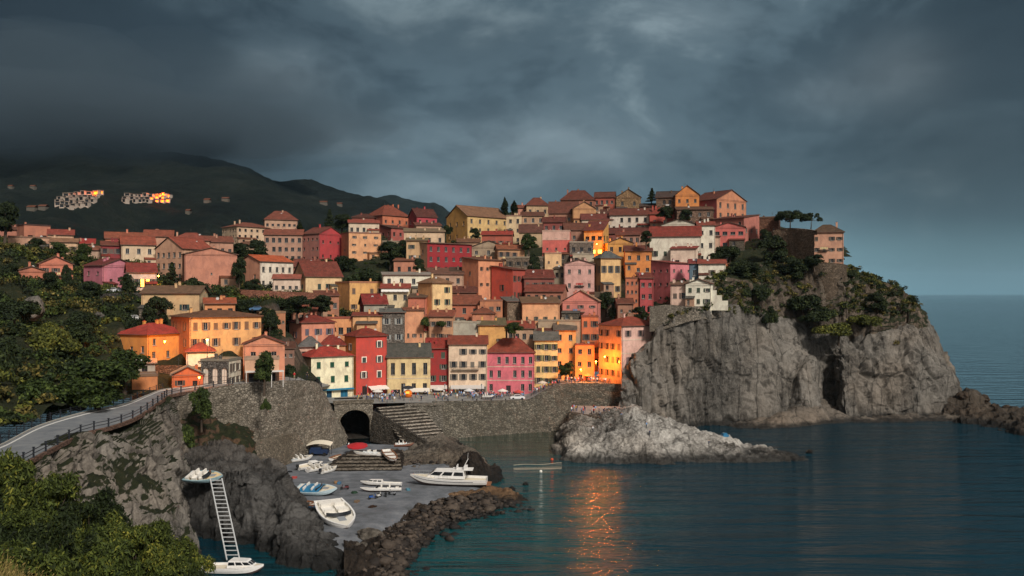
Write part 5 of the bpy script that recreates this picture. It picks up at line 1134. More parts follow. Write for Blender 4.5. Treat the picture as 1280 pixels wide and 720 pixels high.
        if sh and fc == 'f' or (sh and o.get('s')):
            if (o.get('closed') and fc == 'f') or (not o.get('closed') and rr.random() < .22): link('shutter', shutter_mesh(w_, h_, sh, True), parent=wn)
            elif w_ < 1.3:
                for s_ in (-1, 1): link('shutter', shutter_mesh(w_, h_, sh, False), parent=wn, loc=(s_*(w_*.75+.03), 0, 0))
    for nm, fc, u, v, w_, h_, c_ in special:
        f, rz_ = place[fc]; px_, py_ = f(u); mb = MB(); mb.box(-w_/2, w_/2, .0, .06, -h_/2, h_/2, 0)
        if nm == 'door':
            for s_ in (-1, 1): mb.box(s_*w_/4-w_*.17, s_*w_/4+w_*.17, -.03, -.003, -h_*.4, h_*.4, 1)
        else:
            n = 10; r = w_/2   # rounded head: masonry spandrels
            for i in range(n):
                a0, a1 = PI*i/n, PI*(i+1)/n; mb.face([(-r*math.cos(a0), -.19, h_/2-r+r*math.sin(a0)), (-r*math.cos(a1), -.19, h_/2-r+r*math.sin(a1)), (-r*math.cos(a1), -.19, h_/2), (-r*math.cos(a0), -.19, h_/2)], 2)
            mb.box(-.05, .05, -.06, -.003, -h_/2, h_/2-.1, 1); mb.box(-w_/2, -.053, -.06, -.003, .3, .4, 1); mb.box(.053, w_/2, -.06, -.003, .3, .4, 1)
        mb.build(nm, [paint(c_, .6), paint(c_, .7, k=.6), stone('#5e5b56', 1.9)], e, loc=(px_, py_, v), rz=rz_)
    for key, zz in (('awn', 3.1), ('awn2', Hh + .0)):
        if o.get(key):
            a = MB(); x_a, x_b = (w*.02, w*.98) if key == 'awn2' else ((w*.38, w*.98) if o.get('arch') or o.get('kioskdoor') else (w*.05, w*.92)); n = 12; dep = 2.2 if key == 'awn' else 1.0
            for i in range(n):
                a0, a1 = x_a + (x_b-x_a)*i/n - w/2, x_a + (x_b-x_a)*(i+1)/n - w/2
                a.face([(a0, -.02, zz), (a1, -.02, zz), (a1, -dep, zz-.75), (a0, -dep, zz-.75)], 0); a.face([(a0, -dep, zz-.75), (a1, -dep, zz-.75), (a1, -dep, zz-1.05), (a0, -dep, zz-1.0+.12*(i % 2))], 0)
            for q in (x_a - w/2 + .1, x_b - w/2 - .1): a.tube((q, -.05, zz-.6), (q, -dep, zz-.8), .03, 5, 1)
            a.build('awning', [paint(o[key], .85), IRON], e)
    if o.get('cafe'):
        a = MB(); a.box(-w/2+.2, w/2+1.0, -3.2, -.05, 2.9, 3.05, 0); 
        for q in (-w/2+.4, -.6, w/2*.55, w/2+.8): a.tube((q, -3.1, -.5), (q, -3.1, 2.9), .09, 6, 0)
        a.build('canopy', paint('#d2cec6', .7), e)
    for br in (o.get('balc') or ()):
        z = Hh - Hh / rows_ * (br + .96) ; b = MB(); xa, xb = -w/2 + w*.08, w/2 - w*.22; b.box(xa, xb, -1.0, -.003, z-.12, z, 0)
        for i in range(int((xb-xa)/.28)+1): q = xa + .04 + i*.28; b.tube((q, -.95, z), (q, -.95, z+.95), .025, 4, 1, cap=False)
        b.box(xa, xb, -.98, -.92, z+.95, z+1.0, 1); b.box(xa, xa+.05, -.917, -.003, z+.95, z+1.0, 1); b.box(xb-.05, xb, -.917, -.003, z+.95, z+1.0, 1)
        b.build('balcony', [plaster('#8b8078'), IRON], e)
    if o.get('blue'):
        b = MB(); b.box(-w/2-.06, w/2+.06, -.35, -.003, 2.85, 3.25); b.box(-w/2+.1, w/2-.1, -1.1, -.353, 2.9, 3.0); b.build('fascia', paint('#1d7391', .6), e)
    if o.get('steps'):
        b = MB(); x = w/2
        for i, (ww_, hh_) in enumerate(((1.6, Hh*.72), (1.6, Hh*.5), (1.8, Hh*.26))): b.box(x+.004, x+ww_, .3, .8, -1.2, hh_); x += ww_
        b.build('stepped_wall', plaster('#dcd8d0'), e)
    if o.get('toppale'):
        b = MB(); b.box(-w/2-.06, w/2+.06, -.08, -.003, Hh-3.4, Hh-.13); b.build('upper_band', plaster('#d2a29a'), e)
    if w > 5.5 and not o.get('blue') and rr.random() < .6 and yb < 440:   # small extension built against the front
        aw_, ad, ah = w * rr.uniform(.28, .5), rr.uniform(1.6, 3.0), Hh * rr.uniform(.28, .5); ax = rr.choice((-1, 1)) * (w/2 - aw_/2 - .1); an = MB(); oo = [(aw_*.2, aw_*.2 + min(1.1, aw_*.3), max(.4, ah - 2.1), ah - .5)] if ah > 1.8 else []
        facade(an, Vector((ax - aw_/2, -ad, 0)), X, aw_, ah, oo); an.face([(ax-aw_/2, -ad, -5), (ax-aw_/2, -ad, ah), (ax-aw_/2, -.003, ah+.5), (ax-aw_/2, -.003, -5)]); an.face([(ax+aw_/2, -ad, -5), (ax+aw_/2, -.003, -5), (ax+aw_/2, -.003, ah+.5), (ax+aw_/2, -ad, ah)])
        am = rr.choice((wm, wm, plaster('#b89c86'), plaster('#a8806a'), stone('#7d7264', 1.9))); ae = an.build('extension', am, e)
        for q in oo: link('window', win_mesh(q[1]-q[0], q[3]-q[2], frc, 'glass'), parent=ae, loc=(ax - aw_/2 + (q[0]+q[1])/2, -ad + .2, (q[2]+q[3])/2))
        ar = MB(); up = [Vector(p) for p in ((ax-aw_/2-.2, -ad-.3, ah+.05), (ax+aw_/2+.2, -ad-.3, ah+.05), (ax+aw_/2+.2, -.005, ah+.75), (ax-aw_/2-.2, -.005, ah+.75))]; lo = [p - Vector((0, 0, .15)) for p in up]; ar.face(up)
        for i in range(4): ar.face([lo[i], lo[(i+1) % 4], up[(i+1) % 4], up[i]])
        ar.build('roof', rooftile(rr.choice((RD, RB, RT, RG, o.get('rc', RB)))), ae)
    if w > 5 and rr.random() < .28 and rows_ > 1 and yb < 470:
        z = Hh * .5 - .3; b = MB(); xa = rr.uniform(-.4, 0) * w; xb = xa + rr.uniform(2.2, w*.45); b.box(xa, xb, -1.0, -.003, z-.12, z, 0); b.box(xa, xb, -.98, -.94, z+.9, z+.95, 1)
        for i in range(int((xb-xa)/.3)+1): q = xa + .04 + i*.3; b.tube((q, -.95, z), (q, -.95, z+.93), .022, 4, 1, cap=False)
        b.build('balcony', [plaster('#8b8078'), IRON], e)
        if rr.random() < .7:
            c_ = MB()
            for i in range(rr.randint(2, 5)): q = xa + .2 + i * .5; c_.face([(q, -1.02, z+.9), (q+.38, -1.02, z+.9), (q+.36, -1.04, z+.25), (q+.02, -1.04, z+.3)])
            c_.build('laundry', paint(rr.choice(('#c9c6c0', '#b8443c', '#5f7fa0', '#d2c08c')), .9), e)
    return e
houses = [build_house(s, f) for s, f in zip(H, FR)]
# ------------------------------------------------------------------ lamps (each really lights its corner)
def lamp(name, label, loc, power, hgt=0.0, rad=0.25, color='#ff8a22', arm=None):
    e = empty(name, loc); tag(e, label, 'lamp')
    if hgt:
        mb = MB(); mb.tube((0, 0, -hgt), (0, 0, 0), .06, 8, r2=.045); mb.tube((0, 0, -hgt), (0, 0, -hgt+.4), .12, 8); mb.build('post', IRON, e)
    else:
        mb = MB(); mb.tube((0, .7, .3), (0, 0, .25), .035, 6); mb.build('bracket', IRON, e)
    mb = MB(); n = 8; prof = [(0.02, .34), (.26, .22), (.24, .16), (.20, -.12), (.10, -.24)]
    mb2 = MB()
    for i in range(n):
        a0, a1 = 2*PI*i/n, 2*PI*(i+1)/n; q = lambda r, z, a: (r*math.cos(a), r*math.sin(a), z)
        mb.face([q(.27, .20, a0), q(.27, .20, a1), q(.02, .36, a1), q(.02, .36, a0)])
        mb2.face([q(.11, -.2, a0), q(.11, -.2, a1), q(.21, .18, a1), q(.21, .18, a0)]); mb2.face([q(.11, -.2, a0), q(.11, -.2, a1), (0, 0, -.2)])
    mb.build('hood', IRON, e); mb2.build('lantern', glow(color, 40.0), e)
    ld = bpy.data.lights.new('lamp_light', 'POINT'); ld.energy = power; ld.color = lin(color); ld.shadow_soft_size = rad
    lo = bpy.data.objects.new('lamp_light', ld); C.objects.link(lo); lo.parent = e; lo.location = (0, -.15, -.45)
    return e
lamp('street_lamp', 'tall lamp lighting the orange house at the dark alley mouth', P(745, 452, 266), 2100, 5.0)
lamp('wall_lamp', 'bright lamp on the left flank of the large pale pink corner block', P(756, 446, 263.0), 1700)
lamp('street_lamp', 'lamp post glowing among the tables in front of the orange house', P(726, 462, 270), 800, 3.6)
lamp('wall_lamp', 'lamp over the terrace of the yellow house with red hip roof', P(206, 427, 196), 1700)
lamp('street_lamp', 'small lamp post in front of the big yellow orange house', P(259, 425, 199.5), 900, 4.0, color='#ffb347')
lamp('wall_lamp', 'small lamp inside the loggia of the lit yellow house high in the village', P(746, 305, 337), 1300)
lamp('street_lamp', 'lamp by the orange garage and the stone arches', P(249, 472, 186), 160, 3.4)
lamp('wall_lamp', 'small lamp beside the veranda of the white house on the left slope', P(198, 345, 260), 350)

# ------------------------------------------------------------------ trees and shrubs
T = tree
T('big round dark tree behind the yellow lit house', 'round', 196, 410, 219, 44, 42)
T('round dark tree in front of the lilac pink house', 'round', 112, 382, 236, 36, 34)
T('small dark tree at the right wall of the lilac pink house', 'round', 159, 368, 248, 24, 28)
T('dark pine between the lilac pink house and the windowless salmon wall', 'conifer', 215, 362, 270, 30, 36)
T('broad low tree at the foot of the windowless salmon wall', 'shrub', 245, 364, 268, 40, 20)
T('dark tree between the two salmon cottages and the lilac house', 'round', 84, 362, 250, 18, 34)
T('dark tree right in front of the salmon cottage with curved roof', 'round', 62, 364, 246, 26, 26)
T('low dark tree left of the low salmon cottage', 'round', 12, 360, 250, 34, 34)
T('dark tree at the far left edge above the road slope', 'round', 6, 292, 300, 44, 44)
T('leafy tree before the left ridge terrace house', 'round', 46, 318, 300, 26, 22)
T('leafy tree under the peach terrace house', 'round', 72, 326, 298, 30, 26, 'mid')
T('bushy tree left of the dark red gallery house', 'round', 103, 330, 292, 26, 28, 'mid')
T('large dark tree overhanging the bend of the coast road', 'round', 122, 516, 152, 110, 72, 'mid')
T('dark bushy tree above the coast road, left of the bend', 'round', 60, 520, 150, 80, 52, 'mid')
T('spreading dark tree in front of the yellow lit house', 'round', 156, 480, 172, 66, 46, 'mid')
T('dark round bush near the pale boulder on the slope', 'shrub', 20, 400, 190, 70, 34)
T('olive bush in the middle of the left slope', 'shrub', 70, 440, 180, 70, 44, 'olive')
T('dark bush low on the left slope at the photo edge', 'shrub', 8, 470, 160, 80, 60)
T('tall dark bush halfway up the left slope', 'round', 104, 436, 188, 54, 50)
T('dark bush under the stone wall on the left slope', 'shrub', 150, 410, 215, 52, 30)
T('green tree leaning over the pink café', 'round', 330, 481, 190, 36, 46, 'mid')
T('dark tree between the big yellow house and the salmon gable', 'round', 338, 430, 226, 34, 40)
T('dark tree at the right shoulder of the big yellow house', 'round', 334, 402, 236, 24, 20)
T('round tree in the dark belt above the big yellow house', 'round', 312, 396, 246, 34, 24)
T('wide dark tree above the salmon hip roofed house', 'round', 372, 396, 262, 46, 28)
T('dark bushy tree left of the ochre house with arches', 'round', 402, 392, 270, 34, 26)
T('hedge like tree in the dark belt right of the white annex', 'shrub', 345, 386, 266, 54, 18)
T('dark tree above the low salmon garden building', 'shrub', 290, 384, 256, 44, 16)
T('dark tree between the salmon gable wall and the orange roofed house', 'round', 299, 358, 280, 22, 40)
T('dark tree below the beige hotel block', 'round', 302, 328, 340, 40, 26)
T('leafy tree left of the grey pink house', 'round', 322, 326, 350, 34, 28)
T('small tree at the foot of the white house with orange roof', 'round', 316, 368, 286, 24, 22)
T('tall dark conifer on the left ridge above the red gable house', 'conifer', 412, 290, 384, 24, 30)
T('broad dark tree beside the conifer on the left ridge', 'round', 428, 290, 384, 30, 24)
T('small dark cypress beside the dome roofed house', 'cypress', 375, 296, 385, 9, 20)
T('round dark tree at the foot of the square peach block', 'round', 430, 340, 334, 40, 22)
T('dark tree right of the square peach block', 'round', 488, 330, 340, 42, 30)
T('low spreading tree above the white flat terrace house', 'shrub', 462, 354, 310, 54, 22)
T('dark tree on the slope right of the square peach block', 'round', 506, 320, 348, 26, 22)
T('small tree between the brick cottage and the crimson block', 'round', 524, 342, 322, 20, 20)
T('tall slim cypress on the ridge, left of a pair', 'cypress', 631, 272, 395, 9, 26)
T('shorter cypress on the ridge beside the tall one', 'cypress', 643, 268, 404, 9, 18)
T('dark small tree before the yellow mansion', 'round', 594, 300, 368, 16, 16)
T('dark tree beneath the orange brown ridge house', 'round', 560, 294, 380, 14, 14)
T('leafy tree in front of the beige lean-to house', 'round', 661, 314, 340, 26, 24, 'mid')
T('dark tree left of the coral pink tower', 'round', 668, 344, 318, 22, 26)
T('bright green round tree among roofs above the pink house', 'round', 643, 418, 270, 28, 17, 'mid')
T('small green shrub at the foot of the yellow tower', 'shrub', 532, 408, 276, 18, 16, 'mid')
T('low green shrub right of the yellow tower foot', 'shrub', 552, 408, 276, 18, 9, 'mid')
T('round green tree on the square in front of the orange yellow house', 'round', 708, 471, 267, 22, 20, 'mid')
T('dark shrub on the bank between the café and the green shuttered house', 'shrub', 364, 478, 224, 26, 30)
T('round dark tree left of the large white house', 'round', 808, 306, 322, 19, 19)
T('dark pine left of the brown stone ridge house', 'conifer', 815, 254, 378, 20, 20)
T('dark bush at the foot of the brown stone house', 'round', 832, 274, 356, 26, 18)
T('dark tree under the orange summit gable', 'round', 857, 278, 352, 20, 18)
T('dark tree wedged under the cream tower with slate roof', 'round', 758, 388, 300, 26, 26)
T('dark bush right of the salmon front gable', 'shrub', 772, 398, 296, 34, 18)
T('slim dark tree below the salmon gable roof', 'round', 800, 402, 286, 26, 20)
T('dark tree by the ruin on the headland', 'round', 957, 306, 326, 18, 22)
T('flat topped umbrella pine, larger of the two on the skyline', 'umbrella', 988, 289, 330, 36, 27)
T('flat topped umbrella pine, smaller of the two on the skyline', 'umbrella', 1014, 288, 328, 28, 23)
T('rounded bush on the fortress wall under the salmon villa', 'round', 1018, 334, 300, 30, 18)
T('windswept bush right of the salmon villa', 'shrub', 1066, 346, 312, 16, 12)
T('long dark bush beneath the rose drum house', 'shrub', 912, 322, 316, 44, 20)
T('large dark bush on the upper headland slope', 'round', 930, 350, 296, 50, 28)
T('dark bush right of the candy pink house on the slope', 'shrub', 894, 326, 314, 30, 14)
T('tall bush in the middle of the headland shoulder', 'round', 965, 332, 310, 46, 40)
T('dark bush below the brown stone wall', 'round', 990, 352, 302, 44, 34)
T('low bush under the fortress wall', 'shrub', 1004, 388, 294, 60, 26)
T('round bush on the right shoulder of the headland', 'round', 1096, 392, 300, 34, 28)
T('dark bush on the ledge above the sea cave', 'shrub', 1020, 402, 292, 54, 22)
T('olive bush above the sea cave', 'shrub', 1048, 420, 290, 60, 22, 'olive')
T('dark hanging bush left of the headland shoulder', 'shrub', 952, 376, 290, 34, 26)
T('narrow bush hanging on the cliff below the fortress', 'shrub', 962, 404, 284, 24, 22)
T('dark bush on the cliff rim right of the white terrace', 'shrub', 932, 372, 290, 30, 20)
T('olive shrub on the right end of the cliff top', 'shrub', 1080, 408, 296, 46, 20, 'olive')
T('dry tuft on the rim above the right cliff face', 'shrub', 1112, 430, 292, 30, 16, 'dry')
T('ivy like bush hanging over the gap beside the road cliff', 'round', 252, 538, 176, 34, 46, 'mid', z=14.5)
T('dark creeper bush at the foot of the gap beside the road cliff', 'shrub', 228, 590, 168, 34, 40, 'mid', z=10.5)
T('small tuft growing out of the tall sea wall', 'shrub', 333, 512, 188, 14, 16, 'mid')
T('small tuft low on the road cliff', 'shrub', 196, 560, 147, 12, 10, 'mid')

# scrub that nobody could count: clumps of leaves over the slopes
def scrub(name, spots, size, nleaf, leaf, mats):
    Vs, Qs, b = [], [], 0; r2 = np.random.default_rng(len(spots)); mi = []
    global rng; rng = r2
    for (x, y, z) in spots:
        s = size * r2.uniform(.5, 1.5); n = int(nleaf * r2.uniform(.6, 1.3)); lobes = [(x + r2.uniform(-.5, .5)*s, y + r2.uniform(-.5, .5)*s, z + s*r2.uniform(.1, .6), s*.6, s*.5) for _ in range(3)]
        c, o = lobes_points(lobes, n); V, Q_ = leaf_quads(c, o, leaf); Vs.append(V); Qs.append(Q_ + b); b += len(V); mi += [int(r2.integers(0, len(mats)))] * len(Q_)
    me = np_mesh(name, np.concatenate(Vs), np.concatenate(Qs))
    for m in mats: me.materials.append(m)
    me.polygons.foreach_set('material_index', np.array(mi, np.int32)); return tag(link(name, me), kind='stuff')
r3 = np.random.default_rng(5)
def slope_spots(poly, n):
    P2 = np.array(poly); out = []
    lo, hi = P2.min(0), P2.max(0); x = r3.uniform(lo[0], hi[0], n); y = r3.uniform(lo[1], hi[1], n); k = inpoly(x, y, poly); x, y = x[k], y[k]; return list(zip(x, y, Hz(x, y)))
left = [XY(-120, 112), XY(0, 122), XY(52, 143), XY(110, 157), XY(160, 172), XY(150, 200), XY(200, 215), XY(205, 250), XY(330, 262), XY(420, 276), XY(460, 300), XY(300, 330), XY(100, 330), XY(-200, 330), XY(-200, 150)]
sp = slope_spots(left, 6500)
def clear_of_houses(sp, m=3.0):
    c = np.array([(f[0] + Vector((-math.sin(f[1]), math.cos(f[1]), 0)) * f[3] / 2)[:2] for f in FR]); r = np.array([max(f[2], f[3]) / 2 for f in FR])
    front = [s for s in sp]; out = []
    for s in sp:
        dd = np.hypot(c[:, 0] - s[0], c[:, 1] - s[1]); 
        if (dd > r + m).all(): out.append(s)
    return out
scrub('scrub', clear_of_houses(sp, 1.5), 2.1, 120, 0.42, [GREENS['dark'], GREENS['mid'], GREENS['olive'], GREENS['dark'], GREENS['dry']])
vil = [XY(420, 280), XY(560, 300), XY(800, 300), XY(930, 300), XY(1000, 330), XY(900, 400), XY(640, 440), XY(400, 440), XY(260, 400), XY(260, 330)]
scrub('village_weeds', clear_of_houses(slope_spots(vil, 2200), 0.0), 0.9, 60, 0.34, [GREENS['dark'], GREENS['mid']])
spc = []
for j in range(int(250*.60), 250):
    for i in range(50, 400):
        if r3.random() < 0.035 and noise.noise(Vector((i*0.035, j*0.06, 3))) > -0.05: spc.append(tuple(CV[j, i]))
scrub('headland_scrub', spc, 1.3, 80, 0.36, [GREENS['dark'], GREENS['olive'], GREENS['dark'], GREENS['dry']])
# ------------------------------------------------------------------ near slope with olive green bushes (bottom left)
ns = [[P(px, py, 60) for px, py in ((-250, 680), (-100, 695), (0, 705), (60, 715), (120, 735), (180, 765), (240, 820), (300, 920))],
      [P(px, py, 48) for px, py in ((-250, 655), (-100, 675), (0, 690), (60, 700), (120, 720), (180, 750), (240, 790), (300, 880))],
      [P(px, py, 38) for px, py in ((-250, 690), (-100, 705), (0, 720), (60, 735), (120, 755), (180, 790), (240, 840), (300, 940))],
      [P(px, py, 26) for px, py in ((-350, 720), (-150, 760), (0, 790), (60, 815), (120, 850), (180, 900), (260, 980), (340, 1120))],
      [P(px, py, 14) for px, py in ((-500, 700), (-200, 800), (0, 880), (80, 950), (160, 1000), (260, 1100), (400, 1300), (600, 1500))]]
o, _ = surf('near_slope', ns, 90, 60, lambda p: noise.fractal(p * 0.5, .9, 2, 3) * .25, ground('#2b2a18', '#4a4328', '#6d6040', scale=1.2, bump=.5), flip=True); tag(o, kind='structure')
def near_bush_mesh(seed):
    global rng; rng = np.random.default_rng(seed); rr = random.Random(seed); lobes = []
    for i in range(34):
        a = rr.uniform(0, 2*PI); q = math.sqrt(rr.random()) * 0.95; lobes.append((math.cos(a)*q, math.sin(a)*q, rr.uniform(.1, .85)*(1.12 - q*q*.75), rr.uniform(.15, .27), rr.uniform(.13, .24)))
    c, o = lobes_points(lobes, 26000, (0.35, 1.12), .5); V, Q_ = leaf_quads(c, o, 0.028, 3.0, 1.0); return np_mesh('foliage', V, Q_), lobes
NB = []; NBM = leafmat('#1b240d', '#4a5420', '#958c36')
NBM2 = leafmat('#10170a', '#273214', '#4f5222')
for sd_ in (11, 12, 13):
    me, lo = near_bush_mesh(sd_); mb = MB(); rr = random.Random(sd_)
    for l in lo: mb.tube((0, 0, -.3), Vector(l[:3]) * .6, .018, 5, r2=.012, cap=False); mb.tube(Vector(l[:3]) * .6, l[:3], .012, 5, r2=.004, cap=False)
    NB.append((me, mb.mesh('branches', BARK)))
nb = [(-20, 690, 46, 150, 125, 0, 'bush at the left edge of the photo, highest of the near bushes'), (52, 690, 47, 130, 100, 0, 'near bush just right of the highest bush, under the road railing'), (112, 700, 47, 120, 92, 1, 'near bush in front of the middle of the road cliff'),
      (165, 725, 47, 110, 88, 0, 'near olive bush before the foot of the road cliff'), (216, 745, 48, 100, 78, 0, 'outermost near bush reaching towards the inlet'), (-10, 750, 38, 150, 115, 1, 'dark near bush behind the dry grass at the left edge'),
      (60, 765, 37, 150, 115, 1, 'dark near bush above the bottom left of the slope'), (130, 775, 38, 140, 100, 0, 'yellow tinted near bush low in the middle of the slope'), (190, 790, 39, 130, 95, 0, 'near bush at the bottom, second from the inlet'),
      (235, 790, 41, 90, 80, 1, 'small near bush at the bottom beside the inlet'), (20, 712, 43, 120, 80, 0, 'round near bush between the two upper left bushes'), (86, 735, 42, 130, 84, 0, 'round near bush in the middle of the near slope'), (-70, 700, 44, 150, 120, 1, 'near bush cut by the left edge of the photo'), (25, 800, 34, 170, 125, 0, 'lowest near bush behind the dry grass'), (-60, 770, 36, 160, 130, 1, 'near bush at the bottom left corner'), (95, 815, 35, 150, 110, 0, 'near bush at the bottom edge right of the dry grass')]
for i, (px, py, Y, w_, h_, t_, lab) in enumerate(nb):
    e = empty('bush', P(px, py, Y), i * 1.3); tag(e, lab, 'bush'); me, tr = NB[i % 3]; me = me.copy(); me.materials.append(NBM2 if t_ else NBM)
    for nm, m_ in (('foliage', me), ('branches', tr)):
        o = link(nm, m_, parent=e); s_ = w_ / F * Y / 2 * .95; o.scale = (s_, s_, h_ / F * Y / 1.0)
# dry grass on the near slope
mb = MB(); rr = random.Random(4)
for i in range(900):
    px = rr.uniform(-60, 120); Y = rr.uniform(22, 34); b = P(px, 0, Y); b.z = P(0, 725 + (px - 0) * .45, Y).z - 0.2 + rr.uniform(-.1, .1); hh = rr.uniform(.35, 1.05); d = Vector((rr.uniform(-.4, .4), rr.uniform(-.3, .3), 1)) * hh
    m1 = b + d * .55; tp = b + d + Vector((rr.uniform(-.15, .15), 0, -.06)); w_ = .008
    mb.face([b - Vector((w_, 0, 0)), b + Vector((w_, 0, 0)), m1 + Vector((w_*.7, 0, 0)), m1 - Vector((w_*.7, 0, 0))]); mb.face([m1 - Vector((w_*.7, 0, 0)), m1 + Vector((w_*.7, 0, 0)), tp])
    if i % 3 == 0:
        for k in range(3): q = b + d * (.7 + .1 * k); s_ = rr.choice((-1, 1)); mb.face([q, q + Vector((.07 * s_, .02, .06)), q + Vector((.05 * s_, 0, .09))])
tag(mb.build('dry_grass', leafmat('#4a3f22', '#8d7a48', '#c2aa70')), kind='stuff')

# pale boulder on the left slope
def boulder(name, label, p, r, mat, seed, cat='rock', sq=(1, 1, .8), group=None, sub=3):
    bm = bmesh.new(); bmesh.ops.create_icosphere(bm, subdivisions=sub + 1, radius=1); o_ = Vector((seed * 3.1, seed, 0))
    for v in bm.verts:
        q = v.co.copy(); f = 1 + .28 * noise.noise(q * 1.3 + o_) + .14 * noise.noise(q * 3.1 + o_) - .10 * noise.voronoi(q * 2.2 + o_)[0][0] + .03 * noise.noise(q * 9 + o_); v.co = Vector((q.x * sq[0], q.y * sq[1], q.z * sq[2])) * f * r
    me = bpy.data.meshes.new(name); bm.to_mesh(me); bm.free(); me.materials.append(mat); o = link(name, me, loc=p, rz=seed); tag(o, label, cat, group); return o
BLD = rock('#8d877e', '#46413b', wet=0.1, fine=1.6); DBLD = rock('#6e6256', '#29231e', wet=1.0, fine=1.8)
boulder('boulder', 'large pale boulder among the dark bushes on the left slope', P(42, 386, 205) , 2.6, BLD, 1, sq=(1, .8, 1.1))
boulder('boulder', 'low flat grey rock below the dark stone wall on the left slope', P(118, 396, 222), 3.2, BLD, 2, sq=(1.5, .8, .5))
boulder('boulder', 'grey rounded boulder just below the bow of the big white motorboat', PZ(463, 1.0, 141), 2.0, rock('#867e72', '#3a342d', wet=.6, fine=1.6), 3, sq=(1.2, 1, .7))
boulder('boulder', 'small grey boulder left of the rounded one below the big motorboat', PZ(452, .6, 136), 1.2, rock('#867e72', '#3a342d', wet=.6, fine=1.6), 4)
from mathutils.bvhtree import BVHTree
RFB = BVHTree.FromObject(bpy.data.objects['reef'], bpy.context.evaluated_depsgraph_get())
for k, (px, py, r, lab) in enumerate([(512, 664, .8, 'black rock awash in the shallows right of the rubble bank'), (520, 690, .6, 'small black rock standing off the lower rubble bank'), (545, 652, .7, 'black rock in the water off the middle of the rubble bank'), (496, 700, 1.0, 'brown boulder at the very bottom of the rubble bank'),
        (481, 712, 1.2, 'pale brown boulder at the bottom edge left of the lower rubble'), (616, 628, .8, 'black rock just off the tip of the rubble bank'), (640, 612, .7, 'small wet rock right of the low spit'), (657, 606, .6, 'outermost wet rock off the low spit'),
        (582, 645, .6, 'little dark rock in the water below the yacht'), (470, 690, 1.3, 'reddish boulder among the lower rubble'), (450, 698, 1.1, 'grey boulder wedged between the dark crag and the lower rubble'), (460, 706, 1.3, 'brown boulder in the notch between crag and rubble'), (442, 690, .9, 'small dark boulder at the foot of the crag below the landing'), (1012, 566, .9, 'dark rock off the tip of the pale outcrop'), (1247, 503, 1.6, 'dark upright rock standing on the reef'), (1262, 508, 1.2, 'pointed rock farther out on the reef'), (1208, 488, 2.4, 'tall rock pinnacle at the root of the reef'), (1234, 498, 1.8, 'dark rock between the pinnacle and the reef')]):
    Y = Yz(py, 0) if py > 520 else 286; q_ = P(px, py, Y) + Vector((0, 0, .1))
    if py < 520:
        h_ = RFB.ray_cast(Vector((q_.x, 288, 60)), Vector((0, 0, -1)))[0]; q_ = Vector((q_.x, 288, (h_.z if h_ else 0) + r * .25))
    boulder('boulder', lab, q_, r, rock('#5c4f42', '#1d1814', wet=1.2, fine=1.8), 10 + k)
# rubble that nobody could count
protos = []
for k in range(6):
    bm = bmesh.new(); bmesh.ops.create_icosphere(bm, subdivisions=1, radius=1)
    for v in bm.verts: v.co *= 1 + .75 * noise.noise(v.co * 1.4 + Vector((k * 5, 0, 0))) + .12 * noise.noise(v.co * 4 + Vector((k, 0, 0)))
    protos.append((np.array([v.co[:] for v in bm.verts]), np.array([[v.index for v in f.verts] for f in bm.faces]))); bm.free()
def rubble(name, spots, mat):
    Vs, Qs, b = [], [], 0; r_ = np.random.default_rng(3)
    for (x, y, z, s) in spots:
        V, Q_ = protos[r_.integers(0, 6)]; a = r_.uniform(0, 6.28); M_ = np.array([[math.cos(a), -math.sin(a), 0], [math.sin(a), math.cos(a), 0], [0, 0, 1]]) * np.array([r_.uniform(.7, 1.4), r_.uniform(.7, 1.4), r_.uniform(.5, .9)])
        Vs.append((V @ M_.T) * s + np.array([x, y, z])); Qs.append(Q_ + b); b += len(V)
    me = np_mesh(name, np.concatenate(Vs), np.concatenate(Qs)); me.materials.append(mat); return tag(link(name, me), kind='stuff')
from mathutils.bvhtree import BVHTree
SHB = BVHTree.FromObject(bpy.data.objects['shore'], bpy.context.evaluated_depsgraph_get())
r_ = np.random.default_rng(9); sp = []
line = [PZ(650, 0, 169), PZ(610, 0, 164), PZ(572, 0, 158.5), PZ(540, 0, 151), PZ(516, 0, 143), PZ(503, 0, 134), PZ(497, 0, 124), PZ(478, 0, 112), PZ(450, 0, 112)]
LL = catmull(np.array([tuple(p) for p in line]), r_.uniform(0, len(line) - 1, 5200))
for p in LL:
    w_ = r_.normal(0.5, 3.2) + 1.6 * math.sin(p[0] * .55) ; q = p + np.array([-.55, .83, 0]) * w_; h_ = SHB.ray_cast(Vector((q[0], q[1], 20)), Vector((0, 0, -1)))[0]; s_ = (.14 + .5 * r_.random() ** 2.2) * (1.9 if r_.random() < .05 else 1); sp.append((q[0], q[1], (h_.z if h_ else -.4) + s_ * r_.uniform(.0, .35), s_))
for i in range(260): a = r_.uniform(0, 1); q = PZ(470 + 110 * a, 0, 200 + r_.uniform(0, 8)); sp.append((q.x, q.y, 1.2 + r_.uniform(-.2, .4), r_.uniform(.2, .5)))
mr = MT('rubble_stone'); g_ = mr.n('ShaderNodeNewGeometry')
c_ = mr.mix(g_.outputs['Random Per Island'], (0.010, 0.008, 0.007), (0.10, 0.076, 0.056)); c_ = mr.mix(mr.ramp(mr.noise(2.5, 6, .7), [(.35, 0.0), (.7, .8)]), c_, mr.mix(1.0, c_, (.4, .38, .36), 'MULTIPLY'))
sp_ = mr.n('ShaderNodeSeparateXYZ'); mr.l(g_.outputs['Position'], sp_.inputs[0]); c_ = mr.mix(mr.ramp(sp_.outputs[2], [(.15, .9), (.8, 0.0)]), c_, (.010, .009, .008)); mr.bump(mr.noise(5, 5, .7), .7, .15)
rubble('rubble', sp, mr.fin(c_, .8, spec=.3))

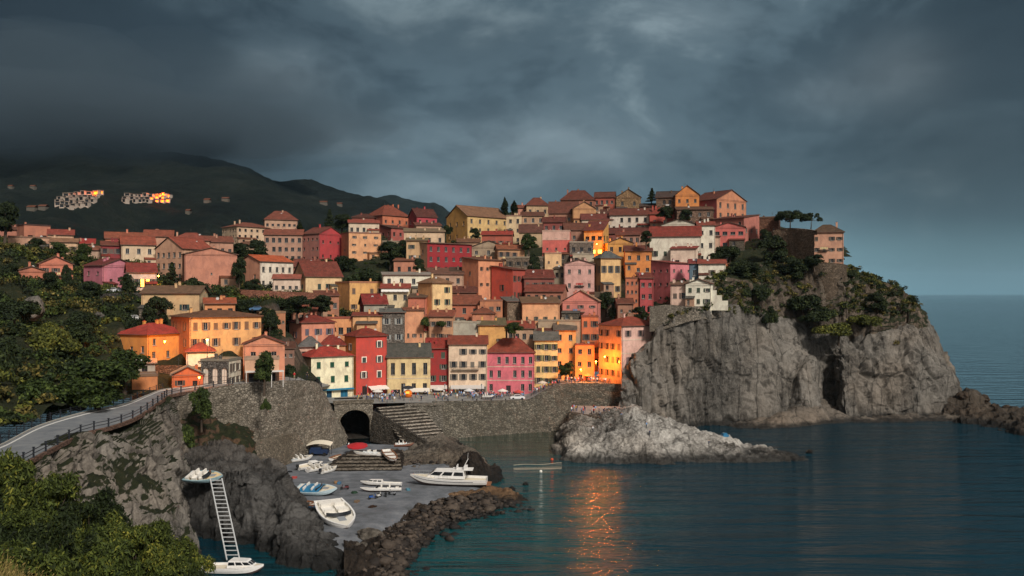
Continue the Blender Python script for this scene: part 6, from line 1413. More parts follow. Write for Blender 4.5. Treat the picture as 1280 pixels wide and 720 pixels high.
# ------------------------------------------------------------------ boats
WHT = paint('#dcdad4', .35); BLUE = paint('#2c6a8c', .4); TEAL = paint('#3f93a0', .6); CREAM = paint('#cfc4ac', .6); DKB = paint('#1c2a3c', .5); WOOD = paint('#7c5236', .6); RED = paint('#a8262a', .5); GREYP = paint('#85888a', .5); SHIELD = GLASS
def boat(label, kind, loc, L, B, Hh, head, hull=WHT, deck=CREAM, tilt=(0, 0), extra=(), name='boat'):
    e = bpy.data.objects.new(name, None); C.objects.link(e); e.location = loc; e.rotation_mode = 'XYZ'
    e.rotation_euler = (Matrix.Rotation(head, 3, 'Z') @ Matrix.Rotation(tilt[0], 3, 'Y') @ Matrix.Rotation(tilt[1], 3, 'X')).to_euler(); tag(e, label, 'boat')
    n = 18; S = []
    def hb(t): return B / 2 * (0.84 + .16 * min(1, t / .3)) * (max(0.0, 1 - max(0, (t - .42) / .58) ** 2.3))
    def gz(t): return Hh * (0.82 + .38 * t ** 2.2)
    def kz(t): return Hh * .9 * max(0, (t - .72) / .28) ** 2.4
    for i in range(n + 1):
        t = i / n; x = -L/2 + L * t; b = max(.02, hb(t)); g = gz(t); k = min(kz(t), g - .03); S.append([(x, 0, k), (x, b * .55, k + (g-k) * .10), (x, b * .86, k + (g-k) * .36), (x, b * .97, k + (g-k) * .7), (x, b, g)])
    mb = MB()
    for sgn in (1, -1):
        for i in range(n):
            for j in range(4):
                q = [S[i][j], S[i+1][j], S[i+1][j+1], S[i][j+1]]; q = [(x, y * sgn, z) for x, y, z in q]; mb.face(q if sgn < 0 else q[::-1], 1 if j < 2 else 0)
    tr_ = [(x, y, z) for x, y, z in S[0]] + [(x, -y, z) for x, y, z in S[0][::-1]]; mb.face(tr_, 0)
    mb.build('hull', [hull, paint('#5c4a44' if hull is WHT else '#30343a', .6)], e, smooth=False)
    mb = MB(); w_ = .10 + B * .03
    for sgn in (1, -1):
        for i in range(n):
            a, b = S[i][4], S[i+1][4]; a2, b2 = (a[0], max(.0, a[1] - w_), a[2]), (b[0], max(.0, b[1] - w_), b[2])
            q = [(x, y * sgn, z + .03) for x, y, z in (a, b, b2, a2)]; mb.face(q if sgn > 0 else q[::-1]); q = [(x, y * sgn, z) for x, y, z in ((*a[:2], a[2]-.08), (*b[:2], b[2]-.08), (*b[:2], b[2]+.03), (*a[:2], a[2]+.03))]
            q = [(x, y + .03 * sgn, z) for x, y, z in q]; mb.face(q); a3 = (a2[0], a2[1], a2[2] - .5 * Hh * .55); b3 = (b2[0], b2[1], b2[2] - .5 * Hh * .55); mb.face([(x, y * sgn, z + .03) for x, y, z in (a2, b2, b3, a3)])
    mb.build('gunwale', [hull if kind != 'open' else WOOD], e)
    # cockpit floor and foredeck
    mb = MB(); dk = .42 if kind in ('cabin', 'yacht') else .38
    fore = .62 if kind != 'open' else .9
    for i in range(n):
        t = i / n; lvl = (lambda tt: gz(tt) + .02 if tt >= fore else gz(tt) - Hh * .5 * .55)
        za, zb = lvl(t + 1e-6), lvl((i+1) / n if (i+1)/n < fore or t >= fore else t + 1e-6); wa, wb = max(0, S[i][4][1] - w_), max(0, S[i+1][4][1] - w_)
        mb.face([(S[i][4][0], -wa, za), (S[i+1][4][0], -wb, zb), (S[i+1][4][0], wb, zb), (S[i][4][0], wa, za)])
        if t < fore <= (i+1) / n: x = S[i+1][4][0]; mb.face([(x, -wb, zb), (x, wb, zb), (x, wb, gz(fore)), (x, -wb, gz(fore))])
    mb.build('deck', deck, e)
    zc = Hh * .85; fl = gz(.3) - Hh * .27
    if kind == 'open':
        for k in (-.28, 0, .26): mb = MB(); wd = B * .42; mb.box(L*k-.14, L*k+.14, -wd, wd, zc-.12, zc-.06); mb.build('thwart', WOOD, e)
    if kind in ('motor', 'big'):
        for k in ((-.18, -1), (-.18, 1), (.02, -1), (.02, 1)):
            mb = MB(); x, y = L*k[0], k[1]*B*.2; s_ = min(1.0, B * .15); mb.box(x-s_, x+s_*.7, y-s_, y+s_, fl, fl+.45); mb.box(x-s_-.12, x-s_+.12, y-s_, y+s_, fl+.453, fl+1.0); mb.build('seat', paint('#d6d2c8', .6), e)
        mb = MB(); mb.box(-L*.44, -L*.36, -B*.34, B*.34, fl, fl+.5); mb.build('bench', paint('#cfcac0', .6), e)
        mb = MB(); m_ = 8; 
        for i in range(m_):
            a0, a1 = -1 + 2*i/m_, -1 + 2*(i+1)/m_; f = lambda a, z, k=0.0: (L*.13 - abs(a)**2 * L*.05 - z*.5 + k, a*B*.36, gz(.6) + z)
            mb.face([f(a0, 0), f(a1, 0), f(a1, .55), f(a0, .55)]); mb.face([f(a0, 0, -.03), f(a0, .55, -.03), f(a1, .55, -.03), f(a1, 0, -.03)])
        mb.build('windscreen', SHIELD, e)
        mb = MB(); mb.box(L*.16, L*.3, -B*.11, B*.11, gz(.66)+.03, gz(.7)+.12); mb.build('hatch', GREYP, e)
    if kind in ('cabin', 'yacht'):
        big = kind == 'yacht'; mb = MB(); x0, x1 = (-L*.22, L*.16) if big else (-L*.05, L*.25); hb_ = B * .34; z0 = gz(.5) - .05; hh_ = Hh * (.95 if big else .8)
        lo_ = [(x0, -hb_, z0), (x1 + hh_*1.3, -hb_*.6, z0+.1), (x1 + hh_*1.3, hb_*.6, z0+.1), (x0, hb_, z0)]; up = [(x0+.2, -hb_*.88, z0+hh_), (x1, -hb_*.7, z0+hh_), (x1, hb_*.7, z0+hh_), (x0+.2, hb_*.88, z0+hh_)]
        mb.face(up); 
        for i in range(4): j = (i+1) % 4; mb.face([lo_[i], lo_[j], up[j], up[i]])
        mb.build('cabin', WHT, e)
        mb = MB()
        lerp3 = lambda a, b, t: Vector(a).lerp(Vector(b), t)
        for i in (0, 1, 2):
            j = i + 1; a, b, c, d = lerp3(lo_[i], up[i], .38), lerp3(lo_[j], up[j], .38), lerp3(lo_[j], up[j], .82), lerp3(lo_[i], up[i], .82); cen = (a+b+c+d)/4; nn = (b-a).cross(d-a).normalized()
            k = 3 if i != 1 else 2
            for q in range(k):
                u0, u1 = (q + .08) / k, (q + .92) / k; P4 = [a.lerp(b, u0), a.lerp(b, u1), d.lerp(c, u1), d.lerp(c, u0)]; mb.face([p + nn * .025 for p in P4])
        mb.build('cabin_window', SHIELD, e)
        if big:
            mb = MB(); mb.box(x0-1.6, x0+2.6, -hb_*.8, hb_*.8, z0+hh_+.05, z0+hh_+.16); mb.box(x0-.4, x0+.2, -hb_*.7, hb_*.7, z0+hh_+.163, z0+hh_+.75); mb.box(x0+1.5, x0+1.7, -hb_*.6, hb_*.6, z0+hh_+.163, z0+hh_+.9); mb.build('flybridge', WHT, e)
            mb = MB(); mb.tube((x0+.2, -hb_*.7, z0+hh_+.7), (x0-.5, -hb_*.55, z0+hh_+2.0), .07, 6); mb.tube((x0+.2, hb_*.7, z0+hh_+.7), (x0-.5, hb_*.55, z0+hh_+2.0), .07, 6); mb.tube((x0-.5, -hb_*.55, z0+hh_+2.0), (x0-.5, hb_*.55, z0+hh_+2.0), .07, 6); mb.tube((x0-.5, 0, z0+hh_+2.0), (x0-.6, 0, z0+hh_+3.4), .03, 5); mb.build('radar_arch', WHT, e)
            mb = MB(); prev = None
            for i in range(9, n):
                for sg in (1, -1):
                    a, b = S[i][4], S[i+1][4] if i + 1 <= n else S[i][4]; mb.tube((a[0], a[1]*sg*.94, a[2]+.03), (a[0], a[1]*sg*.94, a[2]+.65), .02, 4, cap=False); mb.tube((a[0], a[1]*sg*.94, a[2]+.65), (b[0], b[1]*sg*.94, b[2]+.65), .02, 4, cap=False)
            mb.build('rail', paint('#b8babc', .3, .8), e)
            mb = MB(); mb.box(-L/2-.9, -L/2-.003, -B*.34, B*.34, Hh*.16, Hh*.26); mb.build('swim_platform', WOOD, e)
            mb = MB(); 
            for sg in (1, -1):
                for i in range(3, n-1): a, b = S[i][3], S[i+1][3]; mb.face([(a[0], a[1]*sg*1.012, a[2]), (b[0], b[1]*sg*1.012, b[2]), (b[0], b[1]*sg*1.014, b[2]+.10), (a[0], a[1]*sg*1.014, a[2]+.10)])
            mb.build('stripe', DKB, e)
    if 'motor' in extra:
        mb = MB(); mb.box(-L/2-.55, -L/2-.05, -.22, .22, Hh*.75, Hh*.75+.65); mb.box(-L/2-.38, -L/2-.16, -.08, .08, Hh*.1, Hh*.747); mb.build('outboard_motor', paint('#2a2c2e', .4), e)
    for tp, cc in (('tarp', TEAL), ('bluetarp', BLUE), ('whitetarp', paint('#c9ccc9', .7))):
        if tp in extra:
            mb = MB(); m_ = 10
            for i in range(m_):
                for j in range(8):
                    def q(ii, jj):
                        t = .14 + .5 * ii / m_; a = -1 + 2 * jj / 8; return (-L/2 + L*t, a * hb(t) * .93, gz(t) + .06 + .30 * (1 - a*a) + .05 * math.sin(ii*2.1 + jj))
                    mb.face([q(i, j), q(i+1, j), q(i+1, j+1), q(i, j+1)])
            mb.build('tarpaulin', cc, e, smooth=True)
    if 'mast' in extra:
        mb = MB(); mb.tube((L*.08, 0, Hh*.6), (L*.08, 0, Hh*.6 + L*1.0), .06, 6); mb.tube((L*.08, 0, Hh*.6+1.1), (-L*.38, 0, Hh*.6+1.2), .045, 6); mb.build('mast', GREYP, e)
    return e
boat('white motor yacht with flybridge and radar arch lying beside the rubble bank', 'yacht', LP(560, 609, 1.1) + Vector((0, 1.5, .15)), 15.6, 4.2, 1.75, R(176), name='motor_yacht', tilt=(0, R(-3)))
boat('big white open motorboat with rounded bow tilted on the lower edge of the landing', 'big', PZ(421, 1.35, 150), 11.5, 6.0, 1.5, R(-62), tilt=(R(13), 0), deck=paint('#cfcabc', .6))
boat('white and teal boat with a blue tarpaulin amidships', 'motor', LP(396, 618, 1.3) + Vector((0, .4, .1)), 8.6, 3.9, 1.2, R(-14), hull=paint('#b9cdd2', .4), tilt=(0, R(14)), extra=('bluetarp',))
boat('small blue boat lying in front of the teal boat', 'open', LP(388, 634, 1.25), 5.4, 2.2, .8, R(-32), hull=paint('#3a5f7a', .5), deck=paint('#b8b2a6', .7), tilt=(0, R(8)))
boat('slim white speedboat in the middle of the landing', 'cabin', LP(476, 607), 8.4, 2.1, .75, R(176), tilt=(0, R(4)))
boat('slim white speedboat lying in front of the middle one', 'motor', LP(476, 614.5), 8.0, 2.0, .75, R(184), tilt=(0, R(8)))
boat('white sailing dinghy with cover left of the boat pointing at the camera', 'motor', PZ(460, 2.75, 201.5), 7.0, 2.4, .9, R(168), tilt=(0, R(6)), extra=('whitetarp',))
boat('white rowing boat pointing at the camera on the stone terrace', 'open', PZ(488, 2.9, 198), 7.2, 2.8, 1.0, R(-66), deck=paint('#d0ccc2', .6), tilt=(R(12), 0))
boat('low brown boat with pale cover by the flank wall', 'motor', PZ(505, 2.9, 213), 4.8, 2.0, .8, R(8), hull=paint('#7c5646', .5), extra=('whitetarp',))
boat('white motorboat with dark outboard beside the canopy cart', 'motor', LP(377, 576), 5.4, 2.1, .9, R(38), tilt=(0, R(8)), extra=('motor',))
boat('white cabin boat next to the outboard motorboat', 'cabin', LP(388, 585), 6.4, 2.3, .9, R(48), tilt=(0, R(10)), extra=('motor',))
boat('white cabin boat third from the low curved wall', 'motor', LP(397, 588), 5.8, 2.0, .9, R(52), tilt=(0, R(8)))
boat('small white boat with grey hull behind the outboard motorboat', 'motor', LP(360, 578), 4.6, 1.8, .75, R(20), hull=paint('#9aa4a8', .5))
boat('small white open boat right of the canopy cart', 'open', LP(420, 574), 4.4, 1.7, .7, R(70), tilt=(0, R(6)))
boat('short white motorboat between canopy cart and stone terrace', 'motor', LP(411, 590), 5.0, 1.9, .8, R(60), tilt=(0, R(6)), extra=('motor',))
boat('little white tender on the ground by the low curved wall', 'open', LP(343, 587), 3.8, 1.6, .6, R(5))
boat('oval teal and cream boat perched on the rim of the dark crag', 'big', PZ(257, 9.1, 145.6), 6.6, 3.6, .95, R(-12), hull=paint('#8ba7ad', .5), deck=paint('#cdb78c', .7), tilt=(0, R(16)))
boat('white cabin motorboat floating at the foot of the ladder', 'cabin', PZ(291, -.25, 126.5), 9.2, 3.2, 1.25, R(-6), extra=('motor',))
boat('small pale boat resting on the square near the quay rim', 'motor', PZ(610, 9.75, 256), 3.4, 1.5, .6, R(2))
# ladder
a, b = P(270, 598, 144.0), PZ(291, .9, 130.5); e = empty('ladder', b); tag(e, 'long pale ladder leaning from the water up to the perched oval boat', 'ladder'); d = a - b; sd2 = Vector((d.y, -d.x, 0)).normalized() * .95 
sd2 = Vector((.95, 0, 0))
for s_ in (-1, 1): mb = MB(); mb.tube(sd2 * s_ - d * .03, d + sd2 * s_, .11, 6); mb.build('rail', paint('#b4b6b4', .5), e)
for i in range(19): mb = MB(); q = d * (i + .5) / 19; mb.tube(q - sd2, q + sd2, .08, 5); mb.build('rung', paint('#a7a9a8', .5), e)
# mooring rope lying on the water of the little bay
mb = MB(); pts = [PZ(642 + 6 * i, .04, 205 + .6 * math.sin(i * .8) + i * .25) for i in range(11)]
for p, q in zip(pts[:-1], pts[1:]): mb.tube(p, q, .045, 5)
tag(mb.build('mooring_rope', paint('#b8a890', .8)), 'pale mooring rope floating across the mouth of the little bay', 'rope')

# ------------------------------------------------------------------ carts, canopy, parasols, scooters, car, kiosk
e = empty('canopy_cart', LP(400, 569)); tag(e, 'cream canopy over a dark blue cart at the foot of the sea wall', 'canopy cart')
mb = MB(); n = 12
for i in range(n):
    a0, a1 = -1 + 2*i/n, -1 + 2*(i+1)/n; z = lambda a: 3.1 - .5 * a * a; mb.face([(a0*2.9, -1.6, z(a0)), (a1*2.9, -1.6, z(a1)), (a1*2.9, 1.6, z(a1)+.3), (a0*2.9, 1.6, z(a0)+.3)]); mb.face([(a0*2.9, -1.6, z(a0)-.12), (a1*2.9, -1.6, z(a1)-.12), (a1*2.9, -1.6, z(a1)), (a0*2.9, -1.6, z(a0))])
mb.build('canopy', paint('#d8cfba', .8), e)
for x in (-2.5, 2.5):
    for y in (-1.4, 1.4): mb = MB(); mb.tube((x, y, -.1), (x, y, 2.75), .06, 6); mb.build('pole', IRON, e)
mb = MB(); mb.box(-2.3, 2.0, -1.1, 1.1, .5, 1.5); mb.box(-2.1, .4, -1.0, 1.0, 1.503, 2.0); mb.build('cart_body', paint('#1b2c4a', .5), e)
for x in (-1.6, 1.3):
    for y in (-1.18, 1.18): mb = MB(); mb.tube((x, y-.1, .42), (x, y+.1, .42), .42, 12); mb.build('wheel', paint('#151515', .7), e)
def parasol(label, loc, r, hgt, colr, tilt=0, name='parasol'):
    e = empty(name, loc); tag(e, label, 'parasol'); mb = MB(); mb.tube((0, 0, -.1), (0, 0, hgt), .04, 6); mb.build('pole', GREYP, e); mb = MB(); n = 10
    for i in range(n):
        a0, a1 = 2*PI*i/n, 2*PI*(i+1)/n; p0, p1 = Vector((r*math.cos(a0), r*math.sin(a0), hgt-.55)), Vector((r*math.cos(a1), r*math.sin(a1), hgt-.55)); mb.face([(0, 0, hgt+.05), p0, p1]); mb.face([p0, p1, p1 - Vector((0, 0, .2)), p0 - Vector((0, 0, .2))])
    o = mb.build('canopy', colr, e); o.rotation_euler[0] = tilt; return e
parasol('bright red parasol by the tunnel mouth', PZ(447, 1.25, 213), 2.5, 2.6, RED, .15)
def table(label, loc, colr):
    e = empty('café_table'.replace('é', 'e'), loc); tag(e, label, 'table'); mb = MB(); n = 12
    mb.tube((0, 0, .70), (0, 0, .74), .5, 12); mb.build('table_top', colr, e); mb = MB(); mb.tube((0, 0, -.1), (0, 0, .7), .04, 6); mb.tube((0, 0, -.05), (0, 0, .03), .25, 10); mb.build('pedestal', IRON, e); return e
def sqz(px, Y):
    z = qz(px)
    if px > 655: z = float(np.interp(px, (655, 672, 690, 705, 740, 778), (8.8, 10.2, 11.8, 12.75, 12.85, 12.75)))
    return z + .02
for px, Y, c_, lab in ((472, 252, '#d2cdc4', 'cream parasol in front of the tall red house'), (548, 262, '#cfc9be', 'cream parasol in front of the narrow crimson house'), (586, 262, '#c9c9c6', 'pale grey parasol before the balcony house'), (628, 264, '#d6cfc6', 'off white parasol before the door of the bright pink house'),
        (648, 262, '#b8443c', 'red parasol before the right end of the bright pink house'), (678, 270, '#c9bba8', 'sand coloured parasol before the narrow yellow house'), (735, 272, '#c98a52', 'orange lit parasol under the lamp of the orange house'), (752, 272, '#c9754a', 'orange lit parasol by the left flank of the corner block')):
    parasol(lab, PZ(px, sqz(px, Y), Y), 1.5, 2.5, paint(c_, .8)); table('round table under the ' + lab.replace(' parasol', ' parasol', 1), PZ(px + 2.5, sqz(px, Y), Y - 1.2), paint('#8a847a', .6))
e = empty('kiosk', PZ(510, sqz(510, 256), 255)); tag(e, 'round orange kiosk under a dark tilted umbrella at the rim of the square', 'kiosk'); mb = MB(); n = 12
for i in range(n):
    for j in range(6):
        a0, a1 = 2*PI*i/n, 2*PI*(i+1)/n; z0, z1 = -PI/2*.7 + j/6*PI*.85, -PI/2*.7 + (j+1)/6*PI*.85; q = lambda a, z: (1.25*math.cos(z)*math.cos(a), 1.25*math.cos(z)*math.sin(a), 1.15 + 1.25*math.sin(z)); mb.face([q(a0, z0), q(a1, z0), q(a1, z1), q(a0, z1)])
mb.build('body', [paint('#d9701c', .5)], e, smooth=True); mb = MB(); mb.box(-.5, .5, -1.5, -1.0, 1.3, 1.9); mb.build('counter', glow('#ff9a3a', .6), e)
mb = MB(); mb.tube((0, .3, 0), (0, .3, 3.4), .05, 6)
for i in range(10): a0, a1 = 2*PI*i/10, 2*PI*(i+1)/10; mb.face([(0, .3, 3.5), (1.8*math.cos(a0), .3+1.4*math.sin(a0), 2.9+.35*math.sin(a0)), (1.8*math.cos(a1), .3+1.4*math.sin(a1), 2.9+.35*math.sin(a1))])
mb.build('umbrella', paint('#24262b', .8), e)
def car(label, loc, rz, colr):
    e = empty('parked_car', loc, rz); tag(e, label, 'car'); prof = [(-2.1, .35), (-2.15, .8), (-1.9, .95), (-1.2, 1.02), (-.7, 1.42), (.6, 1.46), (1.25, 1.05), (1.95, .9), (2.15, .6), (2.1, .35)]; mb = MB()
    for (a, b), (c, d) in zip(prof[:-1], prof[1:]):
        ya, yb_ = (.85 if b < 1.1 else .65), (.85 if d < 1.1 else .65); mb.face([(a, -ya, b), (c, -yb_, d), (c, yb_, d), (a, ya, b)])
    for s_ in (-1, 1): mb.face([(x, s_*(.85 if z < 1.1 else .65), z) for x, z in prof][::s_])
    mb.face([(-2.1, -.85, .35), (2.1, -.85, .35), (2.1, .85, .35), (-2.1, .85, .35)]); mb.build('body', colr, e)
    mb = MB()
    for s_ in (-1, 1): mb.face([(-1.05, s_*.86, 1.05), (1.1, s_*.86, 1.08), (.55, s_*.70, 1.40), (-.65, s_*.70, 1.38)])
    mb.face([(1.2, -.6, 1.10), (1.2, .6, 1.10), (.66, .55, 1.46), (.66, -.55, 1.46)]); mb.face([(-1.2, -.6, 1.07), (-1.2, .6, 1.07), (-.76, .55, 1.43), (-.76, -.55, 1.43)]); mb.build('car_window', GLASS, e)
    for x in (-1.3, 1.3):
        for y in (-.86, .86): mb = MB(); mb.tube((x, y-.1, .33), (x, y+.1, .33), .33, 12); mb.build('wheel', paint('#141414', .7), e)
    return e
car('small white car parked close to the quay rim before the bright pink house', PZ(647, qz(647) + .02, 259), .03, paint('#d6d6d4', .3))
car('white car parked by the wall under the lilac house, left of a pair', P(142, 366, 250), .1, paint('#c9c9c6', .3)); car('white car parked by the wall under the lilac house, right of a pair', P(152, 366.5, 250), .1, paint('#bfc2c4', .3))
car('blue car parked behind the big yellow house', P(322, 389, 244), .1, paint('#4a6a8a', .3)); car('white car parked on the slope above the yellow lit house', P(168, 401, 222), .3, paint('#c9c7c2', .3))
def scooter(label, loc, rz, colr):
    e = empty('scooter', loc, rz); tag(e, label, 'scooter')
    for x in (-.6, .6): mb = MB(); mb.tube((x, -.06, .28), (x, .06, .28), .28, 12); mb.build('wheel', paint('#151515', .7), e)
    mb = MB(); mb.box(-.75, 0, -.16, .16, .35, .7); mb.box(-.05, .42, -.14, .14, .28, .36); mb.tube((.6, 0, .3), (.4, 0, 1.0), .06, 6); mb.build('body', colr, e); mb = MB(); mb.box(-.72, .02, -.15, .15, .703, .82); mb.build('saddle', paint('#1c1c1c', .6), e); mb = MB(); mb.tube((.4, -.3, 1.02), (.4, .3, 1.02), .03, 6); mb.build('handlebar', IRON, e)
for i, (px, py, c_, lab) in enumerate(((466, 624, '#2b4f8c', 'blue scooter, leftmost of the row below the slim speedboats'), (474, 622, '#d0cec8', 'white scooter, second of the row below the slim speedboats'), (482, 621, '#23262b', 'black scooter, third of the row below the slim speedboats'), (490, 619, '#8a8d90', 'grey scooter, rightmost of the row below the slim speedboats'), (431, 612, '#5a2a2c', 'dark red scooter alone left of the slim speedboats'))):
    scooter(lab, LP(px, py) + Vector((0, 0, .05)), .5 + i * .7, paint(c_, .4))
mb = MB(); mb.box(-.9, .9, -.6, .6, -.4, 1.3); mb.box(-.7, .5, -.4, .5, 1.303, 1.75)
tag(mb.build('tarpaulin_bundle', BLUE, loc=P(906, 549, 222) + Vector((0, 0, -.2)), rz=.4), 'blue tarpaulin bundle on the slope of the pale rock', 'bundle')

# ------------------------------------------------------------------ people
def person_mesh(pose):
    J = dict(pel=(0, 0, .95), sp=(0, 0, 1.18), ch=(0, 0, 1.38), nk=(0, -.01, 1.50), hd=(0, -.03, 1.62), ht=(0, -.02, 1.72))
    st = {'stand': (0.02, -.02), 'walk': (.26, -.24), 'rest': (.05, .0)}[pose]
    for s_, d in ((-1, st[0]), (1, st[1])):
        k = str(s_); J['hp'+k] = (s_*.09, 0, .90); J['kn'+k] = (s_*.10, -d*.6-.02, .50); J['an'+k] = (s_*.11, -d if pose != 'walk' else (-d*.6 + (.12 if d < 0 else 0)), .08); J['to'+k] = (s_*.12, J['an'+k][1]-.17, .04)
        J['sh'+k] = (s_*.19, 0, 1.40); 
        if pose == 'rest': J['el'+k] = (s_*.27, -.05, 1.15); J['wr'+k] = (s_*.14, -.26, 1.16); J['ha'+k] = (s_*.08, -.33, 1.18)
        else: J['el'+k] = (s_*.25, .5*d*s_*0+.03, 1.12); J['wr'+k] = (s_*.26, -.08 + .5*d, .88); J['ha'+k] = (s_*.26, -.11 + .6*d, .79)
    E = [('pel', 'sp'), ('sp', 'ch'), ('ch', 'nk'), ('nk', 'hd'), ('hd', 'ht')]
    for k in ('-1', '1'): E += [('pel', 'hp'+k), ('hp'+k, 'kn'+k), ('kn'+k, 'an'+k), ('an'+k, 'to'+k), ('ch', 'sh'+k), ('sh'+k, 'el'+k), ('el'+k, 'wr'+k), ('wr'+k, 'ha'+k)]
    rad = dict(pel=.14, sp=.13, ch=.15, nk=.055, hd=.095, ht=.07, hp=.10, kn=.065, an=.045, to=.035, sh=.07, el=.048, wr=.034, ha=.035)
    ks = list(J); me = bpy.data.meshes.new('sk'); me.from_pydata([J[k] for k in ks], [(ks.index(a), ks.index(b)) for a, b in E], []); ob = bpy.data.objects.new('sk', me); C.objects.link(ob)
    ob.modifiers.new('s', 'SKIN'); 
    for i, k in enumerate(ks):
        r = rad[k.rstrip('-1')]; me.skin_vertices[0].data[i].radius = (r, r * (.75 if k in ('ch', 'sp', 'pel') else 1)); me.skin_vertices[0].data[i].use_root = (k == 'pel')
    m2 = ob.modifiers.new('d', 'SUBSURF'); m2.levels = 1; m2.render_levels = 1
    dg = bpy.context.evaluated_depsgraph_get(); out = bpy.data.meshes.new_from_object(ob.evaluated_get(dg)); bpy.data.objects.remove(ob); out.name = 'person'; out.materials.clear()
    for _ in range(5): out.materials.append(None)
    for p in out.polygons:
        c = p.center; p.use_smooth = True
        if c.z > 1.54: mi_ = 3 if (c.z > 1.70 or c.y > 0.02) else 0
        elif c.z > 1.49: mi_ = 0
        elif c.z > .96 or (abs(c.x) > .20 and c.z > .9): mi_ = 0 if (abs(c.x) > .215 and c.z < 1.10) else 1
        elif abs(c.x) > .205: mi_ = 0
        elif c.z > .09: mi_ = 2
        else: mi_ = 4
        p.material_index = mi_
    return out
PM = {k: person_mesh(k) for k in ('stand', 'walk', 'rest')}
SKIN = [paint(c, .6) for c in ('#c99478', '#a87458', '#d8ab90')]; HAIR = [paint(c, .7) for c in ('#1d1510', '#3a2718', '#6b4c2c', '#8a8580')]
TOPS = {'white': '#d8d8d6', 'red': '#b3262c', 'black': '#1a1b1f', 'light blue': '#6f98c4', 'navy': '#22304f', 'pink': '#cf7d8c', 'grey': '#7a7d80', 'teal': '#2f8086', 'yellow': '#c9a23c'}
LEGS = {'dark': '#1f2430', 'blue': '#33476b', 'beige': '#a08c6c', 'grey': '#5a5c60'}
SHOE = paint('#24211f', .6); rp = random.Random(21)
def person(loc, rz, top, leg, pose, label, group=None, s=1.0):
    o = bpy.data.objects.new('person', PM[pose]); C.objects.link(o); o.location = loc; o.rotation_euler = (0, 0, rz); o.scale = (s, s, s)
    for i, m_ in enumerate((rp.choice(SKIN), paint(TOPS[top], .85), paint(LEGS[leg], .85), rp.choice(HAIR), SHOE)): o.material_slots[i].link = 'OBJECT'; o.material_slots[i].material = m_
    tag(o, label, 'person', group); return o
zones = [(446, 482, 'before the tall red house'), (486, 532, 'before the sandy house'), (534, 562, 'before the narrow crimson house'), (562, 608, 'before the pale balcony house'), (608, 656, 'before the bright pink house'), (664, 700, 'near the narrow yellow house'), (704, 742, 'before the orange lamplit house'), (744, 768, 'by the pink corner block')]
wts = [26, 26, 22, 46, 54, 40, 26, 12]; placed = []
def spot(px, Y):
    for (a, b) in placed:
        if abs(a - px) < 1.3 and abs(b - Y) < .75: return False
    placed.append((px, Y)); return True
PV = dict(stand='standing', walk='walking', rest='pausing'); wtop = ['white']*5 + ['red']*3 + ['black']*5 + ['light blue']*4 + ['navy']*4 + ['pink']*2 + ['grey']*3 + ['teal'] + ['yellow']
for (a, b, where), n in zip(zones, wts):
    k = 0
    while k < n:
        px = rp.uniform(a, b); f_ = float(np.interp(px, (440, 470, 545, 600, 655, 705, 775), (241, 242, 249, 254, 259.5, 266, 266))); bk = float(np.interp(px, (440, 482, 485, 540, 600, 670, 700, 742, 770), (251, 255, 260, 266, 267, 269, 272, 271, 266))); Y = f_ + (bk - f_) * rp.random() ** .8
        if not spot(px, Y): k += .2; continue
        top = rp.choice(wtop); lg = rp.choice(list(LEGS)); pose = rp.choice(('stand', 'stand', 'walk', 'rest')); person(PZ(px, sqz(px, Y), Y), rp.uniform(0, 6.28), top, lg, pose, f'person in {top} top, {lg} trousers, {PV[pose]} {where}' + (', by the quay' if Y < f_ + .3 * (bk - f_) else ', by the doors' if Y > f_ + .68 * (bk - f_) else ''), 'crowd on the waterfront square', rp.uniform(.92, 1.06)); k += 1
for k in range(44):
    u, v = rp.random(), rp.random(); a = lp_f[0].lerp(lp_f[3], u); b = lp_b[0].lerp(lp_b[3], u); q = a.lerp(b, .08 + .5 * v); q.z = max(q.z, 7.0) - .05; top = rp.choice(wtop); lg = rp.choice(list(LEGS)); pose = rp.choice(('stand', 'rest'))
    person(q, rp.uniform(0, 6.28), top, lg, pose, f'person in {top} top, {lg} trousers, {PV[pose]} on lower promenade', 'crowd on the lower promenade')
for px, py, Y, top, leg, pose, rz, lab in ((372, 553, None, 'red', 'dark', 'stand', 2.6, 'person in red standing on the ramp at the foot of the sea wall'), (478, 513, 241.5, 'light blue', 'blue', 'stand', .4, 'person in light blue leaning at the wall head above the steps'), (484, 511, 242, 'pink', 'grey', 'walk', 1.0, 'person in pink walking near the top of the steps'),
        (493, 507, 243.5, 'white', 'beige', 'stand', 0, 'person in white at the top of the steps'), (436, 558, 222, 'white', 'dark', 'walk', 1.2, 'person in white walking out of the tunnel'), (368, 478, 208, 'red', 'beige', 'rest', 0, 'person in red at the terrace railing, left of two'), (384, 478, 212, 'black', 'dark', 'stand', 3, 'person in black at the terrace railing, right of two')):
    if Y is None: q = P(px, 546, 209) + Vector((0, .8, .15))
    elif py == 558: q = LP(px, 561)
    elif py == 478: q = P(px, 478, Y + 3); q.z = float(np.interp(px, (340, 380), (20.1, 19.2)))
    else: q = PZ(px, sqz(px, Y), Y)
    person(q, rz, top, leg, pose, lab)
from mathutils.bvhtree import BVHTree
dg = bpy.context.evaluated_depsgraph_get()
def on_surface(obname, px, py):
    o = bpy.data.objects[obname]; bvh = BVHTree.FromObject(o, dg); d = (P(px, py, 1000) - cam.location).normalized(); h_ = bvh.ray_cast(cam.location, d); return h_[0]
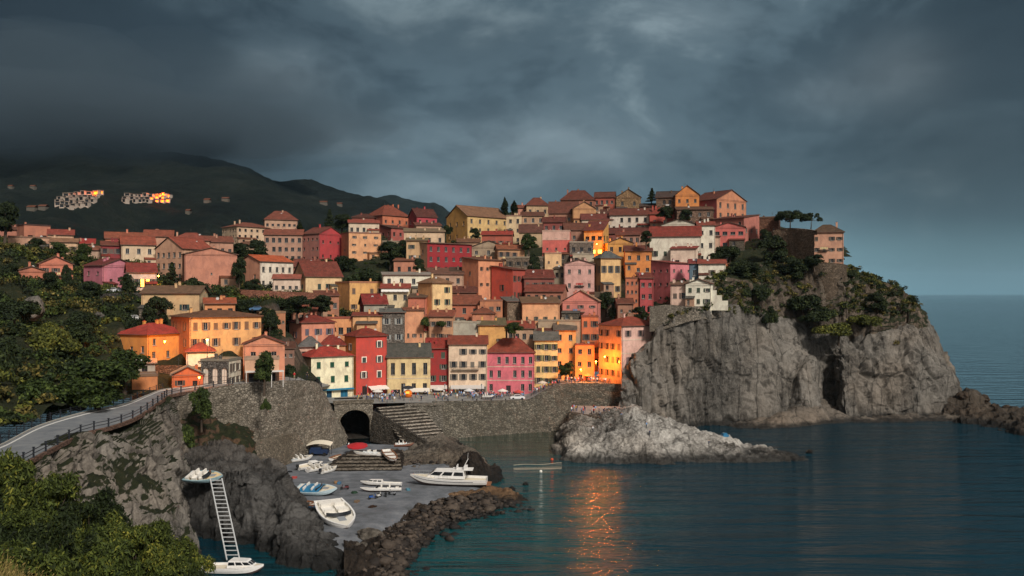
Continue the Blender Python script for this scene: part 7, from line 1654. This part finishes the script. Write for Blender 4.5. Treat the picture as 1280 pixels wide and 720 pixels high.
for px, py, top, lab in ((808, 535, 'light blue', 'person in light blue climbing the pale rock, upper of two'), (812, 545, 'navy', 'person in navy on the pale rock, lower of two'), (741, 540, 'white', 'person in white on the root of the pale rock'), (886, 558, 'navy', 'person in navy on the right slope of the pale rock')):
    q = on_surface('rock_outcrop', px, py)
    if q: person(q - Vector((0, 0, .1)), 1, top, 'dark', 'rest', lab)

# ------------------------------------------------------------------ far buildings on the mountain
def terraced(label, px0, px1, py0, py1, tiers, lit, skew=0.0):
    a = on_surface('mountain', (px0 + px1) / 2, py1) or P((px0+px1)/2, py1, 1250); Y = a.y + 1; e = empty('terraced_apartments', P((px0 + px1) / 2, py1, Y)); tag(e, label, 'apartment block'); wd = (px1 - px0) * Y / F; ht = (py1 - py0) * Y / F; th_ = ht / tiers; wmat = plaster('#9a8a86'); ins_ = 0
    for t in range(tiers):
        w_ = wd * (1 - .05 * t); mb = MB(); xo = skew * t * th_; y0 = t * th_ * .9; bay = 3.4; nb_ = int(w_ / bay)
        mb.box(xo - w_/2, xo + w_/2, y0 + 1.6, y0 + 14, t*th_ - (8 if t == 0 else 1), (t+1)*th_ - .6, 1); mb.box(xo - w_/2, xo + w_/2, y0, y0 + 14.2, (t+1)*th_ - .597, (t+1)*th_, 0)
        for i in range(nb_ + 1): x = xo - w_/2 + i * w_ / nb_; mb.box(x - .28, x + .28, y0 + .1, y0 + 1.597, t*th_ + .003, (t+1)*th_ - .6, 0)
        mb.build('storey', [wmat, plaster('#2a2826')], e)
        for i in range(nb_):
            x = xo - w_/2 + (i + .5) * w_ / nb_
            if lit(t, i / nb_): mb = MB(); mb.box(x - 1.1, x + 1.1, y0 + 1.45, y0 + 1.597, t*th_ + .3, t*th_ + th_*.7); mb.build('lit_window', glow('#ff4a08', 3.0), e)
    return Y
_th = {}; rl = random.Random(8)
def tiny(lit):
    if lit not in _th:
        w_, d_, h_ = 5.2, 7, 3.8; mb = MB(); mb.box(-w_/2, -w_/2 + .5, 0, d_, -3, h_); mb.box(w_/2 - .5, w_/2, 0, d_, -3, h_); mb.box(-w_/2 + .503, w_/2 - .503, 1.0, d_, -3, h_, 1); mb.box(-w_/2 + .503, w_/2 - .503, .1, .997, -3, .35)
        rf_ = MB(); rf_.box(-w_/2 - .2, w_/2 + .2, -.5, d_ + .3, h_ + .003, h_ + .5)
        gl = MB(); gl.box(-1.7, 1.7, .8, .97, .6, 3.0); _th[lit] = (mb.mesh('wall', [plaster('#b5a49e'), plaster('#3a3634')]), rf_.mesh('roof', plaster('#8a7a74')), gl.mesh('window', glow('#ff5210', 4.0) if lit else GLASS))
    return _th[lit]
for (x0_, x1_, y0_, y1_, nr, sk, litf, where) in ((70, 122, 244, 261, 5, 7.5, lambda r, u: r == 4 and u > .8, 'left'), (156, 212, 244.5, 253, 3, 3, lambda r, u: u > .62, 'right')):
    for r in range(nr):
        n_h = int((x1_ - x0_) / 5.4) - (r % 2)
        if where == 'left': n_h -= 2 if r in (0, 4) else 0
        for k in range(n_h):
            u = k / max(1, n_h - 1); px = x0_ + (x1_ - x0_ - sk) * u + sk * r / nr + (6 if where == 'left' and r == 4 else 0) + rl.uniform(-1.4, 1.4); py = rl.uniform(-.9, .9) + y1_ - (y1_ - y0_) * r / (nr - .6) - (3.2 * u if where == 'left' else 0); q = on_surface('mountain', px, py)
            if not q: continue
            if rl.random() < .14: continue
            lit = litf(r, u); e = empty('row_house', q + Vector((0, -1.5, 0)), rl.uniform(-.35, .35)); e.scale = (rl.uniform(.75, 1.3), 1, rl.uniform(.7, 1.15)); tag(e, ('small row house glowing orange in the ' if lit else 'small pale row house in the ') + where + ' cluster on the dark mountain', 'house', where + ' cluster of row houses on the mountain')
            wl_, rf_, gl_ = tiny(lit); link('wall', wl_, parent=e); link('roof', rf_, parent=e); link('window', gl_, parent=e)
for i, (px, py, pw) in enumerate(((38, 264, 10), (52, 263, 9), (234, 268, 5), (258, 254, 7), (281, 252, 8), (404, 256, 9), (424, 258, 6), (12, 236, 5), (40, 236, 6))):
    q = on_surface('mountain', px, py)
    if not q: continue
    w_ = pw * q.y / F; e = empty('farmhouse', q, 0); tag(e, ['pale farmhouse row left of the pale row houses, lower left one', 'pale farmhouse row left of the pale row houses, lower right one', 'lone white farmhouse right below the glowing row houses', 'pale farmhouse on the mountain above the hotel block, left one', 'pale farmhouse on the mountain above the hotel block, right one', 'small farmhouse on the mountain above the red gable house', 'tiny farmhouse at the right end of the mountain slope', 'tiny farmhouse high at the far left of the mountain', 'tiny farmhouse left above the pale row houses'][i], 'house')
    mb = MB(); mb.box(-w_/2, w_/2, 0, 8, -3, 4.0); mb.build('wall', plaster('#5a5550'), e); mb = MB(); mb.face([(-w_/2-.4, -.5, 4.6), (w_/2+.4, -.5, 4.6), (w_/2+.4, 4, 6.6), (-w_/2-.4, 4, 6.6)]); mb.face([(-w_/2-.4, 8.5, 4.6), (w_/2+.4, 8.5, 4.6), (w_/2+.4, 4, 6.6), (-w_/2-.4, 4, 6.6)]); mb.build('roof', rooftile(RT), e)
for px, py, pw_ in ((121, 247, 6000), (205, 247, 14000)):
    q = on_surface('mountain', px, py)
    if q:
        e = empty('flood_lamp', q + Vector((0, -4, 4))); tag(e, 'orange flood lamp by the ' + ('left cluster of row houses' if px < 150 else 'glowing right cluster of row houses'), 'lamp'); mb = MB(); mb.tube((0, 0, -6), (0, 0, 0), .15, 6); mb.build('post', IRON, e); mb = MB(); mb.box(-.5, .5, -.3, .3, 0, .5); mb.build('lantern', glow('#ff6a14', 5.0), e)
        ld = bpy.data.lights.new('lamp_light', 'POINT'); ld.energy = pw_; ld.color = lin('#ff6a14'); ld.shadow_soft_size = 1.0; lo = bpy.data.objects.new('lamp_light', ld); C.objects.link(lo); lo.parent = e; lo.location = (0, -.6, .2)

# ------------------------------------------------------------------ air and cloud
hm = bpy.data.materials.new('air'); hm.use_nodes = True; n_ = hm.node_tree; n_.nodes.remove(n_.nodes['Principled BSDF']); pv = n_.nodes.new('ShaderNodeVolumePrincipled'); pv.inputs['Color'].default_value = (0.42, 0.70, 0.90, 1); pv.inputs['Density'].default_value = 0.00002; pv.inputs['Anisotropy'].default_value = 0.0
n_.links.new(pv.outputs[0], n_.nodes['Material Output'].inputs['Volume'])
mb = MB(); mb.box(-27000, 27000, -700, 31000, -8, 760); tag(mb.build('haze', hm), kind='stuff')

cm = bpy.data.materials.new('cloud_vapour'); cm.use_nodes = True; n_ = cm.node_tree; n_.nodes.remove(n_.nodes['Principled BSDF']); pv = n_.nodes.new('ShaderNodeVolumePrincipled'); pv.inputs['Color'].default_value = (0.14, 0.20, 0.25, 1); pv.inputs['Density'].default_value = 0.0022
n_.links.new(pv.outputs[0], n_.nodes['Material Output'].inputs['Volume'])
bm = bmesh.new()
bmesh.ops.create_icosphere(bm, subdivisions=4, radius=1)
for v in bm.verts:
    q = v.co.copy(); f = 1 + .22 * noise.noise(q * 1.6) + .10 * noise.noise(q * 3.7); v.co = Vector((q.x * f, q.y * f, q.z * f * (1 if q.z > 0 else .8)))
cme = bpy.data.meshes.new('cloud'); bm.to_mesh(cme); bm.free(); cme.materials.append(cm)
cm2 = cm.copy(); [x for x in cm2.node_tree.nodes if x.type == 'PRINCIPLED_VOLUME'][0].inputs['Density'].default_value = 0.0008; cme2 = cme.copy(); cme2.materials.clear(); cme2.materials.append(cm2)
for i, (px, py, Y, rx, ry, rz_, thin) in enumerate(((-60, 165, 1700, 420, 400, 105, 0), (90, 165, 1750, 330, 400, 85, 0), (195, 168, 1800, 230, 380, 55, 0), (20, 120, 1900, 460, 300, 110, 0), (160, 178, 1700, 360, 350, 100, 1), (30, 185, 1650, 340, 300, 95, 1), (290, 170, 1850, 300, 350, 80, 1), (250, 140, 1900, 420, 300, 120, 1), (350, 150, 1950, 330, 300, 90, 1))):
    o = link('cloud', cme2 if thin else cme, loc=P(px, py, Y), rz=i * .7); o.scale = (rx, ry, rz_); tag(o, kind='stuff')

# ------------------------------------------------------------------ gear lying about on the landing and the quay
def crate(label, loc, rz, colr, group=None):
    mb = MB()
    for x in (-.45, .42): 
        for y in (-.3, .27): mb.box(x, x + .05, y, y + .05, 0, .42)
    for z in (.03, .17, .31): mb.box(-.47, .49, -.33, -.303, z, z + .09); mb.box(-.47, .49, .323, .35, z, z + .09); mb.box(-.48, -.453, -.3, .32, z, z + .09); mb.box(.473, .5, -.3, .32, z, z + .09)
    mb.box(-.44, .46, -.29, .31, .01, .05); o = mb.build('crate', paint(colr, .8), loc=loc, rz=rz); tag(o, label, 'crate', group)
for px, py, c_, lab in ((420, 604, '#8c6a44', 'wooden crate right of the teal boat, left of two'), (424, 605, '#3f6a8a', 'blue fish crate right of the teal boat, right of two'), (446, 628, '#75604a', 'wooden crate on the landing above the rubble bank'), (510, 613, '#4c7c8c', 'blue fish crate below the bow of the yacht'), (412, 580, '#8a8a84', 'grey crate left of the stone terrace'), (368, 598, '#b03a30', 'red crate above the teal boat')):
    crate(lab, LP(px, py), px * .7, c_)
def net(label, loc, r, colr, seed):
    bm = bmesh.new(); bmesh.ops.create_icosphere(bm, subdivisions=3, radius=1)
    for v in bm.verts: q = v.co.copy(); f = 1 + .3 * noise.noise(q * 2 + Vector((seed, 0, 0))) + .12 * noise.noise(q * 7); v.co = Vector((q.x * r * f, q.y * r * .8 * f, max(-.02, q.z) * r * .38 * f))
    me = bpy.data.meshes.new('fishing_net'); bm.to_mesh(me); bm.free(); me.materials.append(stone(colr, 7)); tag(link('fishing_net', me, loc=loc, rz=seed), label, 'net')
net('heap of brown fishing net beside the big motorboat', LP(466, 634), .9, '#4f3a2c', 1); net('heap of green fishing net left of the slim speedboats', LP(443, 616), .8, '#41604a', 2); net('small heap of dark net below the tall sea wall', LP(362, 590), .7, '#3a3c40', 3); net('heap of pale rope by the stern of the yacht', LP(592, 604, 1.3), .6, '#a89878', 4)
for i, (px, Y) in enumerate(((560, 249.2), (578, 250.4), (596, 252.2), (614, 253.8), (632, 255.2))):
    mb = MB(); mb.tube((0, 0, -.1), (0, 0, .5), .16, 10); mb.tube((0, 0, .5), (0, 0, .62), .24, 10); o = mb.build('bollard', IRON, loc=PZ(px, qz(px) + .02, Y)); tag(o, 'dark iron bollard on the quay rim, ' + ('leftmost of five', 'second of five from the left', 'middle one of five', 'fourth of five from the left', 'rightmost of five')[i], 'bollard', 'bollards along the quay rim')
for i, px in enumerate((458, 505, 556, 602, 664)):
    Y = float(np.interp(px, (440, 470, 545, 600, 664), (243, 244, 252, 257, 262))); e = empty('street_lamp', PZ(px, sqz(px, Y), Y)); tag(e, 'unlit dark lamp post on the square, ' + ('leftmost of five', 'second of five from the left', 'middle one of five', 'fourth of five from the left', 'rightmost of five')[i], 'lamp', 'unlit lamp posts on the square'); mb = MB(); mb.tube((0, 0, -.1), (0, 0, 3.9), .06, 7); mb.tube((0, 0, -.1), (0, 0, .6), .11, 8); mb.build('post', IRON, e); mb = MB(); mb.tube((0, 0, 3.9), (0, 0, 4.35), .13, 8, r2=.2); mb.tube((0, 0, 4.35), (0, 0, 4.55), .24, 8, r2=.05); mb.build('lantern', GREYP, e)
for i, (px, py, c_) in enumerate(((690, 575, '#c84a20'), (604, 618, '#d0ccc0'), (676, 590, '#d8d4c8'))):
    bm = bmesh.new(); bmesh.ops.create_uvsphere(bm, u_segments=14, v_segments=8, radius=.35); me = bpy.data.meshes.new('buoy'); bm.to_mesh(me); bm.free(); me.materials.append(paint(c_, .5)); o = link('buoy', me, loc=P(px, py, Yz(py, 0)) + Vector((0, 0, .12))); tag(o, ('orange buoy at the right end of the floating rope', 'white buoy near the stern of the yacht', 'white buoy in the water between the yacht and the lamp reflection')[i], 'buoy')
